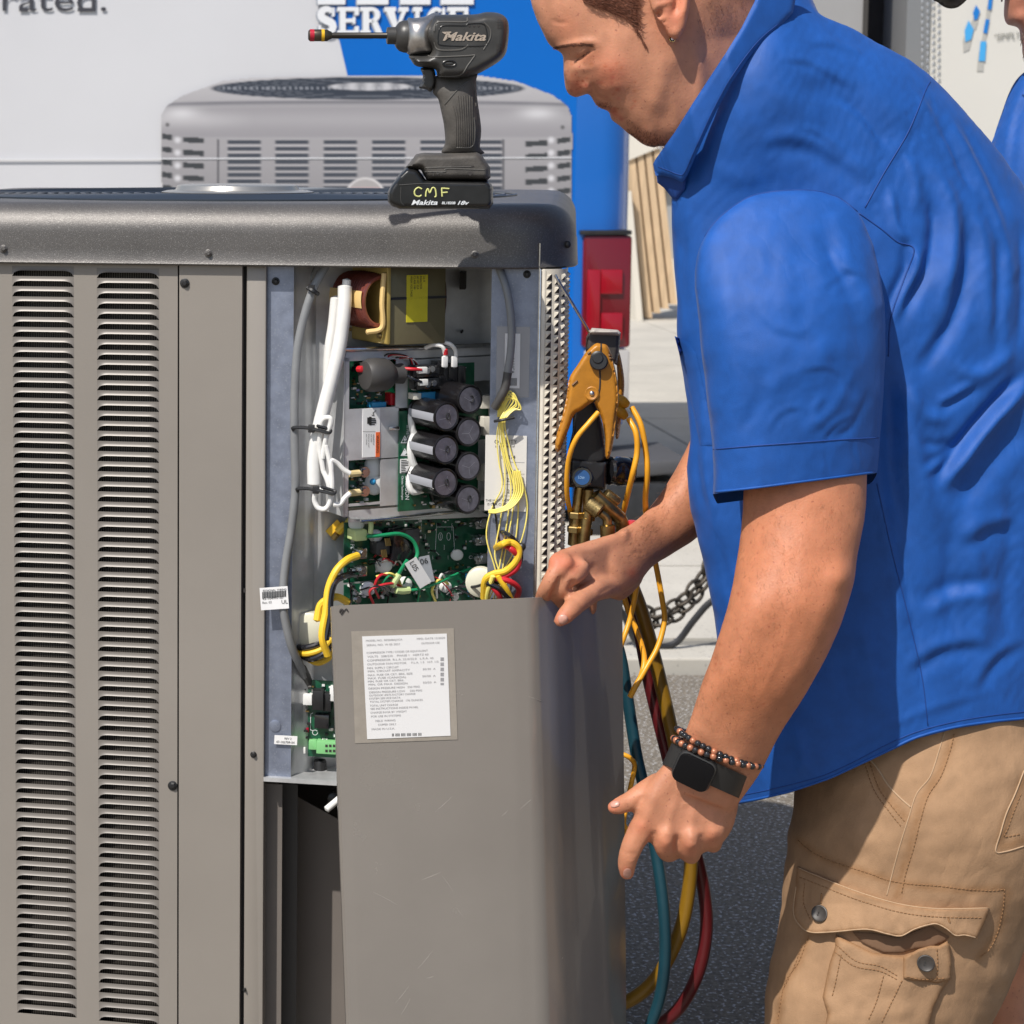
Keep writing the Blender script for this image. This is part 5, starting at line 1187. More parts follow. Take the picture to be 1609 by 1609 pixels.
Nn = normals(V, Fc); px_, py_ = pix(V); V = V+Nn*(np.sin(px_/9.0+py_/260.)*.00016+np.sin(px_/21.+1+py_/400.)*.0004+sines(px_, py_, 160, 44)*.0004)[:, None]*np.clip((px_-560)/60, .2, 1)[:, None]; n0 = len(V); V2 = np.vstack([V, V-Nn*0.0011]); Fc2 = Fc+[tuple(i+n0 for i in f)[::-1] for f in Fc]
bl_ = [j*m_ for j in range(rows+1)]; br_ = [j*m_+m_-1 for j in range(rows+1)]; tp_ = list(range(m_)); bt_ = [rows*m_+i for i in range(m_)]
for L in (bl_, br_, tp_, bt_):
    for a, b in zip(L[:-1], L[1:]): Fc2.append((a, b, b+n0, a+n0))
apaint = mat('panel paint', (0.248, 0.225, 0.200), 0.26, 0.15, var=0.05, vscale=5, bump=0.05, bscale=400, coat=0.3, rvar=.08, detail=8)
sh_ = mk('sheet', V2, Fc2, apaint, ap, angle=45); APT = bvh(sh_)
def ah(x, y, l=0.0006):
    h = hit(APT, x, y); h = P(x, y, 2.275) if h is None else h
    D = -ray(x, y); return h+D/np.linalg.norm(D)*l
def apoly(name, pts, m, l, par=ap): 
    mb = MB(); f = [ah(x, y, l) for x, y in pts]; b = [ah(x, y, l-0.0004) for x, y in pts]; n = len(pts)
    mb.add(f+b, [tuple(range(n))[::-1], tuple(range(n, 2*n))]+[(i, (i+1) % n, n+(i+1) % n, n+i) for i in range(n)]); return mb.obj(name, m, par, smooth=False, angle=None)
apoly('film_patch', [(552, 992), (713, 987), (719, 1162), (558, 1168)], mat('clear film on paint', (0.33, 0.295, 0.25), 0.16, 0.1, var=.06, vscale=80, bump=.3, bscale=120), 0.0006)
apoly('rating_label', [(569, 1000), (702, 995.5), (708, 1156), (577, 1161.5)], mat('label paper', (0.72, 0.71, 0.70), 0.45), 0.0012)
mb = MB(); al = lambda u, v: ah(u, v, 0.0016)
LL = [(575, 1005, 'MODEL NO.  RP2048AJVCA'), (576, 1012, 'SERIAL NO. W 05 2021'), (655, 1002, 'MFD. DATE 12/2020'), (662, 1009, 'OUTDOOR USE'), (576, 1024, 'COMPRESSOR TYPE / CODES OR EQUIVALENT'), (577, 1030, 'VOLTS   208/230    PHASE 1   HERTZ 60'), (577, 1036, 'COMPRESSOR  R.L.A. 22.0/22.0   L.R.A. 45'),
      (577, 1042, 'OUTDOOR FAN MOTOR     F.L.A. 1.5   H.P. 1/3'), (577, 1048, 'MIN. SUPPLY CIRCUIT'), (578, 1053, 'MIN. CIRCUIT AMPACITY            30/30  A'), (578, 1059, 'MAX. FUSE OR CKT. BRK. SIZE'), (578, 1064, 'MAX. FUSE (CANADA)               50/50  A'), (578, 1069, 'MIN. FUSE OR CKT. BRK.'), (579, 1074, 'MIN. OR MAX. DESIGN              50/50  A'),
      (579, 1080, 'DESIGN PRESSURE HIGH   550 PSIG'), (580, 1086, 'DESIGN PRESSURE LOW     250 PSIG'), (580, 1091, 'OUTDOOR UNITS FACTORY CHARGE'), (580, 1096, 'SYSTEM SERVICE DATA'), (581, 1101, 'TOTAL SYSTEM CHARGE   176 OUNCES'), (581, 1107, 'TOTAL UNIT CHARGE'), (582, 1112, 'SEE INSTRUCTIONS INSIDE PANEL'), (582, 1118, 'CHARGE R410A BY WEIGHT'), (583, 1124, 'FOR USE IN SYSTEMS'), (590, 1131, 'FIELD WIRING'), (594, 1137, 'COPPER ONLY'), (584, 1144, 'MADE IN U.S.A.')]
for x, y, t in LL: text_on(mb, t, al, x, y+3.2, 3.0, rot=-2.2, wpx=min(len(t)*2.6, 112))
mb.obj('label_print', greyink, ap, smooth=False, angle=None)
mb = MB()
for k in range(26):
    if k % 5 != 2: mb.add([al(616+k*1.8, 1152.5-k*.04), al(616.9+k*1.8, 1152.5-k*.04), al(616.9+k*1.8, 1157-k*.04), al(616+k*1.8, 1157-k*.04)], [(0, 1, 2, 3)])
mb.obj('barcode', ink, ap, smooth=False, angle=None)
mb = MB()
for k in range(23):
    if k % 4: y = 1031+k*2; mb.add([al(692, y), al(697.5, y), al(697.5, y+1.3), al(692, y+1.3)], [(0, 1, 2, 3)])
mb.obj('barcode', greyink, ap, smooth=False, angle=None)
mb = MB(); mb.tube([ah(534, 962, .0002), ah(536, 958, .0006), ah(539, 960, .0006), ah(536, 965, .0004)], .0012, n=6); mb.tube([ah(540, 961, .0004), ah(544, 957, .0005), ah(547, 961, .0003)], .0008, n=6)
mb.obj('paint_chip', darkm, ap)
rg = random.Random(8); scm = mat('light scratch', (.42, .39, .35), .5)
for k in range(16):
    x = rg.uniform(560, 830); y = rg.uniform(960, 1600)
    if 545 < x < 725 and 980 < y < 1175: continue
    a = rg.uniform(-1.2, 1.2); L_ = rg.uniform(8, 45); mb = MB(); mb.tube([ah(x, y, 0), ah(x+L_*.5*math.cos(a)+1, y+L_*.5*math.sin(a), .00005), ah(x+L_*math.cos(a), y+L_*math.sin(a), 0)], [.00004, .00014, .00004], n=4, sm=3, caps=False); mb.obj('scratch', scm, ap, angle=None)

#==TOOLS ON THE RIGHT
def Z4(L): return [(820+x/2.873, 400+y/2.873) for x, y in L]
MY = 2.425
cl = thing('spring_clamp', 'large worn ochre plastic spring clamp with a black pivot knob, gripping the gauge head', 'clamp', P(930, 720, MY-0.03))
V, Fc = inflate(Z4([(330, 403), (355, 402), (387, 412), (410, 470), (430, 560), (437, 650), (427, 730), (416, 830), (399, 905), (386, 922), (377, 905), (375, 830), (360, 745), (337, 690), (319, 668), (270, 702), (237, 722), (215, 780), (190, 840), (166, 890), (150, 875), (156, 820), (180, 740), (204, 650), (214, 560), (250, 500), (290, 440)]), MY-0.03, 0.011, step=3, mode='pillow', r=6)
cj = mk('jaw', V, Fc, clampm, cl, angle=60); CT = bvh(cj)
V, Fc = inflate(Z4([(420, 430), (440, 440), (457, 520), (463, 590), (455, 680), (442, 800), (432, 832), (422, 815), (424, 700), (432, 600), (428, 500)]), MY+0.03, 0.010, step=3, mode='pillow', r=5)
mk('jaw', V, Fc, clampm, cl, angle=60)
mb = drape(CT, Z4([(358, 404), (357, 430), (352, 515), (353, 560), (350, 610), (335, 650), (320, 668)]), 0.0010, lift=0.0002); mb.obj('jaw_seam', darkm, cl)
for pts in ([(215, 570), (205, 650), (185, 740), (160, 820)], [(405, 480), (425, 580), (428, 680), (410, 820)], [(325, 690), (355, 760), (368, 850)]):
    drape(CT, Z4(pts), 0.0013, lift=0.0).obj('rib', clampm, cl)
def zc4(x, y, l=0): x, y = Z4([(x, y)])[0]; h = hit(CT, x, y); D = -ray(x, y); return (h if h is not None else P(x, y, MY-.04))+D/np.linalg.norm(D)*l
vd = -ray(930, 560); vd /= np.linalg.norm(vd)
mb = MB(); c = zc4(343, 468); 
for k, (sx_, h_) in enumerate(((1, 0.010), (0.75, 0.0125))):
    mb.lathe(c-vd*0.004+UZ*-.003*k*0, vd, [(0, .0085*sx_), (h_-.001, .0085*sx_), (h_, .0070*sx_)], 20)
pk = mb.obj('pivot_knob', black, cl)
mb = MB(); mb.lathe(zc4(347, 482)-vd*0.004, vd, [(0, .0105), (.010, .0105), (.0115, .009)], 20); mb.obj('knob_collar', black, cl)
mb = MB(); mb.lathe(zc4(314, 627)-vd*.001, vd, [(0, .0085), (.002, .0085), (.003, .007), (.002, .0045), (.002, .0)], 20); mb.obj('pivot_boss', clampm, cl)
mb = MB(); mb.ball(zc4(316, 626, .001), .0033, 8); mb.obj('rivet', steel, cl)
for q in ((228, 590, 250, 570), (392, 455, 402, 458), (396, 468, 408, 472), (298, 448, 310, 440)):
    a, b = zc4(q[0], q[1], .0003), zc4(q[2], q[3], .0003); mb = MB(); mb.tube([a, b], .0015, n=6, sm=0); mb.obj('scuff', mat('worn brown scuff', (.16, .07, .015), .6), cl)
mg = thing('gauge_manifold', 'black digital gauge manifold with blue LOW knob and brass fittings hanging under the clamp', 'gauge', P(930, 870, MY+.02))
V, Fc = inflate(Z4([(290, 372), (302, 350), (315, 331), (435, 341), (447, 352), (441, 420), (428, 500), (380, 470), (330, 440), (288, 440)]), MY+.015, 0.020, step=3, mode='pillow', r=5, smooth=False)
mk('head_case', V, Fc, mat('dark brown tool case', (0.06, 0.052, 0.046), .5, var=.2, vscale=40), mg, angle=60)
V, Fc = inflate(Z4([(303, 350), (316, 331), (433, 340), (446, 352), (440, 366), (305, 362)]), MY-.004, 0.012, step=3, mode='pillow', r=5, smooth=False); mk('head_cap', V, Fc, mat('grey cap', (.42, .38, .34), .45), mg, angle=60)
V, Fc = inflate(Z4([(318, 655), (350, 715), (374, 830), (368, 940), (214, 930), (228, 800), (238, 710)]), MY+.01, 0.018, step=3, mode='pillow', r=5); mk('body_case', V, Fc, black, mg, angle=60)
V, Fc = inflate(Z4([(219, 915), (387, 935), (382, 1068), (214, 1050)]), MY+.01, 0.024, step=3, mode='pillow', r=5, smooth=False); bc = mk('valve_body', V, Fc, black, mg, angle=60)
x, y = Z4([(272, 1003)])[0]; c = P(x, y, MY-.02)
mb = MB(); mb.lathe(c+vd*-.005, vd, [(0, .0125), (.016, .0130), (.018, .0115)], 12); kn = mb.obj('valve_knob', blackg, mg)
mb = MB(); mb.lathe(c+vd*.012, vd, [(0, .0090), (.0016, .0088)], 24); mb.obj('knob_cap', mat('dark blue cap', (.015, .07, .20), .4), kn)
mb = MB(); text_on(mb, 'LOW', lambda u, v: P(u, v, MY-.02)+vd*.0142, x-6.0, y+1.5, 4, rot=8, wpx=10); mb.obj('knob_lettering', mat('light blue ink', (.35, .55, .8), .5), kn, smooth=False, angle=None)
x0, y0 = Z4([(385, 975)])[0]; x1, y1 = Z4([(498, 975)])[0]; mb = MB(); a_, b_ = P(x0, y0, MY+.01), P(x1, y1+2, MY+.02); r_ = .0175
mb.lathe(a_, b_-a_, [(0, r_*.9), (.003, r_), (.006, r_*.95), (.012, r_*.95), (.014, r_), (.026, r_), (.028, r_*.93), (.030, r_)], 14); mb.obj('side_knob', blackg, mg)
def z4t(name, m, L, r_, par=mg, n=12, **k): pts = Z4([(a, b) for a, b, *_ in L]); mb = MB(); mb.tube([P(u, v, MY+(q[2] if len(q) > 2 else 0)) for (u, v), q in zip(pts, L)], r_, n=n, **k); return mb.obj(name, m, par)
for L, r_ in (([(262, 1050), (252, 1120), (246, 1180)], .0062), ([(246, 1180), (240, 1240), (236, 1310)], .0078), ([(300, 1060, -.01), (300, 1140, -.01), (295, 1190, -.01)], .0065), ([(293, 1190, -.01), (284, 1250, -.01), (278, 1320, -.01)], .0072),
              ([(330, 1085, -.015), (390, 1140, -.015), (440, 1190, -.01)], .0085), ([(440, 1190), (455, 1230), (450, 1300)], .0085), ([(355, 1165, -.02), (382, 1190, -.02), (386, 1230, -.02)], .0055), ([(386, 1222, -.02), (387, 1255, -.02), (388, 1290, -.02)], .0088)): z4t('brass_pipe', brass, L, r_)
for (x, y, R_, o) in ((325, 1140, 38, -.02), (405, 1098, 25, -.01)):
    u, v = Z4([(x, y)])[0]; mb = MB(); s_ = MY/FPX/2.873; ax = np.array([.75, -.35, -.55]) if R_ > 30 else np.array([-.8, -.2, .6]); c = P(u, v, MY+o)
    mb.lathe(c-ax/np.linalg.norm(ax)*.010, ax, [(0, R_*s_*.8), (.002, R_*s_), (.018, R_*s_), (.020, R_*s_*.8)], 26); mb.obj('knurled_nut', mat('knurled brass', (.34, .25, .11), .45, 1.0, var=.5, vscale=600), mg)
for x, y in ((246, 1176), (294, 1186), (240, 1240), (284, 1250)):
    u, v = Z4([(x, y)])[0]; mb = MB(); mb.lathe(P(u, v, MY-.005)+UZ*.004, -UZ, [(0, .0088), (.001, .0098), (.007, .0098), (.008, .0088)], 6); mb.obj('hex_collar', brass, mg, angle=20)
one('low_nut', mat('pink red nut', (.55, .03, .04), .4), mg, lambda mb: mb.lathe(P(993, 818, MY), -UZ, [(0, .005), (.004, .006), (.022, .006)], 12))
for L in ([(427, 650), (455, 665), (478, 680)], [(424, 695), (450, 715), (470, 735)]):
    z4t('cable_plug', mat('yellow rubber plug', (.62, .30, .01), .45), [(a, b, .01) for a, b in L], [.0062, .0068, .0045])
# hoses, one thing each
def hose(name, label, m, pts, r_, cat='hose', group=None):
    group = 'refrigerant hoses of the gauge set' if cat == 'hose' else 'orange sensor cables of the gauge set'
    mb = MB(); w_ = [P(q[0], q[1], q[2]-(.075 if q[1] < 760 else .075*max(0, (900-q[1])/140)) if cat == 'cable' else q[2]) for q in pts]; mb.tube(w_, r_, n=14, sm=8); o = mb.obj(name, m); tag(o, label, cat, group); return o
hose('refrigerant_hose', 'teal blue refrigerant hose hanging in a loop beside the panel edge', tblue, [(925, 880, 2.54), (945, 950, 2.52), (972, 1020, 2.50), (985, 1090, 2.49), (999, 1180, 2.48), (1012, 1240, 2.47), (1030, 1335, 2.46), (1042, 1420, 2.45), (1045, 1500, 2.45), (1036, 1570, 2.46), (1010, 1640, 2.47), (985, 1700, 2.48)], .0072)
hose('refrigerant_hose', 'mustard yellow refrigerant hose running down behind the watch hand and curling left', tyel, [(968, 850, 2.53), (985, 900, 2.52), (1008, 960, 2.51), (1030, 1040, 2.505), (1049, 1120, 2.50), (1064, 1190, 2.49), (1080, 1270, 2.48), (1086, 1330, 2.48), (1082, 1400, 2.48), (1066, 1470, 2.48), (1030, 1538, 2.49), (985, 1574, 2.50), (930, 1590, 2.52)], .0085)
hose('refrigerant_hose', 'dark red refrigerant hose bulging out to the right at the bottom', tred, [(960, 850, 2.56), (985, 920, 2.55), (1004, 990, 2.54), (1020, 1070, 2.53), (1037, 1140, 2.52), (1055, 1210, 2.51), (1078, 1290, 2.50), (1093, 1340, 2.50), (1106, 1400, 2.50), (1110, 1460, 2.50), (1098, 1525, 2.50), (1070, 1580, 2.51), (1030, 1615, 2.52), (980, 1640, 2.53)], .0080)
hose('sensor_cable', 'orange yellow sensor cable that swings furthest right past the arm', orcab, [(993, 640, 2.50), (1007, 668, 2.49), (1015, 710, 2.49), (1017, 745, 2.49), (1014, 790, 2.49), (1020, 845, 2.50), (1030, 885, 2.50), (1041, 945, 2.49), (1044, 975, 2.49), (1034, 1015, 2.48), (1015, 1050, 2.47), (1000, 1076, 2.46), (990, 1095, 2.46)], .0034, 'cable')
hose('sensor_cable', 'orange yellow sensor cable that drops straight behind the wrist', orcab, [(988, 658, 2.49), (999, 680, 2.48), (1001, 710, 2.48), (994, 745, 2.48), (983, 790, 2.49), (975, 830, 2.50), (975, 900, 2.51), (984, 950, 2.50), (1000, 990, 2.49), (1012, 1030, 2.48), (1008, 1060, 2.47), (992, 1090, 2.46)], .0034, 'cable')
hose('sensor_cable', 'orange yellow sensor cable curving round the left of the blue knob', orcab, [(940, 648, 2.455), (925, 665, 2.45), (905, 690, 2.45), (893, 725, 2.46), (891, 775, 2.47), (898, 815, 2.48), (904, 856, 2.49), (915, 900, 2.5)], .0030, 'cable')
hose('sensor_cable', 'thin orange cable crossing the hoses just below the far hand', orcab, [(1010, 880, 2.47), (1003, 910, 2.47), (992, 965, 2.47), (979, 1005, 2.46), (965, 1040, 2.46)], .0032, 'cable')
hose('sensor_cable', 'short orange cable loop peeking out at the panel edge above the thumb', orcab, [(960, 1183, 2.47), (980, 1186, 2.46), (992, 1193, 2.46), (997, 1205, 2.47), (990, 1240, 2.47), (980, 1290, 2.46), (984, 1306, 2.46), (965, 1330, 2.47)], .0030, 'cable')
mb = MB(); mb.tube([P(872, 432, 2.395), P(880, 446, 2.395), P(900, 478, 2.40), P(926, 522, 2.415)], .0019, n=10, sm=2); tag(mb.obj('metal_probe', steel), 'thin bright metal probe leaning from the coil guard to the gauge head', 'probe')

#==IMPACT DRIVER
d_ = ray(690, 327); tt_ = (zt-EYE)/d_[2]; DY = (CAM+d_*tt_)[1]+0.034
def Z5(L): return [(460+x/3.352, y/3.352) for x, y in L]
dr = thing('impact_driver', 'dusty black cordless impact driver with long bit standing on top of the unit', 'power tool', P(690, 326, DY))
def part5(name, L, m, T, r=8, st=4, smooth=True, mode='pillow', Y=DY, par=dr, ang=55): V, Fc = inflate(Z5(L), Y, T, step=st, mode=mode, r=r, smooth=smooth); return mk(name, V, Fc, m, par, angle=ang)
hs = part5('motor_housing', [(735, 95), (760, 78), (950, 76), (1015, 64), (1080, 68), (1122, 92), (1138, 140), (1133, 230), (1120, 285), (1085, 325), (1015, 368), (960, 395), (880, 415), (770, 410), (748, 365), (655, 350), (625, 320), (615, 290), (705, 285), (728, 262), (700, 205), (700, 150)], gtool2, .031, r=14, st=3)
grip = part5('grip', [(752, 400), (880, 400), (968, 385), (966, 430), (972, 520), (985, 610), (993, 690), (986, 775), (1000, 812), (795, 812), (803, 750), (796, 660), (780, 580), (765, 520), (738, 488), (748, 440)], gtool, .020, mode='poisson', st=3)
foot = part5('battery_mount', [(592, 884), (625, 845), (650, 812), (690, 804), (800, 806), (970, 798), (995, 815), (1040, 882), (1042, 935), (1022, 952), (705, 950), (675, 895)], gtool, .033, r=10, st=3, smooth=False)
bat = part5('battery', [(500, 1012), (512, 985), (560, 918), (600, 880), (660, 890), (700, 945), (1030, 950), (1056, 985), (1056, 1072), (1035, 1101), (565, 1101), (520, 1085), (500, 1062)], gbat, .034, r=7, st=3, smooth=False)
gc = part5('gear_case', [(600, 108), (640, 96), (700, 86), (740, 68), (775, 76), (775, 95), (745, 140), (740, 175), (745, 225), (755, 262), (760, 284), (690, 288), (600, 280)], alum, .026, mode='poisson', st=3)
def X5(name, prof, yc, m, par=dr, n=28):    # turned part along the tool's axis, zoomed pixel profile
    s_ = DY/FPX/3.352; x0 = prof[0][0]; c = P(*Z5([(x0, yc)])[0], DY); mb = MB(); mb.lathe(c, (1, 0, 0), [((x-x0)*s_, r*s_) for x, r in prof], n); return mb.obj(name, m, par)
X5('nose_bumper', [(540, 50), (548, 62), (562, 76), (585, 84), (606, 85)], 192, gtool2); X5('anvil', [(495, 38), (498, 44), (530, 45), (545, 46)], 188, gtool2)
bt = X5('driver_bit', [(200, 13), (215, 16), (490, 16), (498, 20)], 187, mat('dark bit steel', (.05, .045, .04), .35, .8)); 
X5('bit_socket', [(86, 27), (92, 31), (180, 31), (190, 24), (204, 18)], 186, mat('socket steel', (.10, .085, .06), .35, .8, var=.3, vscale=50))
X5('red_band', [(90, 31.8), (112, 31.8)], 186, mat('red band', (.45, .01, .03), .4), bt); X5('yellow_band', [(150, 32), (166, 32)], 186, mat('yellow band', (.7, .4, .01), .4), bt); X5('bit_tip', [(82, 22), (86, 27)], 186, darkm, bt)
part5('trigger', [(675, 358), (735, 360), (750, 380), (752, 430), (742, 465), (725, 484), (700, 470), (665, 462), (680, 430), (685, 395)], gtool2, .009, r=4, st=3)
HT, GT, FT, BTT = bvh(hs), bvh(grip), bvh(foot), bvh(bat)
def on(tree, x, y, l=.0004): u, v = Z5([(x, y)])[0]; h = hit(tree, u, v); D = -ray(u, v); return (h if h is not None else P(u, v, DY-.03))+D/np.linalg.norm(D)*l
def l5(name, tree, L, r_, m, par, lift=0): drape(tree, Z5(L), r_, lift=lift, n=6).obj(name, m, par)
edge = mat('dusty edge', (.085, .08, .072), .6)
for L in ([(745, 165), (765, 118), (905, 116), (920, 95)], [(745, 225), (770, 262), (880, 262), (925, 238)], [(1010, 120), (1040, 155), (1040, 200), (1005, 262)], [(615, 290), (700, 290), (745, 300), (900, 295), (960, 290)], [(960, 292), (925, 340), (880, 395), (770, 402)]): l5('panel_ridge', HT, L, .0009, edge, hs)
for L in ([(770, 155), (795, 135), (905, 134), (925, 125), (1000, 125), (1020, 160), (1022, 215), (1000, 240), (790, 238), (765, 210), (770, 155)],): l5('badge_rim', HT, L, .0006, gbat, hs, lift=.0003)
for x0, y0 in ((1078, 105), (1092, 105), (1078, 122), (1092, 122), (1078, 139), (1092, 139), (1074, 230), (1090, 230), (1074, 246), (1090, 246), (1074, 262), (1090, 262)):
    mb = MB(); mb.prism([on(HT, x0, y0), on(HT, x0+10, y0), on(HT, x0+10, y0+12), on(HT, x0, y0+12)], (0, .001, 0)); mb.obj('vent_slot', darkm, hs, smooth=False, angle=None)
for x0, y0 in ((922, 134), (946, 134), (970, 134), (925, 240), (950, 240), (975, 240)):
    mb = MB(); mb.prism([on(HT, x0, y0), on(HT, x0+16, y0), on(HT, x0+9, y0+11)], (0, .001, 0)); mb.obj('vent_slot', darkm, hs, smooth=False, angle=None)
silv = mat('silver badge', (.62, .50, .40), .3, .6)
def scrp(mb, tree, x, y, hh, wpx, sh=.35, t='Makita', z=.0008, off=.022): text_on(mb, t, lambda u, v: on(tree, (u-460)*3.352, v*3.352, z), *Z5([(x, y)])[0], hh/3.352, off=off, shear=sh, wpx=wpx/3.352)
mb = MB(); scrp(mb, HT, 790, 213, 44, 228); mb.add([on(HT, 800, 180, .0008), on(HT, 835, 172, .0008), on(HT, 835, 166, .0008), on(HT, 785, 168, .0008)], [(0, 1, 2, 3)]); mb.obj('brand_badge', silv, hs, smooth=False, angle=None)
mb = MB(); ps = [on(HT, 790+34*(1+math.cos(t)), 334+15*math.sin(t), .0006) for t in np.linspace(0, 2*math.pi, 20)]; mb.tube(ps, .0010, n=6, caps=False, sm=0); mb.obj('switch_rim', gbat, hs)
mb = MB(); mb.ball(on(HT, 824, 334, -.001), .0062, 8, (1.05, .3, .45)); mb.obj('direction_switch', gtool2, hs)
for k in range(9):
    x = 858+k*11; drape(GT, Z5([(x-(9-k)*1.5, 505 if k > 1 else 560), (x, 620), (x+2, 700), (x+2, 775)]), .0007, lift=0).obj('grip_rib', gtool, grip)
for L in ([(800, 550), (870, 470), (935, 425), (955, 470), (965, 560)], [(862, 778), (945, 770), (960, 690), (955, 620)]): l5('grip_ridge', GT, L, .0009, edge, grip)
for L in ([(600, 886), (940, 878)], [(690, 905), (800, 905), (815, 890), (1030, 895)]): l5('mount_line', FT, L, .0007, edge, foot)
one('mount_slot', darkm, foot, lambda mb: mb.prism([on(FT, 835, 874), on(FT, 955, 872), on(FT, 955, 880), on(FT, 835, 882)], (0, .001, 0)), smooth=False, angle=None)
mb = MB(); mb.lathe(on(FT, 933, 915, -.001), -FW, [(0, .0022), (.0015, .0022)], 12); mb.obj('screw_hole', darkm, foot)
mb = MB(); scrp(mb, FT, 737, 926, 18, 55, 0.2, 'LXT', off=.01); mb.obj('mount_lettering', mat('grey relief', (.10, .095, .09), .5), foot, smooth=False, angle=None)
for L in ([(560, 975), (700, 968), (1045, 972)], [(570, 985), (570, 1060), (590, 1085)], [(1040, 985), (1042, 1060)]): l5('battery_ridge', BTT, L, .0006, gtool2, bat)
pen = mat('pale yellow paint marker', (.62, .62, .22), .6)
for L in ([(680, 995), (660, 988), (642, 1005), (645, 1028), (665, 1035), (678, 1028)], [(700, 1035), (703, 1010), (712, 995), (722, 1015), (735, 990), (750, 995), (755, 1030), (748, 1038)], [(787, 1035), (785, 995), (790, 992), (824, 994)], [(788, 1015), (815, 1013)]):
    drape(BTT, Z5(L), .0009, lift=.0002).obj('marker_letter', pen, bat)
mb = MB(); scrp(mb, BTT, 625, 1079, 26, 138, .3); scrp(mb, BTT, 785, 1075, 13, 72, .2, 'BL1820B'); scrp(mb, BTT, 868, 1078, 20, 62, .35, '18v'); mb.obj('battery_lettering', whiteink, bat, smooth=False, angle=None)
#==PERSON
man = thing('person', 'man in blue shirt and khaki cargo shorts bending over the loose panel', 'person', (P(1380, 1400, 2.33)[0], 2.33, 0.0))
head = [(834, 2), (842, 28), (852, 49), (859, 65), (866, 74), (875, 79), (884, 86), (885, 100), (886, 122), (889, 141), (896, 150), (906, 153), (916, 150), (926, 147), (931, 156), (936, 165), (945, 171), (955, 174), (959, 179), (959, 186), (966, 193), (975, 199), (983, 206), (998, 218), (1010, 227), (1026, 232), (1042, 229), (1052, 238), (1080, 275), (1150, 290), (1230, 200), (1240, 80), (1215, -10), (1190, -95), (1125, -165), (1040, -200), (950, -192), (880, -150), (843, -75), (832, -25)]
parts = [inflate(head, 2.36, lambda x, y: 0.080-0.030*np.clip((x-1060)/90, 0, 1)*np.clip((y+60)/120, 0, 1), step=3.2, mode='poisson', pw=0.9)]
# torso core, hidden by the shirt
parts.append(loft([(1150, 120, 1270, 140, 2.38, .03), (1150, 260, 1440, 230, 2.38, .07), (1130, 500, 1540, 480, 2.38, .11), (1140, 800, 1580, 800, 2.38, .13), (1230, 1150, 1590, 1130, 2.38, .13), (1290, 1350, 1560, 1350, 2.36, .09)], 28, 5))
# near arm
parts.append(loft([(1200, 380, 1330, 380, 2.22, .045), (1185, 560, 1345, 540, 2.21, .046), (1174, 700, 1358, 690, 2.19, .050), (1170, 770, 1359, 755, 2.180, .053), (1168, 820, 1356, 810, 2.172, .054), (1160, 880, 1345, 870, 2.158, .054), (1146, 950, 1330, 945, 2.14, .051), (1126, 1015, 1304, 1015, 2.14, .047), (1104, 1075, 1264, 1090, 2.145, .041), (1086, 1130, 1226, 1150, 2.155, .034), (1070, 1172, 1194, 1212, 2.165, .028), (1058, 1205, 1166, 1252, 2.175, .026), (1045, 1235, 1150, 1275, 2.18, .024)], 36, 6))
# near hand
palm = [(1062, 1188), (1110, 1215), (1158, 1240), (1160, 1268), (1152, 1300), (1138, 1322), (1112, 1338), (1080, 1345), (1052, 1342), (1030, 1330), (1008, 1316), (997, 1298), (998, 1275), (1008, 1245), (1030, 1215)]
parts.append(inflate(palm, 2.185, 0.021, step=3, mode='pillow', r=34))
parts += [limb(q) for q in (
    [(1020, 1285, 2.182, 24), (1002, 1312, 2.180, 19.5), (991, 1335, 2.178, 17), (985, 1355, 2.180, 15.5), (985, 1371, 2.184, 12.5)],     # index
    [(1035, 1235, 2.19, 22), (1010, 1248, 2.188, 19), (988, 1260, 2.184, 16), (971, 1267, 2.180, 13.5), (964, 1269, 2.180, 11)],         # thumb
    [(1045, 1310, 2.172, 20), (1045, 1331, 2.178, 17.5), (1052, 1340, 2.20, 15.5), (1062, 1325, 2.222, 14), (1068, 1312, 2.226, 12)],
    [(1085, 1315, 2.170, 20), (1083, 1334, 2.178, 17.5), (1086, 1342, 2.20, 15.5), (1092, 1326, 2.222, 14), (1096, 1312, 2.226, 12)],
    [(1122, 1300, 2.175, 19), (1120, 1318, 2.182, 16.5), (1120, 1326, 2.20, 14.5), (1120, 1312, 2.22, 13), (1120, 1300, 2.224, 11)])]
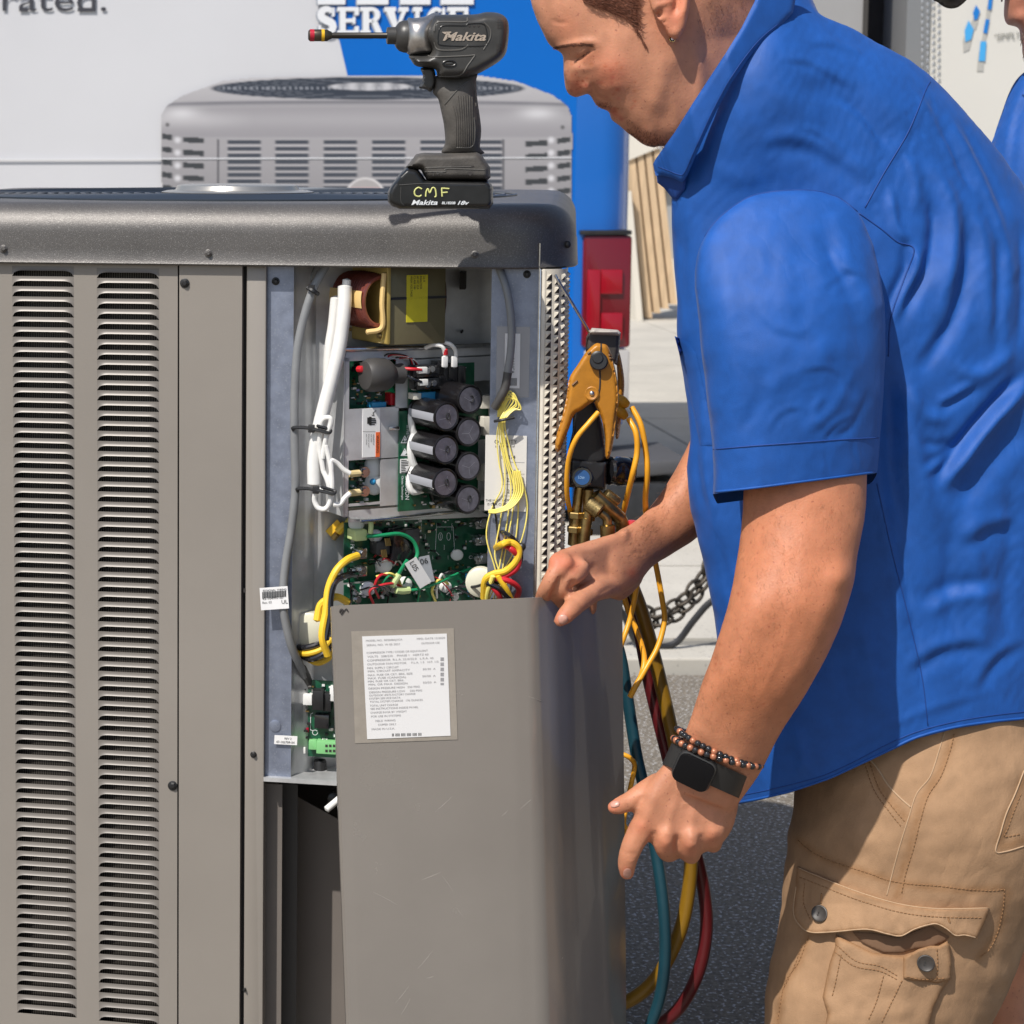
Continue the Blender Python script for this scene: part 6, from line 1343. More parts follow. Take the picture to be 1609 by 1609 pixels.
# far arm and hand
parts.append(loft([(1150, 560, 1230, 660, 2.49, .045), (1095, 672, 1150, 800, 2.49, .044), (1062, 738, 1100, 840, 2.47, .040), (1030, 788, 1058, 868, 2.445, .034), (1000, 818, 1024, 890, 2.40, .029), (975, 832, 1004, 914, 2.372, .025), (955, 845, 980, 928, 2.352, .020), (932, 852, 958, 922, 2.345, .010), (918, 860, 940, 912, 2.34, .003)], 32, 6))
palm2 = [(990, 834), (972, 836), (945, 843), (912, 853), (884, 862), (866, 872), (860, 888), (872, 908), (898, 922), (925, 932), (950, 938), (975, 944), (996, 930), (1012, 900)]
parts.append(inflate(palm2, lambda x, y: np.interp(x, [860, 1010], [2.292, 2.385]), 0.019, step=3, mode='pillow', r=30))
parts += [limb(q) for q in (
    [(884, 884, 2.292, 17), (871, 903, 2.282, 14.5), (860, 922, 2.284, 13), (852, 940, 2.300, 12), (850, 962, 2.309, 10.5), (850, 978, 2.311, 9)],
    [(910, 894, 2.300, 18), (893, 910, 2.288, 15.5), (882, 926, 2.289, 14), (876, 944, 2.312, 13), (874, 966, 2.324, 11), (874, 982, 2.328, 9)],
    [(930, 905, 2.342, 15), (916, 915, 2.336, 13), (905, 935, 2.345, 12), (902, 960, 2.352, 11)],
    [(948, 908, 2.366, 14), (938, 922, 2.370, 12), (930, 940, 2.378, 11), (928, 958, 2.384, 10)],
    [(968, 918, 2.364, 20), (938, 926, 2.318, 19), (914, 942, 2.290, 17), (898, 957, 2.274, 15.5), (886, 969, 2.266, 13.5), (880, 975, 2.264, 11)])]
ear = [(1030, -52), (1056, -62), (1078, -44), (1085, -10), (1082, 22), (1077, 44), (1068, 60), (1058, 63), (1049, 55), (1043, 42), (1032, 30), (1022, 12), (1018, -20)]
parts.append(inflate(ear, 2.273, 0.0085, step=2.5, mode='pillow', r=7))
# legs and feet below the shorts
parts.append(loft([(1290, 1300, 1560, 1300, 2.33, .09), (1290, 1450, 1540, 1450, 2.31, .085), (1290, 1600, 1520, 1600, 2.30, .075), (1300, 1720, 1480, 1730, 2.30, .062), (1310, 1860, 1450, 1870, 2.31, .052), (1325, 1990, 1410, 1995, 2.33, .034), (1325, 2040, 1405, 2045, 2.34, .036)], 26, 5))
parts.append(loft([(1400, 1350, 1640, 1300, 2.46, .08), (1470, 1500, 1640, 1480, 2.47, .07), (1510, 1600, 1612, 1570, 2.46, .055), (1540, 1700, 1650, 1680, 2.46, .055), (1570, 1840, 1650, 1830, 2.47, .04), (1585, 1920, 1640, 1920, 2.48, .034)], 26, 5))
V, Fc, N = fuse(parts, 0.0026, 8)
N = normals(V, Fc)
BR = [('b', 905, 92, 11, -.0045, 8, -20), ('r', [(866, 76), (880, 74), (900, 70), (930, 66), (948, 78)], 6, .0030), ('r', [(902, 96), (914, 90), (926, 80), (932, 74)], 2.6, -.0028), ('r', [(900, 90), (915, 80), (928, 70)], 3.5, .0016),
      ('b', 921, 139, 8, .0045), ('b', 924, 147.5, 4, -.005, 2.5), ('r', [(886, 92), (888, 110), (890, 130)], 5, -.0008), ('r', [(893, 104), (910, 108), (930, 104), (945, 96)], 6, .0016), ('r', [(945, 150), (955, 140), (970, 136), (990, 146)], 10, .0015), ('b', 1000, 160, 26, -.0022), ('r', [(929, 128), (932, 140), (936, 150)], 3, -.0028), ('r', [(930, 146), (940, 152), (955, 160), (968, 168)], 4, -.0020), ('b', 960, 112, 26, .0045), ('b', 975, 186, 14, -.002),
      ('r', [(959, 180), (968, 174), (976, 171)], 2.5, -.0026), ('r', [(950, 172), (960, 168), (970, 166)], 4, .0014), ('r', [(966, 188), (976, 182), (984, 182)], 4, .0016), ('b', 1018, 214, 14, .003), ('b', 985, 200, 8, -.0015),
      ('r', [(1058, 85), (1062, 130), (1050, 175), (1030, 215)], 18, -.0026), ('r', [(1035, 80), (1035, 140), (1015, 180)], 16, .0022), ('b', 965, 30, 28, -.0030), ('b', 905, 118, 10, .001), ('r', [(890, 100), (893, 120), (898, 138)], 6, .001),
      ('r', [(1085, 60), (1100, 130), (1085, 220)], 12, .0035), ('r', [(862, 30), (880, 36), (895, 34)], 2.5, -.0012), ('r', [(912, 103), (925, 104), (938, 98)], 4, -.0010),
      # ear
      ('b', 1036, 22, 5.5, -.010, 6), ('r', [(1070, -50), (1078, -20), (1076, 12), (1070, 36)], 4, .0022), ('r', [(1040, -48), (1062, -44), (1066, -10), (1062, 14), (1052, 30)], 5.5, -.0055), ('r', [(1028, 5), (1036, 8), (1048, 4), (1060, 2)], 3, .0022), ('b', 1030, 16, 3, .002), ('b', 1043, 34, 3, -.004), ('b', 1062, 50, 6, .0012),
      # near hand
      ('r', [(1066, 1240), (1052, 1290), (1046, 1322)], 7, .0016), ('r', [(1092, 1250), (1086, 1300), (1084, 1325)], 7, .0015), ('r', [(1120, 1262), (1120, 1300), (1118, 1312)], 6, .0013), ('r', [(1036, 1232), (1022, 1268), (1008, 1300)], 8, .0014),
      ('b', 1046, 1326, 8, .0022), ('b', 1084, 1328, 8, .0024), ('b', 1118, 1314, 8, .0020), ('b', 1008, 1296, 9, .0018), ('r', [(1064, 1338), (1064, 1322), (1066, 1310)], 5, -.0028), ('r', [(1101, 1336), (1101, 1320), (1102, 1308)], 5, -.0026), ('r', [(1024, 1330), (1028, 1316), (1030, 1304)], 5, -.003),
      ('r', [(978, 1338), (990, 1342), (1004, 1340)], 2, -.0009), ('r', [(980, 1345), (990, 1348), (1000, 1346)], 1.6, -.0007), ('r', [(984, 1262), (990, 1272)], 2, -.0007), ('r', [(1000, 1272), (1006, 1258), (1016, 1248)], 4, -.0016),
      ('b', 1150, 1200, 14, .004), ('r', [(1065, 1270), (1085, 1262), (1110, 1280)], 2.5, .0008),
      # far hand
      ('b', 872, 877, 9, .0015), ('b', 896, 886, 9, .0020), ('r', [(884, 900), (872, 925), (864, 944)], 3.4, -.0040), ('r', [(903, 908), (898, 922), (893, 932)], 5, -.006), ('r', [(912, 905), (928, 895), (938, 884)], 6, -.0012),
      ('r', [(905, 862), (930, 862), (960, 850)], 6, .0012), ('r', [(908, 950), (914, 957), (918, 962)], 2, -.0008), ('r', [(940, 936), (950, 928), (966, 920)], 4, -.0014), ('r', [(988, 872), (1002, 868), (1014, 872)], 3, -.0008),
      # near forearm muscles and wrist
      ('r', [(1180, 880), (1172, 960), (1150, 1040), (1120, 1110)], 22, .0035), ('r', [(1330, 850), (1300, 950), (1262, 1040), (1215, 1120)], 18, .0025), ('r', [(1235, 860), (1230, 950), (1200, 1060)], 20, -.0018), ('b', 1318, 905, 22, .005), ('r', [(1255, 930), (1225, 1030), (1180, 1120)], 5, .0006), ('r', [(1080, 1130), (1100, 1150), (1130, 1170)], 10, .0010)]
V = sculpt(V, N, BR); N = normals(V, Fc)
px, py = pix(V); V = V+N*(sines(px, py, 26, 5)*0.00035+sines(px, py, 60, 9)*0.0006)[:, None]
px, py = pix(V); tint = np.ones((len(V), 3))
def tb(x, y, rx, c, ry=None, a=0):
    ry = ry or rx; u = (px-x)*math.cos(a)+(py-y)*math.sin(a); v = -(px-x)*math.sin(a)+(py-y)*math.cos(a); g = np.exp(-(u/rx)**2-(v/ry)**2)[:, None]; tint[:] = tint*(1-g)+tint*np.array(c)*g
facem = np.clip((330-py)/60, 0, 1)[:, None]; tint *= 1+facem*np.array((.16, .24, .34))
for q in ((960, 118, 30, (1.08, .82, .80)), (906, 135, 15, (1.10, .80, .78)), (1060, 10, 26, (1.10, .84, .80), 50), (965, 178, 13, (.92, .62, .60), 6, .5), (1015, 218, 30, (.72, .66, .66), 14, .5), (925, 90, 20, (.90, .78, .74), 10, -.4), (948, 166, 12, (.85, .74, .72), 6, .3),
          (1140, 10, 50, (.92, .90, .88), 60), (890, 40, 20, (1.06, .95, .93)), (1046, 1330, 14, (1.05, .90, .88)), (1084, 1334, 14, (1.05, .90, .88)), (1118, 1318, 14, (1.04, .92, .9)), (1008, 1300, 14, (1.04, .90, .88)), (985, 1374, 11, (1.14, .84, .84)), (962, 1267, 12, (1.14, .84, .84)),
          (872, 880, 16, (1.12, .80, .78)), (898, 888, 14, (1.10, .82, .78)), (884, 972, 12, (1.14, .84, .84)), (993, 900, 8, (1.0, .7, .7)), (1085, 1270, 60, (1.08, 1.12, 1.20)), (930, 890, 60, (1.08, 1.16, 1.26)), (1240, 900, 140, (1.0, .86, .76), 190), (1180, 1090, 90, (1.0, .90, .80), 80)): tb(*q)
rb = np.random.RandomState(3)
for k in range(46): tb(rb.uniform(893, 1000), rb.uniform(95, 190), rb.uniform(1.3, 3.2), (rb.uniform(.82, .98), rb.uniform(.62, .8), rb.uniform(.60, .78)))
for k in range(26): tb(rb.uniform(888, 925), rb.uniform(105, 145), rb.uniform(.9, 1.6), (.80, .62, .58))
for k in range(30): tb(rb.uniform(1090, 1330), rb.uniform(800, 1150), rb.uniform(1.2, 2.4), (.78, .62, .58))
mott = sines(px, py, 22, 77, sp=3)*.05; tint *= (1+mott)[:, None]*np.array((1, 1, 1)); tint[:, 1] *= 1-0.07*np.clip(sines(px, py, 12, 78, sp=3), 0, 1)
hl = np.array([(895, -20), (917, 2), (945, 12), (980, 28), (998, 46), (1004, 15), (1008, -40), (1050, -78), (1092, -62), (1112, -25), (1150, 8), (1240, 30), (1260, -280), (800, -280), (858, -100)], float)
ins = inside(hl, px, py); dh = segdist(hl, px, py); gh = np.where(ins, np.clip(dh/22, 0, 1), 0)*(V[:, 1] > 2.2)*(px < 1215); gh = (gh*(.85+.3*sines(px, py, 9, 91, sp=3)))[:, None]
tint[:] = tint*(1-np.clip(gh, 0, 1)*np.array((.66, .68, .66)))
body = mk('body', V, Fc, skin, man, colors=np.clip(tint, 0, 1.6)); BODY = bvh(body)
def bp(x, y, l=0.0): h = hit(BODY, x, y); D = -ray(x, y); D /= np.linalg.norm(D); return (h if h is not None else P(x, y, 2.28))+D*l
def blob(name, m, outl, th, lift=0.0002, step=2, par=man, tree=None, r=None, smooth=True): V, Fc = patch(tree or BODY, outl, th, lift, step, smooth, r=r); return mk(name, V, Fc, m, par, angle=60)
blob('fingernail', nailm, [(959, 1262), (966, 1258), (973, 1260), (973, 1266), (966, 1269), (960, 1268)], .0008, step=1.5)
blob('fingernail', nailm, [(877, 969), (883, 965), (891, 968), (892, 976), (886, 981), (879, 979)], .0009, step=1.5)
blob('fingernail', nailm, [(980, 1368), (986, 1364), (992, 1368), (991, 1377), (985, 1380), (980, 1376)], .0007, step=1.5)
mb = MB(); c = bp(1056, 61, .003)
for a in (0, 45): mb.cbox(c, np.array([math.cos(a), 0, math.sin(a)])*.0055, (0, .003, 0), np.array([-math.sin(a), 0, math.cos(a)])*.0055)
mb.obj('ear_stud', gold, man, angle=None, smooth=False); mb = MB(); mb.ball(c-np.array([0, .002, 0]), .0018, 5); mb.obj('ear_stone', mat('clear stone', (.9, .9, .9), .05, .0, spec=1.0), man)
# hair
hp = [(910, -15), (917, 4), (930, 9), (945, 13), (963, 22), (980, 28), (992, 38), (1000, 50), (1003, 40), (1001, 20), (1004, -10), (1012, -40), (1030, -60), (1062, -70), (1088, -60), (1110, -50), (1140, -40), (1170, -50), (1185, -70), (1170, -110), (1120, -162), (1040, -196), (950, -190), (885, -150), (862, -90), (880, -40)]
blob('hair_cap', hairm, hp, .004, step=5, r=26, smooth=False)
st = MB(); rs = random.Random(4); hpa = np.array(hp, float)
def strand(x, y, a, L, r_=.00022, lift=.004, bend=.3):
    ps = []
    for k in range(4): ps.append(bp(x+math.cos(a+bend*k/3)*L*k/3, y+math.sin(a+bend*k/3)*L*k/3, lift+0.001*math.sin(k)))
    st.tube(ps, [r_, r_, r_*.8, r_*.3], n=3, sm=0, caps=False)
for k in range(1500):
    x = rs.uniform(905, 1012); y = rs.uniform(-40, 54)
    if inside(hpa, np.array([x]), np.array([y]))[0]: strand(x, y, rs.uniform(.1, .9), rs.uniform(6, 14), .00028, .0030+rs.random()*.0016, rs.uniform(-.5, .5))
for k in range(110): t = rs.random(); strand(995+t*22, 38+t*38+rs.uniform(-3, 3), rs.uniform(.9, 1.5), rs.uniform(3, 7), .00016, .0006)
for k in range(120): x = rs.uniform(1095, 1175); strand(x, rs.uniform(-5, 50)+rs.uniform(0, 8), rs.uniform(.7, 1.6), 4, .00012, .0004)
tag(st.obj('hair_strand', hairm, man, angle=None), kind='stuff')
st = MB()
for k in range(320): t = rs.random(); strand(868+t*62, 76-3*math.sin(t*2.4)*2+rs.uniform(-2.2, 2.2), rs.uniform(-.5, .2), rs.uniform(3, 6), .00016, .0005)
tag(st.obj('eyebrow', mat('blond brown brow', (.17, .07, .04), .6), man, angle=None), kind='stuff')
st = MB()
for k in range(26): t = rs.random(); strand(903+t*24, 97-t*17+rs.uniform(-1, 1), rs.uniform(1.7, 2.6), rs.uniform(3, 5), .00018, .0005)
tag(st.obj('eyelash', mat('dark lash', (.05, .02, .015), .6), man, angle=None), kind='stuff')
st = MB()
for k in range(260):
    t = rs.random(); x = 985+t*62; y = 206+26*math.sin(min(1, t*1.25)*1.4)-rs.random()**1.6*22; strand(x, y, rs.uniform(.6, 2.0), rs.uniform(2, 5), .00014, .0005)
for k in range(60): strand(rs.uniform(934, 962), rs.uniform(160, 170), rs.uniform(1.2, 2.2), 3, .00012, .0004)
tag(st.obj('stubble', mat('dark stubble', (.14, .06, .035), .6), man, angle=None), kind='stuff')

st = MB()
for k in range(900):
    t = rs.random(); x = 1345-t*200+rs.uniform(-190, 10)*(1-.35*t); y = 790+t*360
    if hit(BODY, x, y) is not None and hit(BODY, x, y)[1] < 2.22: strand(x, y, rs.uniform(.9, 2.3), rs.uniform(5, 10), .00007, .0004, rs.uniform(-.6, .6))
for k in range(260): t = rs.random(); strand(1085-t*100+rs.uniform(-8, 8), 745+t*110+rs.uniform(-25, 45), rs.uniform(1.6, 2.8), rs.uniform(4, 8), .00007, .0004)
tag(st.obj('arm_hair', mat('fair brown arm hair', (.30, .15, .07), .5), man, angle=None), kind='stuff')

# ---- shirt
HEM = [(1100, 1270), (1158, 1264), (1190, 1258), (1240, 1246), (1300, 1226), (1340, 1208), (1395, 1182), (1440, 1161), (1500, 1145), (1560, 1136), (1609, 1131), (1760, 1124)]
TOR = [(1056, 290), (1062, 255), (1075, 215), (1098, 172), (1128, 122), (1158, 76), (1188, 22), (1210, -25), (1262, -40), (1275, -5), (1290, 30), (1341, 50), (1384, 77), (1433, 105), (1468, 130), (1505, 166), (1546, 214), (1577, 252), (1610, 297), (1650, 365), (1700, 460), (1740, 580), (1755, 720), (1750, 850), (1735, 1000), (1728, 1125), (1725, 1420), (1165, 1420), (1160, 1264), (1151, 1200), (1138, 1110), (1128, 1010), (1120, 950), (1108, 895), (1096, 840), (1085, 800), (1080, 735), (1087, 690), (1082, 640), (1072, 580), (1064, 530), (1066, 480), (1060, 430), (1056, 370), (1056, 318)]
V, Fc = inflate(TOR, lambda x, y: 2.375-0.055*np.exp(-((x-1180)/120)**2-((y-90)/180)**2), lambda x, y: 0.162+0.025*np.clip((y-900)/300, 0, 1), step=5, mode='poisson', pw=0.9, smooth=False)
V, Fc, N = fuse([(V, Fc)], 0.0033, 30)
N = normals(V, Fc)
FB = [ # shoulder and yoke gathers
    ('r', [(1400, 290), (1402, 330), (1412, 365), (1436, 382)], 7, .006), ('s', [(1425, 372), (1432, 420), (1410, 470), (1396, 520)], 12, .010),
    ('r', [(1415, 245), (1432, 262), (1440, 300), (1436, 350)], 9, .004), ('r', [(1440, 250), (1478, 285), (1497, 340), (1496, 400), (1486, 454), (1472, 525)], 13, .010), ('r', [(1452, 290), (1468, 340), (1462, 410), (1430, 470), (1400, 530)], 11, -.011),
    ('r', [(1500, 320), (1522, 370), (1520, 430), (1500, 500), (1462, 560), (1430, 590)], 13, -.010), ('r', [(1505, 285), (1540, 360), (1552, 440), (1554, 500), (1551, 560)], 14, .007), ('r', [(1565, 330), (1585, 430), (1577, 500), (1584, 575)], 11, .004), ('r', [(1572, 350), (1566, 450), (1564, 560)], 9, -.004),
    ('r', [(1600, 330), (1606, 450), (1600, 560)], 8, -.005), ('s', [(1625, 575), (1585, 622), (1540, 672), (1500, 725), (1466, 775)], 13, .017), ('r', [(1620, 640), (1580, 700), (1530, 760), (1490, 800)], 20, -.010),
    ('r', [(1480, 560), (1530, 590), (1570, 570), (1600, 540)], 12, .006), ('r', [(1430, 600), (1450, 650), (1500, 660)], 12, .006), ('r', [(1440, 690), (1470, 700), (1500, 690)], 8, -.004),
    ('r', [(1395, 560), (1400, 650), (1405, 760), (1440, 900)], 16, -.012), ('r', [(1430, 560), (1430, 660), (1450, 760), (1470, 860)], 14, .006), ('r', [(1390, 760), (1420, 900), (1445, 1040), (1450, 1120)], 4, -.003), ('r', [(1375, 760), (1402, 900), (1425, 1040)], 8, .003),
    ('r', [(1540, 760), (1530, 860), (1545, 960), (1540, 1060)], 16, .006), ('r', [(1580, 720), (1590, 820), (1580, 940), (1590, 1050)], 14, -.005), ('r', [(1500, 800), (1490, 900), (1500, 1020)], 14, -.005), ('r', [(1350, 960), (1370, 1050), (1380, 1140)], 14, .005), ('r', [(1320, 1010), (1330, 1080), (1340, 1160)], 12, -.004),
    ('r', [(1245, 1130), (1260, 1180), (1262, 1230)], 10, .004), ('r', [(1600, 1080), (1500, 1100), (1420, 1130), (1330, 1175), (1240, 1215)], 7, .0015),
    # upper back, soft ridges running over the shoulder
    ('r', [(1250, 60), (1330, 90), (1400, 150), (1460, 220)], 24, .004), ('s', [(1235, 130), (1310, 130), (1390, 190), (1425, 235)], 22, .005), ('r', [(1200, 120), (1260, 170), (1300, 180)], 22, .003), ('s', [(1180, 230), (1260, 225), (1330, 262), (1375, 305)], 15, .004), ('r', [(1110, 250), (1160, 280), (1220, 275)], 16, .002),
    ('r', [(1470, 160), (1520, 240), (1560, 330), (1590, 420)], 8, .005), ('r', [(1455, 170), (1500, 245), (1536, 320)], 7, -.005), ('r', [(1500, 180), (1545, 260), (1590, 360)], 7, -.004), ('r', [(1420, 130), (1470, 200), (1510, 280)], 7, .004),
    ('r', [(1140, 130), (1110, 200), (1095, 260), (1085, 330)], 10, -.004), ('r', [(1100, 280), (1080, 340), (1075, 400)], 9, .003), ('r', [(1075, 340), (1070, 430), (1085, 520)], 9, -.003),
    ('r', [(1100, 560), (1105, 680), (1115, 790), (1135, 900)], 9, .004), ('r', [(1090, 600), (1095, 700), (1100, 800)], 7, -.003), ('r', [(1120, 820), (1140, 900), (1155, 960)], 7, -.003),
    ('s', [(1260, 70), (1310, 75), (1360, 100)], 9, .0025), ('s', [(1220, 95), (1265, 100), (1310, 125), (1345, 150)], 8, .0025), ('s', [(1300, 150), (1340, 175), (1372, 215), (1390, 240)], 8, -.003), ('s', [(1250, 200), (1290, 215), (1330, 250)], 7, .002),
    ('s', [(1470, 640), (1500, 625), (1545, 600)], 9, .005), ('s', [(1440, 740), (1480, 720), (1510, 690)], 9, -.004), ('s', [(1500, 860), (1550, 830), (1609, 820)], 16, .006), ('s', [(1440, 960), (1500, 930), (1580, 920)], 16, -.006), ('s', [(1420, 1060), (1480, 1020), (1560, 1010)], 14, .005), ('s', [(1530, 1090), (1560, 1040), (1620, 1000)], 12, .004),
    ('s', [(1110, 560), (1120, 620), (1118, 700)], 8, .003), ('s', [(1095, 700), (1105, 760), (1125, 830)], 8, .003), ('b', 1180, 330, 110, -.012, 90), ('b', 1400, 150, 90, .006)]
rs_ = random.Random(12)
for k in range(26):                                # small gathers along the yoke seam
    t = k/25; x = 1362+t*92; y = 322-t*170; a = -0.62+rs_.uniform(-.1, .1); L = rs_.uniform(10, 26)
    FB.append(('r', [(x-L*math.cos(a)*.2-4, y-5), (x-L*.7, y-L*.55)], 2.6, -.0012)); FB.append(('r', [(x+4, y+3), (x+L*.8, y+L*1.1)], 2.8, -.0013))
FB = [b[:3]+(b[3]*.78,)+b[4:] if b[0] != 'b' else b for b in FB]
V = sculpt(V, N, FB); N = normals(V, Fc); px, py = pix(V)
wr = sines(px, py, 95, 3, ang=1.0, sp=.6, stretch=2.5); w2_ = sines(px, py, 34, 8, ang=.7, sp=.5, stretch=5); intr = np.clip((-(N@FW)-.15)/.4, 0, 1); V = V+N*((np.abs(wr)**1.3*0.0018+np.exp(-(w2_/.25)**2)*0.0004)*intr)[:, None]
V, Fc = trim(V, Fc, HEM)
shirt = mk('shirt', V, Fc, shirtm, man); TT = bvh(shirt)
# sleeve
SLV = [(1096, 392), (1112, 360), (1140, 330), (1180, 306), (1225, 297), (1280, 297), (1318, 308), (1350, 332), (1372, 380), (1386, 440), (1392, 500), (1392, 560), (1388, 620), (1383, 690), (1378, 740), (1378, 1000), (1122, 1000), (1121, 764), (1119, 700), (1112, 640), (1103, 560), (1094, 480), (1090, 430)]
V, Fc = inflate(SLV, lambda x, y: 2.19+0.030*np.clip((480-y)/180, 0, 1), lambda x, y: 0.080-0.038*np.clip((560-y)/250, 0, 1), step=5, mode='poisson', pw=.95, smooth=False)
V, Fc, N = fuse([(V, Fc)], 0.0030, 30)
N = normals(V, Fc)
SB = [('r', [(1096, 420), (1104, 520), (1116, 640)], 12, -.006), ('r', [(1135, 350), (1140, 450), (1155, 600), (1170, 720)], 16, .003), ('r', [(1112, 420), (1120, 540), (1134, 660)], 10, -.002), ('s', [(1300, 320), (1318, 400), (1350, 480), (1375, 580)], 18, .007), ('r', [(1340, 350), (1362, 440), (1380, 520)], 10, .003), ('r', [(1270, 400), (1300, 440), (1330, 450)], 16, .004), ('r', [(1290, 470), (1320, 440), (1345, 430)], 8, -.003),
      ('r', [(1330, 520), (1280, 570), (1220, 600), (1170, 640)], 18, .004), ('r', [(1300, 540), (1320, 590), (1350, 630)], 10, -.004), ('r', [(1350, 560), (1310, 640), (1250, 690)], 10, .004), ('r', [(1370, 600), (1340, 670), (1300, 690)], 7, -.004), ('r', [(1300, 610), (1280, 650), (1300, 680)], 8, .003), ('r', [(1200, 560), (1190, 640), (1150, 690)], 12, -.0035), ('r', [(1240, 340), (1235, 440), (1250, 540)], 14, .002), ('s', [(1290, 700), (1310, 670), (1350, 650)], 6, .0022), ('s', [(1200, 690), (1230, 650), (1270, 640)], 7, .0022), ('s', [(1180, 480), (1220, 520), (1280, 530)], 10, .0025), ('s', [(1300, 380), (1320, 420), (1362, 440)], 7, .003), ('s', [(1330, 600), (1300, 580), (1250, 585)], 6, -.002), ('s', [(1340, 690), (1345, 715), (1352, 738)], 5, .002), ('s', [(1290, 700), (1296, 725), (1300, 745)], 5, -.0015), ('s', [(1150, 560), (1170, 600), (1180, 660)], 8, -.002)]
SB = [b[:3]+(b[3]*.5,)+b[4:] for b in SB]
V = sculpt(V, N, SB); N = normals(V, Fc); px, py = pix(V); w2_ = sines(px, py, 60, 15, ang=.9, sp=1.0, stretch=4); V = V+N*(sines(px, py, 110, 13, ang=.5, sp=.9)*0.0012+np.exp(-(w2_/.2)**2)*.0004)[:, None]
V, Fc = trim(V, Fc, [(1080, 780), (1122, 776), (1378, 743), (1420, 740)], 16, 2.19)
slv = mk('sleeve', V, Fc, shirtm, man); ST = bvh(slv)
# cuff: a band with a hollow opening
def band(cx0, R0, R1, th, inner_th=0.9, nseg=72):
    V = []; n = nseg; rings = []
    for (Lx, Ly, Rx, Ry, Y, T, sc, drop) in R0:
        a, b = P(Lx, Ly, Y), P(Rx, Ry, Y); c = (a+b)/2; hx = (b-a)/2*sc; D = -ray((Lx+Rx)/2, (Ly+Ry)/2); D /= np.linalg.norm(D); e = np.cross(hx, np.cross(D, hx)); e /= np.linalg.norm(e)
        ring = []
        for k in range(n):
            t = 2*math.pi*k/n; wv_ = 1+.020*math.sin(t*5+1)+.012*math.sin(t*9)
            p = c+hx*math.cos(t)+e*T*sc*math.sin(t)*wv_
            if math.sin(t) < 0: p = p-UZ*drop*(-math.sin(t))
            ring.append(p)
        rings.append(ring)
    V = [p for r in rings for p in r]; Fc = []
    for j in range(len(rings)-1):
        for k in range(n): Fc.append((j*n+k, (j+1)*n+k, (j+1)*n+(k+1) % n, j*n+(k+1) % n))
    return np.array(V), Fc
def seam(name, tree, pts, m, r_=.0007, lift=.0002, par=man): o = drape(tree, pts, r_, lift=lift, n=5).obj(name, m, par, angle=None); return o
seam('yoke_seam', TT, [(1359, 326), (1390, 270), (1423, 215), (1440, 178), (1455, 140), (1462, 128)], shirtd)
seam('armhole_seam', ST, [(1098, 388), (1118, 356), (1145, 330), (1182, 308), (1228, 300), (1280, 300), (1318, 311), (1350, 335)], shirtd, .0009)
seam('armhole_seam', TT, [(1350, 335), (1385, 360), (1410, 380), (1436, 392), (1420, 440), (1400, 500), (1396, 560)], shirtd, .0008)
seam('side_seam', TT, [(1378, 760), (1400, 860), (1425, 960), (1448, 1060), (1458, 1140)], shirtd, .0006)
seam('hem_stitch', TT, [(1640, 1115), (1560, 1124), (1500, 1134), (1440, 1150), (1390, 1172), (1340, 1198), (1290, 1220), (1230, 1236), (1165, 1250)], shirtd, .0005)
seam("hem_edge", TT, [(x, y-2.5) for x, y in HEM[1:-1]], shirtm, .0016, 0)
seam('cuff_stitch', ST, [(1121, 706), (1180, 701), (1250, 696), (1320, 691), (1380, 688)], shirtd, .0008)
seam('cuff_rim', ST, [(1124, 773), (1180, 767), (1250, 758), (1320, 749), (1374, 742)], shirtm, .0015, -.0004)
# collar
CT_ = BVHTree.FromPolygons([tuple(v.co+Vector(ORG[o.name])) for o in (body, shirt) for v in o.data.vertices], [tuple(i+k for i in p.vertices) for o, k in ((body, 0), (shirt, len(body.data.vertices))) for p in o.data.polygons])
def collar(name, outl, Yf, T, m=shirtm, step=4, r=9, **k): V, Fc = inflate(outl, Yf, T, step=step, mode='pillow', r=r, smooth=False); return mk(name, V, Fc, m, man, angle=70)
def Yc(x, y): return np.interp(x-0.25*y, [960, 1040, 1120, 1260], [2.325, 2.262, 2.245, 2.285])
cw = [(1026, 258), (1030, 250), (1060, 208), (1090, 160), (1115, 122), (1140, 84), (1165, 44), (1186, 2), (1196, -30), (1262, -30), (1250, 0), (1246, 20), (1228, 40), (1200, 64), (1176, 92), (1150, 130), (1128, 170), (1108, 212), (1092, 248), (1080, 276), (1072, 287), (1058, 280), (1042, 276), (1030, 276)]
collar('collar', cw, Yc, .0045)
collar('collar_stand', [(1030, 266), (1046, 268), (1066, 272), (1080, 266), (1076, 298), (1062, 316), (1056, 311), (1044, 296), (1033, 287)], lambda x, y: Yc(x, y)+.012, .004, shirtd, 3)
CLT = bvh([o for o in man.children if o.name == 'collar'][0])
for off_ in (0,):
    seam('collar_stitch', CLT, [(1034, 262), (1050, 268), (1066, 274), (1075, 272), (1088, 244), (1104, 208), (1124, 166), (1146, 126), (1172, 88), (1196, 60), (1222, 38)], shirtd, .0005)
0 and seam('collar_fold', CLT, [(1085, 262), (1090, 220), (1112, 170), (1140, 112), (1180, 62), (1212, 10)], shirtm, .0035, -.001)
blob('chest_pocket', shirtm, [(1060, 528), (1082, 538), (1094, 556), (1112, 640), (1124, 700), (1100, 700), (1090, 650), (1076, 590)], .0012, tree=TT, step=4, smooth=False)
mb = MB(); mb.cbox(P(1074, 511, 2.325), UT*.009, (0, .004, 0), UZ*.006); mb.obj('name_tag', white, man)

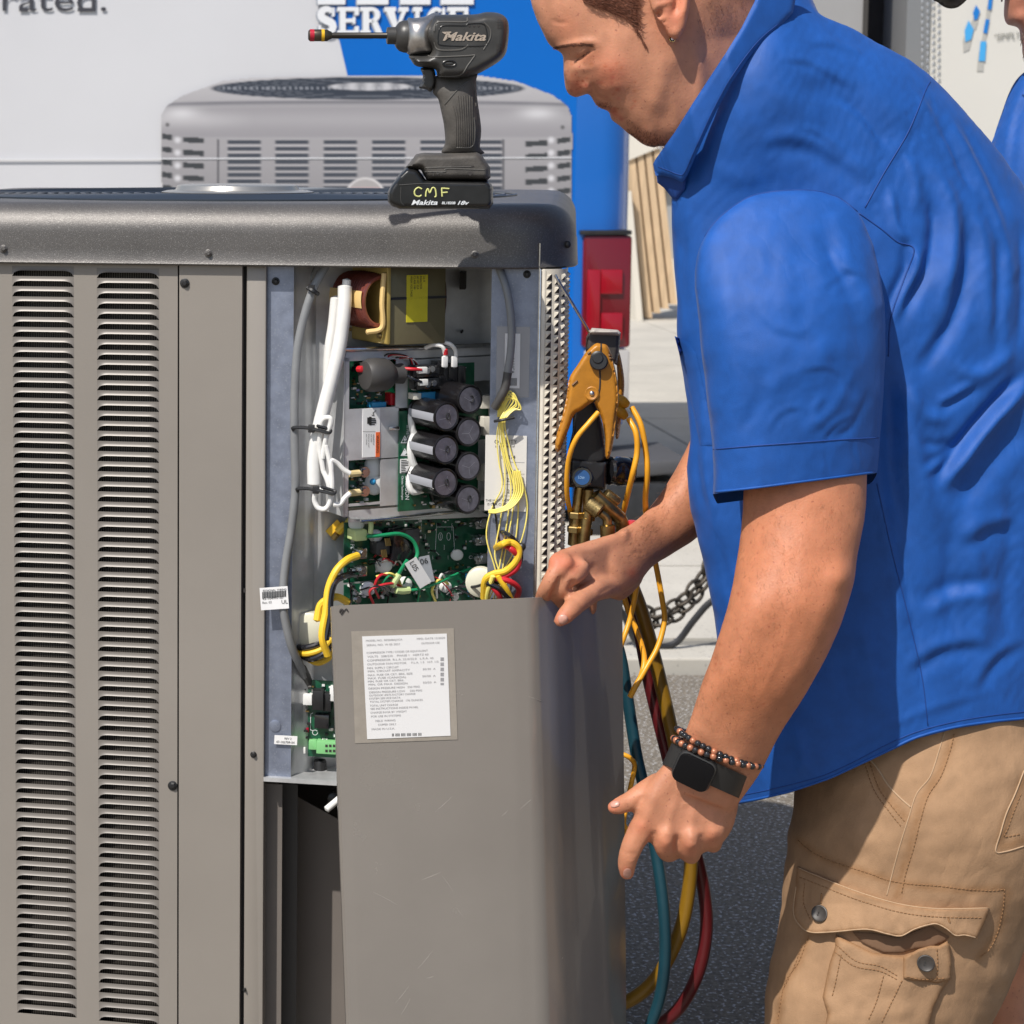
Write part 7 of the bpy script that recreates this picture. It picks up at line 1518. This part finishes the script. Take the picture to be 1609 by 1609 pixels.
# ---- watch and bracelet
wx = thing('wrist_watch', 'black square smart watch with black strap on the near wrist', 'watch', P(1110, 1230, 2.15))
def ringpts(c0, c1, Y, T, n=40, a0=0, a1=2*math.pi):
    a, b = P(*c0, Y), P(*c1, Y); c = (a+b)/2; hx = (b-a)/2; D = -ray((c0[0]+c1[0])/2, (c0[1]+c1[1])/2); e = np.cross(hx, np.cross(D, hx)); e /= np.linalg.norm(e)
    return [(c+hx*math.cos(t)+e*T*math.sin(t), hx*math.cos(t)/np.linalg.norm(hx)+e*math.sin(t)) for t in np.linspace(a0, a1, n)]
axw = P(1122, 1160, 2.16)-P(1096, 1216, 2.175); axw /= np.linalg.norm(axw)
rp_ = ringpts((1053, 1186), (1164, 1236), 2.172, .033, 60); V = []; hw = .0140
for p, nrm in rp_[:-1]:
    for s_, o in ((-1, 0), (-1, .0022), (1, .0022), (1, 0)): V.append(p+axw*hw*s_+nrm*o)
n = len(rp_)-1; Fc = [(4*i+k, 4*((i+1) % n)+k, 4*((i+1) % n)+(k+1) % 4, 4*i+(k+1) % 4)[::-1] for i in range(n) for k in range(4)]
mk('strap', V, Fc, mat('black silicone strap', (.022, .021, .020), .5), wx, angle=50)
wc = bp(1093, 1206, .0); tx = P(1138, 1218, 2.147)-P(1080, 1184, 2.160); tx -= axw*(tx@axw); tx /= np.linalg.norm(tx); nz = np.cross(tx, axw); nz = nz if nz@FW < 0 else -nz
mb = MB(); mb.rbox(wc+nz*.006, tx*.042, axw*.039, nz*.0105, .009); wcase = mb.obj('watch_case', mat('space grey case', (.10, .10, .10), .3, .8), wx)
mb = MB(); mb.rbox(wc+nz*.0122, tx*.0385, axw*.0355, nz*.003, .0078); mb.obj('screen', mat('black glass', (.005, .005, .006), .12, spec=.25), wx)
mb = MB(); mb.lathe(wc+nz*.006-axw*.0172+tx*.006, -axw, [(0, .0034), (.002, .0034)], 16); mb.obj('crown', steel, wx)
br = thing('bead_bracelet', 'two strings of small black and copper beads above the smart watch', 'bracelet', P(1130, 1190, 2.15))
for row, (c0, c1, dy) in enumerate((((1066, 1152), (1184, 1202), 0), ((1060, 1166), (1190, 1204), 0))):
    rp_ = ringpts(c0, c1, 2.165, .0335 if row == 0 else .035, 45)
    for i, (p, nrm) in enumerate(rp_[:-1]):
        mb = MB(); mb.ball(p+nrm*.0014-axw*(.010*max(0, -(nrm@FW)))*0.8+axw*.004, .0037, 6); m_b = (mat('glossy black bead', (.012, .012, .013), .12, coat=.5), mat('copper bead', (.45, .17, .09), .35, .3))[1 if (i % 4 == 1 or (row == 1 and i % 2)) else 0]; mb.obj('bead', m_b, br, angle=None)

# ---- shorts
V, Fc = loft([(1290, 1060, 1620, 1040, 2.37, .125), (1266, 1170, 1640, 1130, 2.365, .138), (1259, 1245, 1650, 1220, 2.355, .148), (1250, 1310, 1652, 1310, 2.345, .150), (1243, 1370, 1640, 1390, 2.34, .142), (1235, 1430, 1610, 1450, 2.335, .135), (1224, 1490, 1588, 1505, 2.33, .128), (1213, 1545, 1572, 1555, 2.325, .122), (1207, 1600, 1556, 1590, 2.32, .118), (1203, 1655, 1535, 1640, 2.32, .116), (1200, 1690, 1530, 1670, 2.32, .114)], 200, 14, cap=True, sup=2.15)
SEAMS = [[(985, 110), (950, 210), (900, 330), (835, 430), (790, 560), (755, 700), (715, 830), (690, 950)], [(545, 250), (600, 370), (670, 470), (745, 550)], [(178, 660), (330, 760), (560, 838), (760, 888), (1040, 915), (1245, 914), (1240, 1000), (1215, 1120), (1110, 1270)], [(230, 1160), (180, 1290), (110, 1400), (70, 1600)], [(1346, 330), (1300, 450), (1255, 550), (1225, 660), (1240, 690), (1346, 660)]]
def seamtint(V, paths, wd=7, dark=(.80, .70, .58)):
    px, py = pix(V); g = np.zeros(len(V))
    for p in paths: d = segdist(crom(np.array(Zs(p), float), 5), px, py, False); g = np.maximum(g, np.exp(-(d/wd)**2))
    g = g*(0.75+0.5*sines(px, py, 7, 3, sp=3)); worn = 1+0.10*sines(px, py, 70, 12, sp=2)
    return np.clip(1-g[:, None]*(1-np.array(dark)), .4, 1.1)*worn[:, None]
def Zs(L): return [(1200+x/3.291, 1120+y/3.291) for x, y in L]
N = normals(V, Fc)
KB = [('r', Zs([(545, 232), (600, 310), (680, 400), (755, 480)]), 5, -.006), ('b', *Zs([(640, 300)])[0], 14, -.004), ('r', Zs([(200, 700), (400, 830), (640, 880), (900, 930), (1180, 930)]), 7, -.003), ('r', Zs([(220, 740), (420, 860), (660, 920), (940, 960)]), 8, .003),
      ('r', Zs([(720, 470), (640, 640), (560, 800)]), 20, -.004), ('r', Zs([(900, 480), (1000, 560), (1120, 600)]), 12, .004), ('r', Zs([(300, 560), (420, 640), (560, 640)]), 14, .004), ('r', Zs([(820, 560), (1000, 520), (1150, 420)]), 12, -.003),
      ('r', Zs([(280, 1180), (220, 1260), (120, 1400), (80, 1560)]), 10, .007), ('r', Zs([(330, 1220), (300, 1320), (250, 1400)]), 8, -.006), ('r', Zs([(1160, 1020), (1120, 1200), (1050, 1350)]), 14, -.006), ('r', Zs([(1280, 700), (1250, 900), (1200, 1150), (1060, 1420)]), 16, .006), ('r', Zs([(950, 1480), (900, 1540), (880, 1600)]), 6, -.005), ('r', Zs([(1000, 1460), (960, 1530)]), 6, .005), ('r', Zs([(100, 900), (90, 1100), (60, 1300)]), 9, .004)]
for pth, ln in ((SEAMS[0], 7), (SEAMS[1], 5), (SEAMS[2], 4), (SEAMS[4], 5), (SEAMS[3], 5)):   # puckers across every seam
    q = crom(np.array(Zs(pth), float), 30); sg = np.r_[0, np.cumsum(np.hypot(*np.diff(q, axis=0).T))]; t_ = 4
    while t_ < sg[-1]-4:
        c = np.array([np.interp(t_, sg, q[:, 0]), np.interp(t_, sg, q[:, 1])]); c1_ = np.array([np.interp(t_+2, sg, q[:, 0]), np.interp(t_+2, sg, q[:, 1])]); dv = (c1_-c)/np.hypot(*(c1_-c)); nv_ = np.array([-dv[1], dv[0]])
        KB.append(('b', c[0], c[1], ln, -.0014*random.uniform(.5, 1.3), 2.4, math.degrees(math.atan2(nv_[1], nv_[0]))+random.uniform(-15, 15))); t_ += random.uniform(7, 13)
KB += [('r', Zs([(1180, 1000), (1140, 1150), (1060, 1300)]), 9, .004), ('r', Zs([(250, 600), (420, 560), (600, 600), (720, 560)]), 9, -.0025), ('r', Zs([(880, 640), (1020, 700), (1200, 690)]), 10, .003), ('r', Zs([(240, 420), (330, 520), (470, 560)]), 10, .0025), ('r', Zs([(1040, 200), (1100, 330), (1080, 460)]), 12, -.003), ('r', Zs([(120, 1050), (90, 1250), (60, 1450)]), 7, -.003), ('r', Zs([(1000, 780), (1120, 800), (1260, 770)]), 8, .003)]
V = sculpt(V, N, KB); N = normals(V, Fc); px, py = pix(V); V = V+N*(sines(px, py, 60, 23, ang=1.2, sp=.8)*.0022+sines(px, py, 22, 25, ang=.2, sp=1.5)*.0009)[:, None]
sh = mk('shorts', V, Fc, tan, man, colors=seamtint(V, SEAMS)); KT = bvh(sh)
V, Fc = loft([(1420, 1250, 1655, 1230, 2.46, .11), (1450, 1400, 1640, 1380, 2.46, .105), (1490, 1500, 1600, 1480, 2.46, .10), (1500, 1570, 1580, 1545, 2.46, .098), (1505, 1610, 1572, 1575, 2.46, .097)], 60, 8); mk('far_leg', V, Fc, tan, man)
def pat(name, L, th, m=tan, lift=.0005, step=3, smooth=False, hfn=None, r=None, tree=None):
    V, Fc = patch(tree or KT, Zs(L), th, lift, step, smooth, hfn, r); c_ = seamtint(V, [L+[L[0]]], 5, (.78, .66, .52)) if m is tan else None
    return mk(name, V, Fc, m, man, angle=60, colors=c_)
wav = lambda a, sc, sd: (lambda x, y: a*(1+sines(np.asarray(x), np.asarray(y), sc, sd, sp=1.5)))
pk = pat('cargo_pocket', [(370, 1150), (480, 1200), (560, 1240), (590, 1245), (640, 1250), (720, 1260), (860, 1230), (950, 1180), (968, 1300), (965, 1370), (920, 1440), (880, 1520), (860, 1600), (840, 1700), (300, 1700), (330, 1560), (305, 1470), (340, 1300), (370, 1210)], .005, hfn=wav(.004, 60, 31), r=10)
PKT = bvh(pk)
pat('pocket_mouth', [(460, 1135), (560, 1140), (700, 1165), (860, 1100), (960, 1160), (930, 1185), (860, 1215), (780, 1222), (720, 1240), (620, 1240), (560, 1215), (510, 1190)], .001, mat('dark inside of pocket', (.16, .09, .05), .9), lift=.002, step=3)
pkb = pat('pocket_tab', [(722, 1262), (760, 1245), (800, 1222), (860, 1205), (905, 1205), (945, 1185), (962, 1200), (970, 1300), (965, 1380), (900, 1400), (850, 1390), (770, 1385), (722, 1375)], .004, hfn=wav(.002, 40, 41), lift=.008, step=3)
TBT = bvh(pkb)
fp = pat('pocket_flap', [(172, 795), (300, 850), (480, 920), (700, 985), (900, 1010), (1165, 1005), (1160, 1040), (1130, 1110), (1100, 1168), (1040, 1155), (990, 1158), (940, 1120), (900, 1098), (860, 1100), (780, 1125), (710, 1160), (640, 1150), (560, 1128), (490, 1125), (400, 1135), (300, 1142), (235, 1140), (190, 1110), (150, 1040), (165, 900)], .0040, hfn=lambda x, y: .004+.010*np.clip((y-1420)/60, 0, 1)*(1+.4*sines(x, y, 30, 33)), lift=.001, r=6)
FPT = bvh(fp)
def edgeline(name, tree, L, m, r_, lift=.0001): o = drape(tree, Zs(L), r_*.72, lift=lift, n=6).obj(name, m, man, angle=None)
edgeline('flap_edge', FPT, [(176, 800), (300, 853), (480, 923), (700, 988), (900, 1013), (1160, 1010)], tanl, .0009)
edgeline('flap_edge', FPT, [(168, 900), (155, 1035), (192, 1105), (238, 1133), (300, 1136), (400, 1129), (490, 1120), (560, 1122), (640, 1143), (710, 1153), (780, 1118), (860, 1094), (900, 1093), (945, 1116), (990, 1150), (1040, 1149), (1095, 1162)], tanl, .0012)
edgeline('front_pocket_edge', KT, [(545, 235), (590, 290), (640, 370), (700, 435), (760, 488)], tanl, .0016, .0)
edgeline('outseam_ridge', KT, [(935, 100), (905, 200), (860, 330), (790, 420), (750, 540), (700, 700), (660, 850), (636, 945)], tanl, .0010)
edgeline('back_pocket_edge', KT, [(1346, 300), (1300, 420), (1255, 520), (1225, 620), (1200, 715), (1250, 718), (1346, 690)], tanl, .0012)
for nm, tr_, L, sp in (('outseam_stitch', KT, [(985, 110), (960, 210), (915, 330), (850, 430), (810, 560), (775, 700), (735, 830), (710, 950)], 0), ('pocket_stitch', KT, [(520, 260), (570, 400), (640, 500), (720, 600)], 0), ('pocket_stitch', KT, [(545, 255), (595, 390), (660, 480), (735, 570)], 0),
        ('panel_stitch', KT, [(178, 660), (240, 715), (330, 760), (450, 800), (560, 835), (640, 865), (760, 885), (900, 895), (1040, 912), (1180, 920), (1245, 912)], 0), ('panel_stitch', KT, [(1245, 912), (1240, 1000), (1215, 1120), (1170, 1220), (1110, 1270)], 0),
        ('flap_stitch', FPT, [(185, 850), (300, 895), (480, 965), (700, 1030), (900, 1055), (1140, 1060)], 0), ('flap_stitch', FPT, [(212, 880), (205, 980), (240, 1070)], 0), ('patch_stitch', PKT, [(375, 1200), (480, 1285), (600, 1310), (700, 1365)], 0), ('patch_stitch', PKT, [(365, 1235), (470, 1310), (600, 1335), (700, 1385)], 0), ('patch_stitch', PKT, [(400, 1250), (370, 1400), (350, 1480)], 0),
        ('patch_stitch', PKT, [(620, 1360), (580, 1500), (540, 1590)], 0), ('patch_stitch', PKT, [(715, 1385), (660, 1500), (610, 1600)], 0), ('patch_stitch', TBT, [(895, 1200), (900, 1300), (895, 1390)], 0), ('patch_stitch', TBT, [(740, 1365), (830, 1380), (955, 1372)], 0), ('patch_stitch', KT, [(230, 1160), (180, 1290), (110, 1400), (70, 1600)], 0), ('patch_stitch', KT, [(200, 1200), (150, 1330), (90, 1450)], 0), ('back_pocket_stitch', KT, [(1330, 420), (1290, 520), (1262, 600), (1245, 640), (1340, 625)], 0)):
    o = stitches(tr_, Zs(L), L=4, gap=2.2, r=.00055).obj(nm, tans, man, angle=None)
    if o: tag(o, kind='stuff')
for x, y, tr_ in ((294, 1040, FPT), (838, 1292, TBT)):
    u, v = Zs([(x, y)])[0]; dd_ = Vector(ray(u, v)).normalized(); hh_ = tr_.ray_cast(Vector(CAM), dd_); D = np.array(hh_[1]); D = D if D@FW < 0 else -D; D = D*.5-np.array(dd_)*.5; D /= np.linalg.norm(D); h = np.array(hh_[0])+D*.0012; R_ = 46/3.291*2.2/FPX
    mb = MB(); mb.lathe(h, D, [(0, R_*.95), (.0015, R_), (.003, R_*.97), (.0034, R_*.86), (.0024, R_*.70), (.0020, R_*.1)], 32); bt_ = mb.obj('button', mat('dark horn button', (.040, .034, .030), .5, var=.3, vscale=90), man)
    for a in (.6, 2.2, 3.7, 5.3):
        mb = MB(); mb.lathe(h+D*.0021+(np.array([math.cos(a), 0, math.sin(a)]))*R_*.25, D, [(0, R_*.10), (.0004, R_*.10)], 8); mb.obj('thread_hole', darkm, bt_)
for L in ([(300, 935), (297, 985)], [(955, 1065), (962, 1085)]): edgeline('buttonhole', FPT, L, tans, .0016)
# shoes, outside the picture
for x, Y in ((1340, 2.34), (1600, 2.48)):
    c = P(x, 2050, Y); mb = MB(); mb.ball(np.array([c[0]-.05, c[1], .05]), .05, 10, (2.4, .95, .9)); mb.box((c[0]-.17, c[1]-.045, .0), (.27, 0, 0), (0, .09, 0), (0, 0, .025)); mb.obj('shoe', black, man)

#==SECOND PERSON
p2 = thing('person', 'bearded man in dark cap and blue shirt at the right edge', 'person', (P(1700, 900, 2.9)[0], 2.9, 0))
h2 = [(1585, -40), (1579, -10), (1577, 14), (1577, 30), (1583, 40), (1592, 41), (1600, 42), (1603, 50), (1602, 60), (1606, 70), (1606, 84), (1614, 100), (1636, 118), (1670, 120), (1720, 170), (1800, 150), (1790, 40), (1790, -60), (1750, -150), (1680, -175), (1620, -140), (1590, -90)]
pr = [inflate(h2, 2.9, .085, step=5), loft([(1620, 120, 1800, 150, 2.95, .10), (1600, 500, 1820, 500, 2.95, .12), (1600, 1000, 1800, 1000, 2.95, .12)], 24, 5),
      loft([(1800, 260, 1880, 300, 2.75, .045), (1810, 500, 1880, 500, 2.72, .045), (1760, 700, 1840, 720, 2.68, .04), (1700, 800, 1740, 860, 2.62, .028), (1670, 830, 1690, 880, 2.60, .024)], 20, 5), loft([(1620, 1100, 1800, 1100, 2.95, .10), (1640, 1500, 1760, 1500, 2.95, .06)], 24, 4)]
pr += [limb([(1680, 850+dy, 2.6, 11), (1660, 862+dy*1.2, 2.6, 9), (1650, 878+dy*1.2, 2.61, 8), (1656, 890+dy, 2.62, 7)]) for dy in (-16, -4, 8, 20)]+[limb([(1690, 840, 2.6, 12), (1674, 830, 2.58, 9), (1660, 832, 2.57, 8)])]
V, Fc, N = fuse(pr, .005, 2); V = sculpt(V, normals(V, Fc), [('b', 1597, 30, 8, .004), ('r', [(1590, 44), (1604, 50), (1620, 52)], 4, -.002), ('b', 1606, 10, 10, -.004)])
b2 = mk('body', V, Fc, skinb, p2); B2 = bvh(b2)
st = MB(); rs = random.Random(5); bd2 = mat('grey brown beard', (.20, .15, .12), .7)
for k in range(700):
    x = rs.uniform(1600, 1680); y = rs.uniform(43, 122); h = hit(B2, x, y)
    if h is not None: st.tube([h, h+np.array([rs.uniform(-.004, .002), -.004, -.005])], .00035, n=3, sm=0, caps=False)
tag(st.obj('beard', bd2, p2, angle=None), kind='stuff')
V, Fc = inflate([(1466, -6), (1474, 4), (1486, 12), (1500, 13), (1514, 5), (1550, -30), (1600, -50), (1600, -90), (1560, -80), (1500, -45)], 2.9, .07, step=5, mode='poisson'); mk('cap_brim', V, Fc, mat('dark camouflage cap', (.05, .042, .025), .8, var=.5, vscale=60), p2)
V, Fc = inflate([(1588, -50), (1640, -60), (1720, -50), (1800, -40), (1795, -120), (1740, -185), (1670, -200), (1610, -160), (1590, -100)], 2.9, .092, step=7); mk('cap_crown', V, Fc, MATS['dark camouflage cap'], p2)
mb = MB(); mb.tube([P(1588, -20, 2.80), P(1576, -8, 2.81), P(1574, 2, 2.82)], .0012, n=6); mb.obj('glasses', mat('thin grey frame', (.2, .2, .2), .3, .8), p2)
S2 = [(1660, 95), (1622, 106), (1600, 122), (1586, 145), (1574, 178), (1562, 214), (1554, 250), (1550, 400), (1556, 700), (1562, 1000), (1562, 1190), (1850, 1190), (1880, 800), (1880, 400), (1850, 200), (1790, 130), (1720, 110)]
V, Fc = inflate(S2, 2.95, .15, step=8); N = normals(V, Fc); V = sculpt(V, N, [('r', [(1615, 120), (1590, 180), (1575, 260)], 5, .004), ('r', [(1609, 150), (1592, 220), (1585, 320)], 5, -.004), ('r', [(1600, 130), (1580, 190), (1566, 250)], 4, -.003)]); mk('shirt', V, Fc, shirtm, p2)
for st_ in ([(1568, 1160, 1720, 1160, 2.92, .11), (1576, 1350, 1710, 1350, 2.90, .10), (1578, 1500, 1680, 1500, 2.88, .08), (1570, 1640, 1650, 1640, 2.88, .07), (1570, 1690, 1650, 1690, 2.88, .07)], [(1680, 1160, 1840, 1160, 3.0, .11), (1700, 1350, 1810, 1350, 3.02, .09), (1700, 1600, 1790, 1600, 3.04, .07)]):
    V, Fc = loft(st_, 30, 6); mk('jeans_leg', V, Fc, denim, p2)
for x, Y in ((1610, 2.88), (1745, 3.04)): c = P(x, 1600, Y); mb = MB(); mb.ball(np.array([c[0]-.04, c[1], .05]), .05, 8, (2.4, .95, .9)); mb.obj('shoe', black, p2)

for o in list(col.objects):
    b_ = o.name.split('.')[0]
    if b_ in ('silkscreen', 'glue_blob', 'label_print', 'barcode', 'sticker_print', 'tag_print', 'terminal_slot', 'card_rule', 'guard_opening', 'check_shade') and o.parent: o['kind'] = 'stuff'
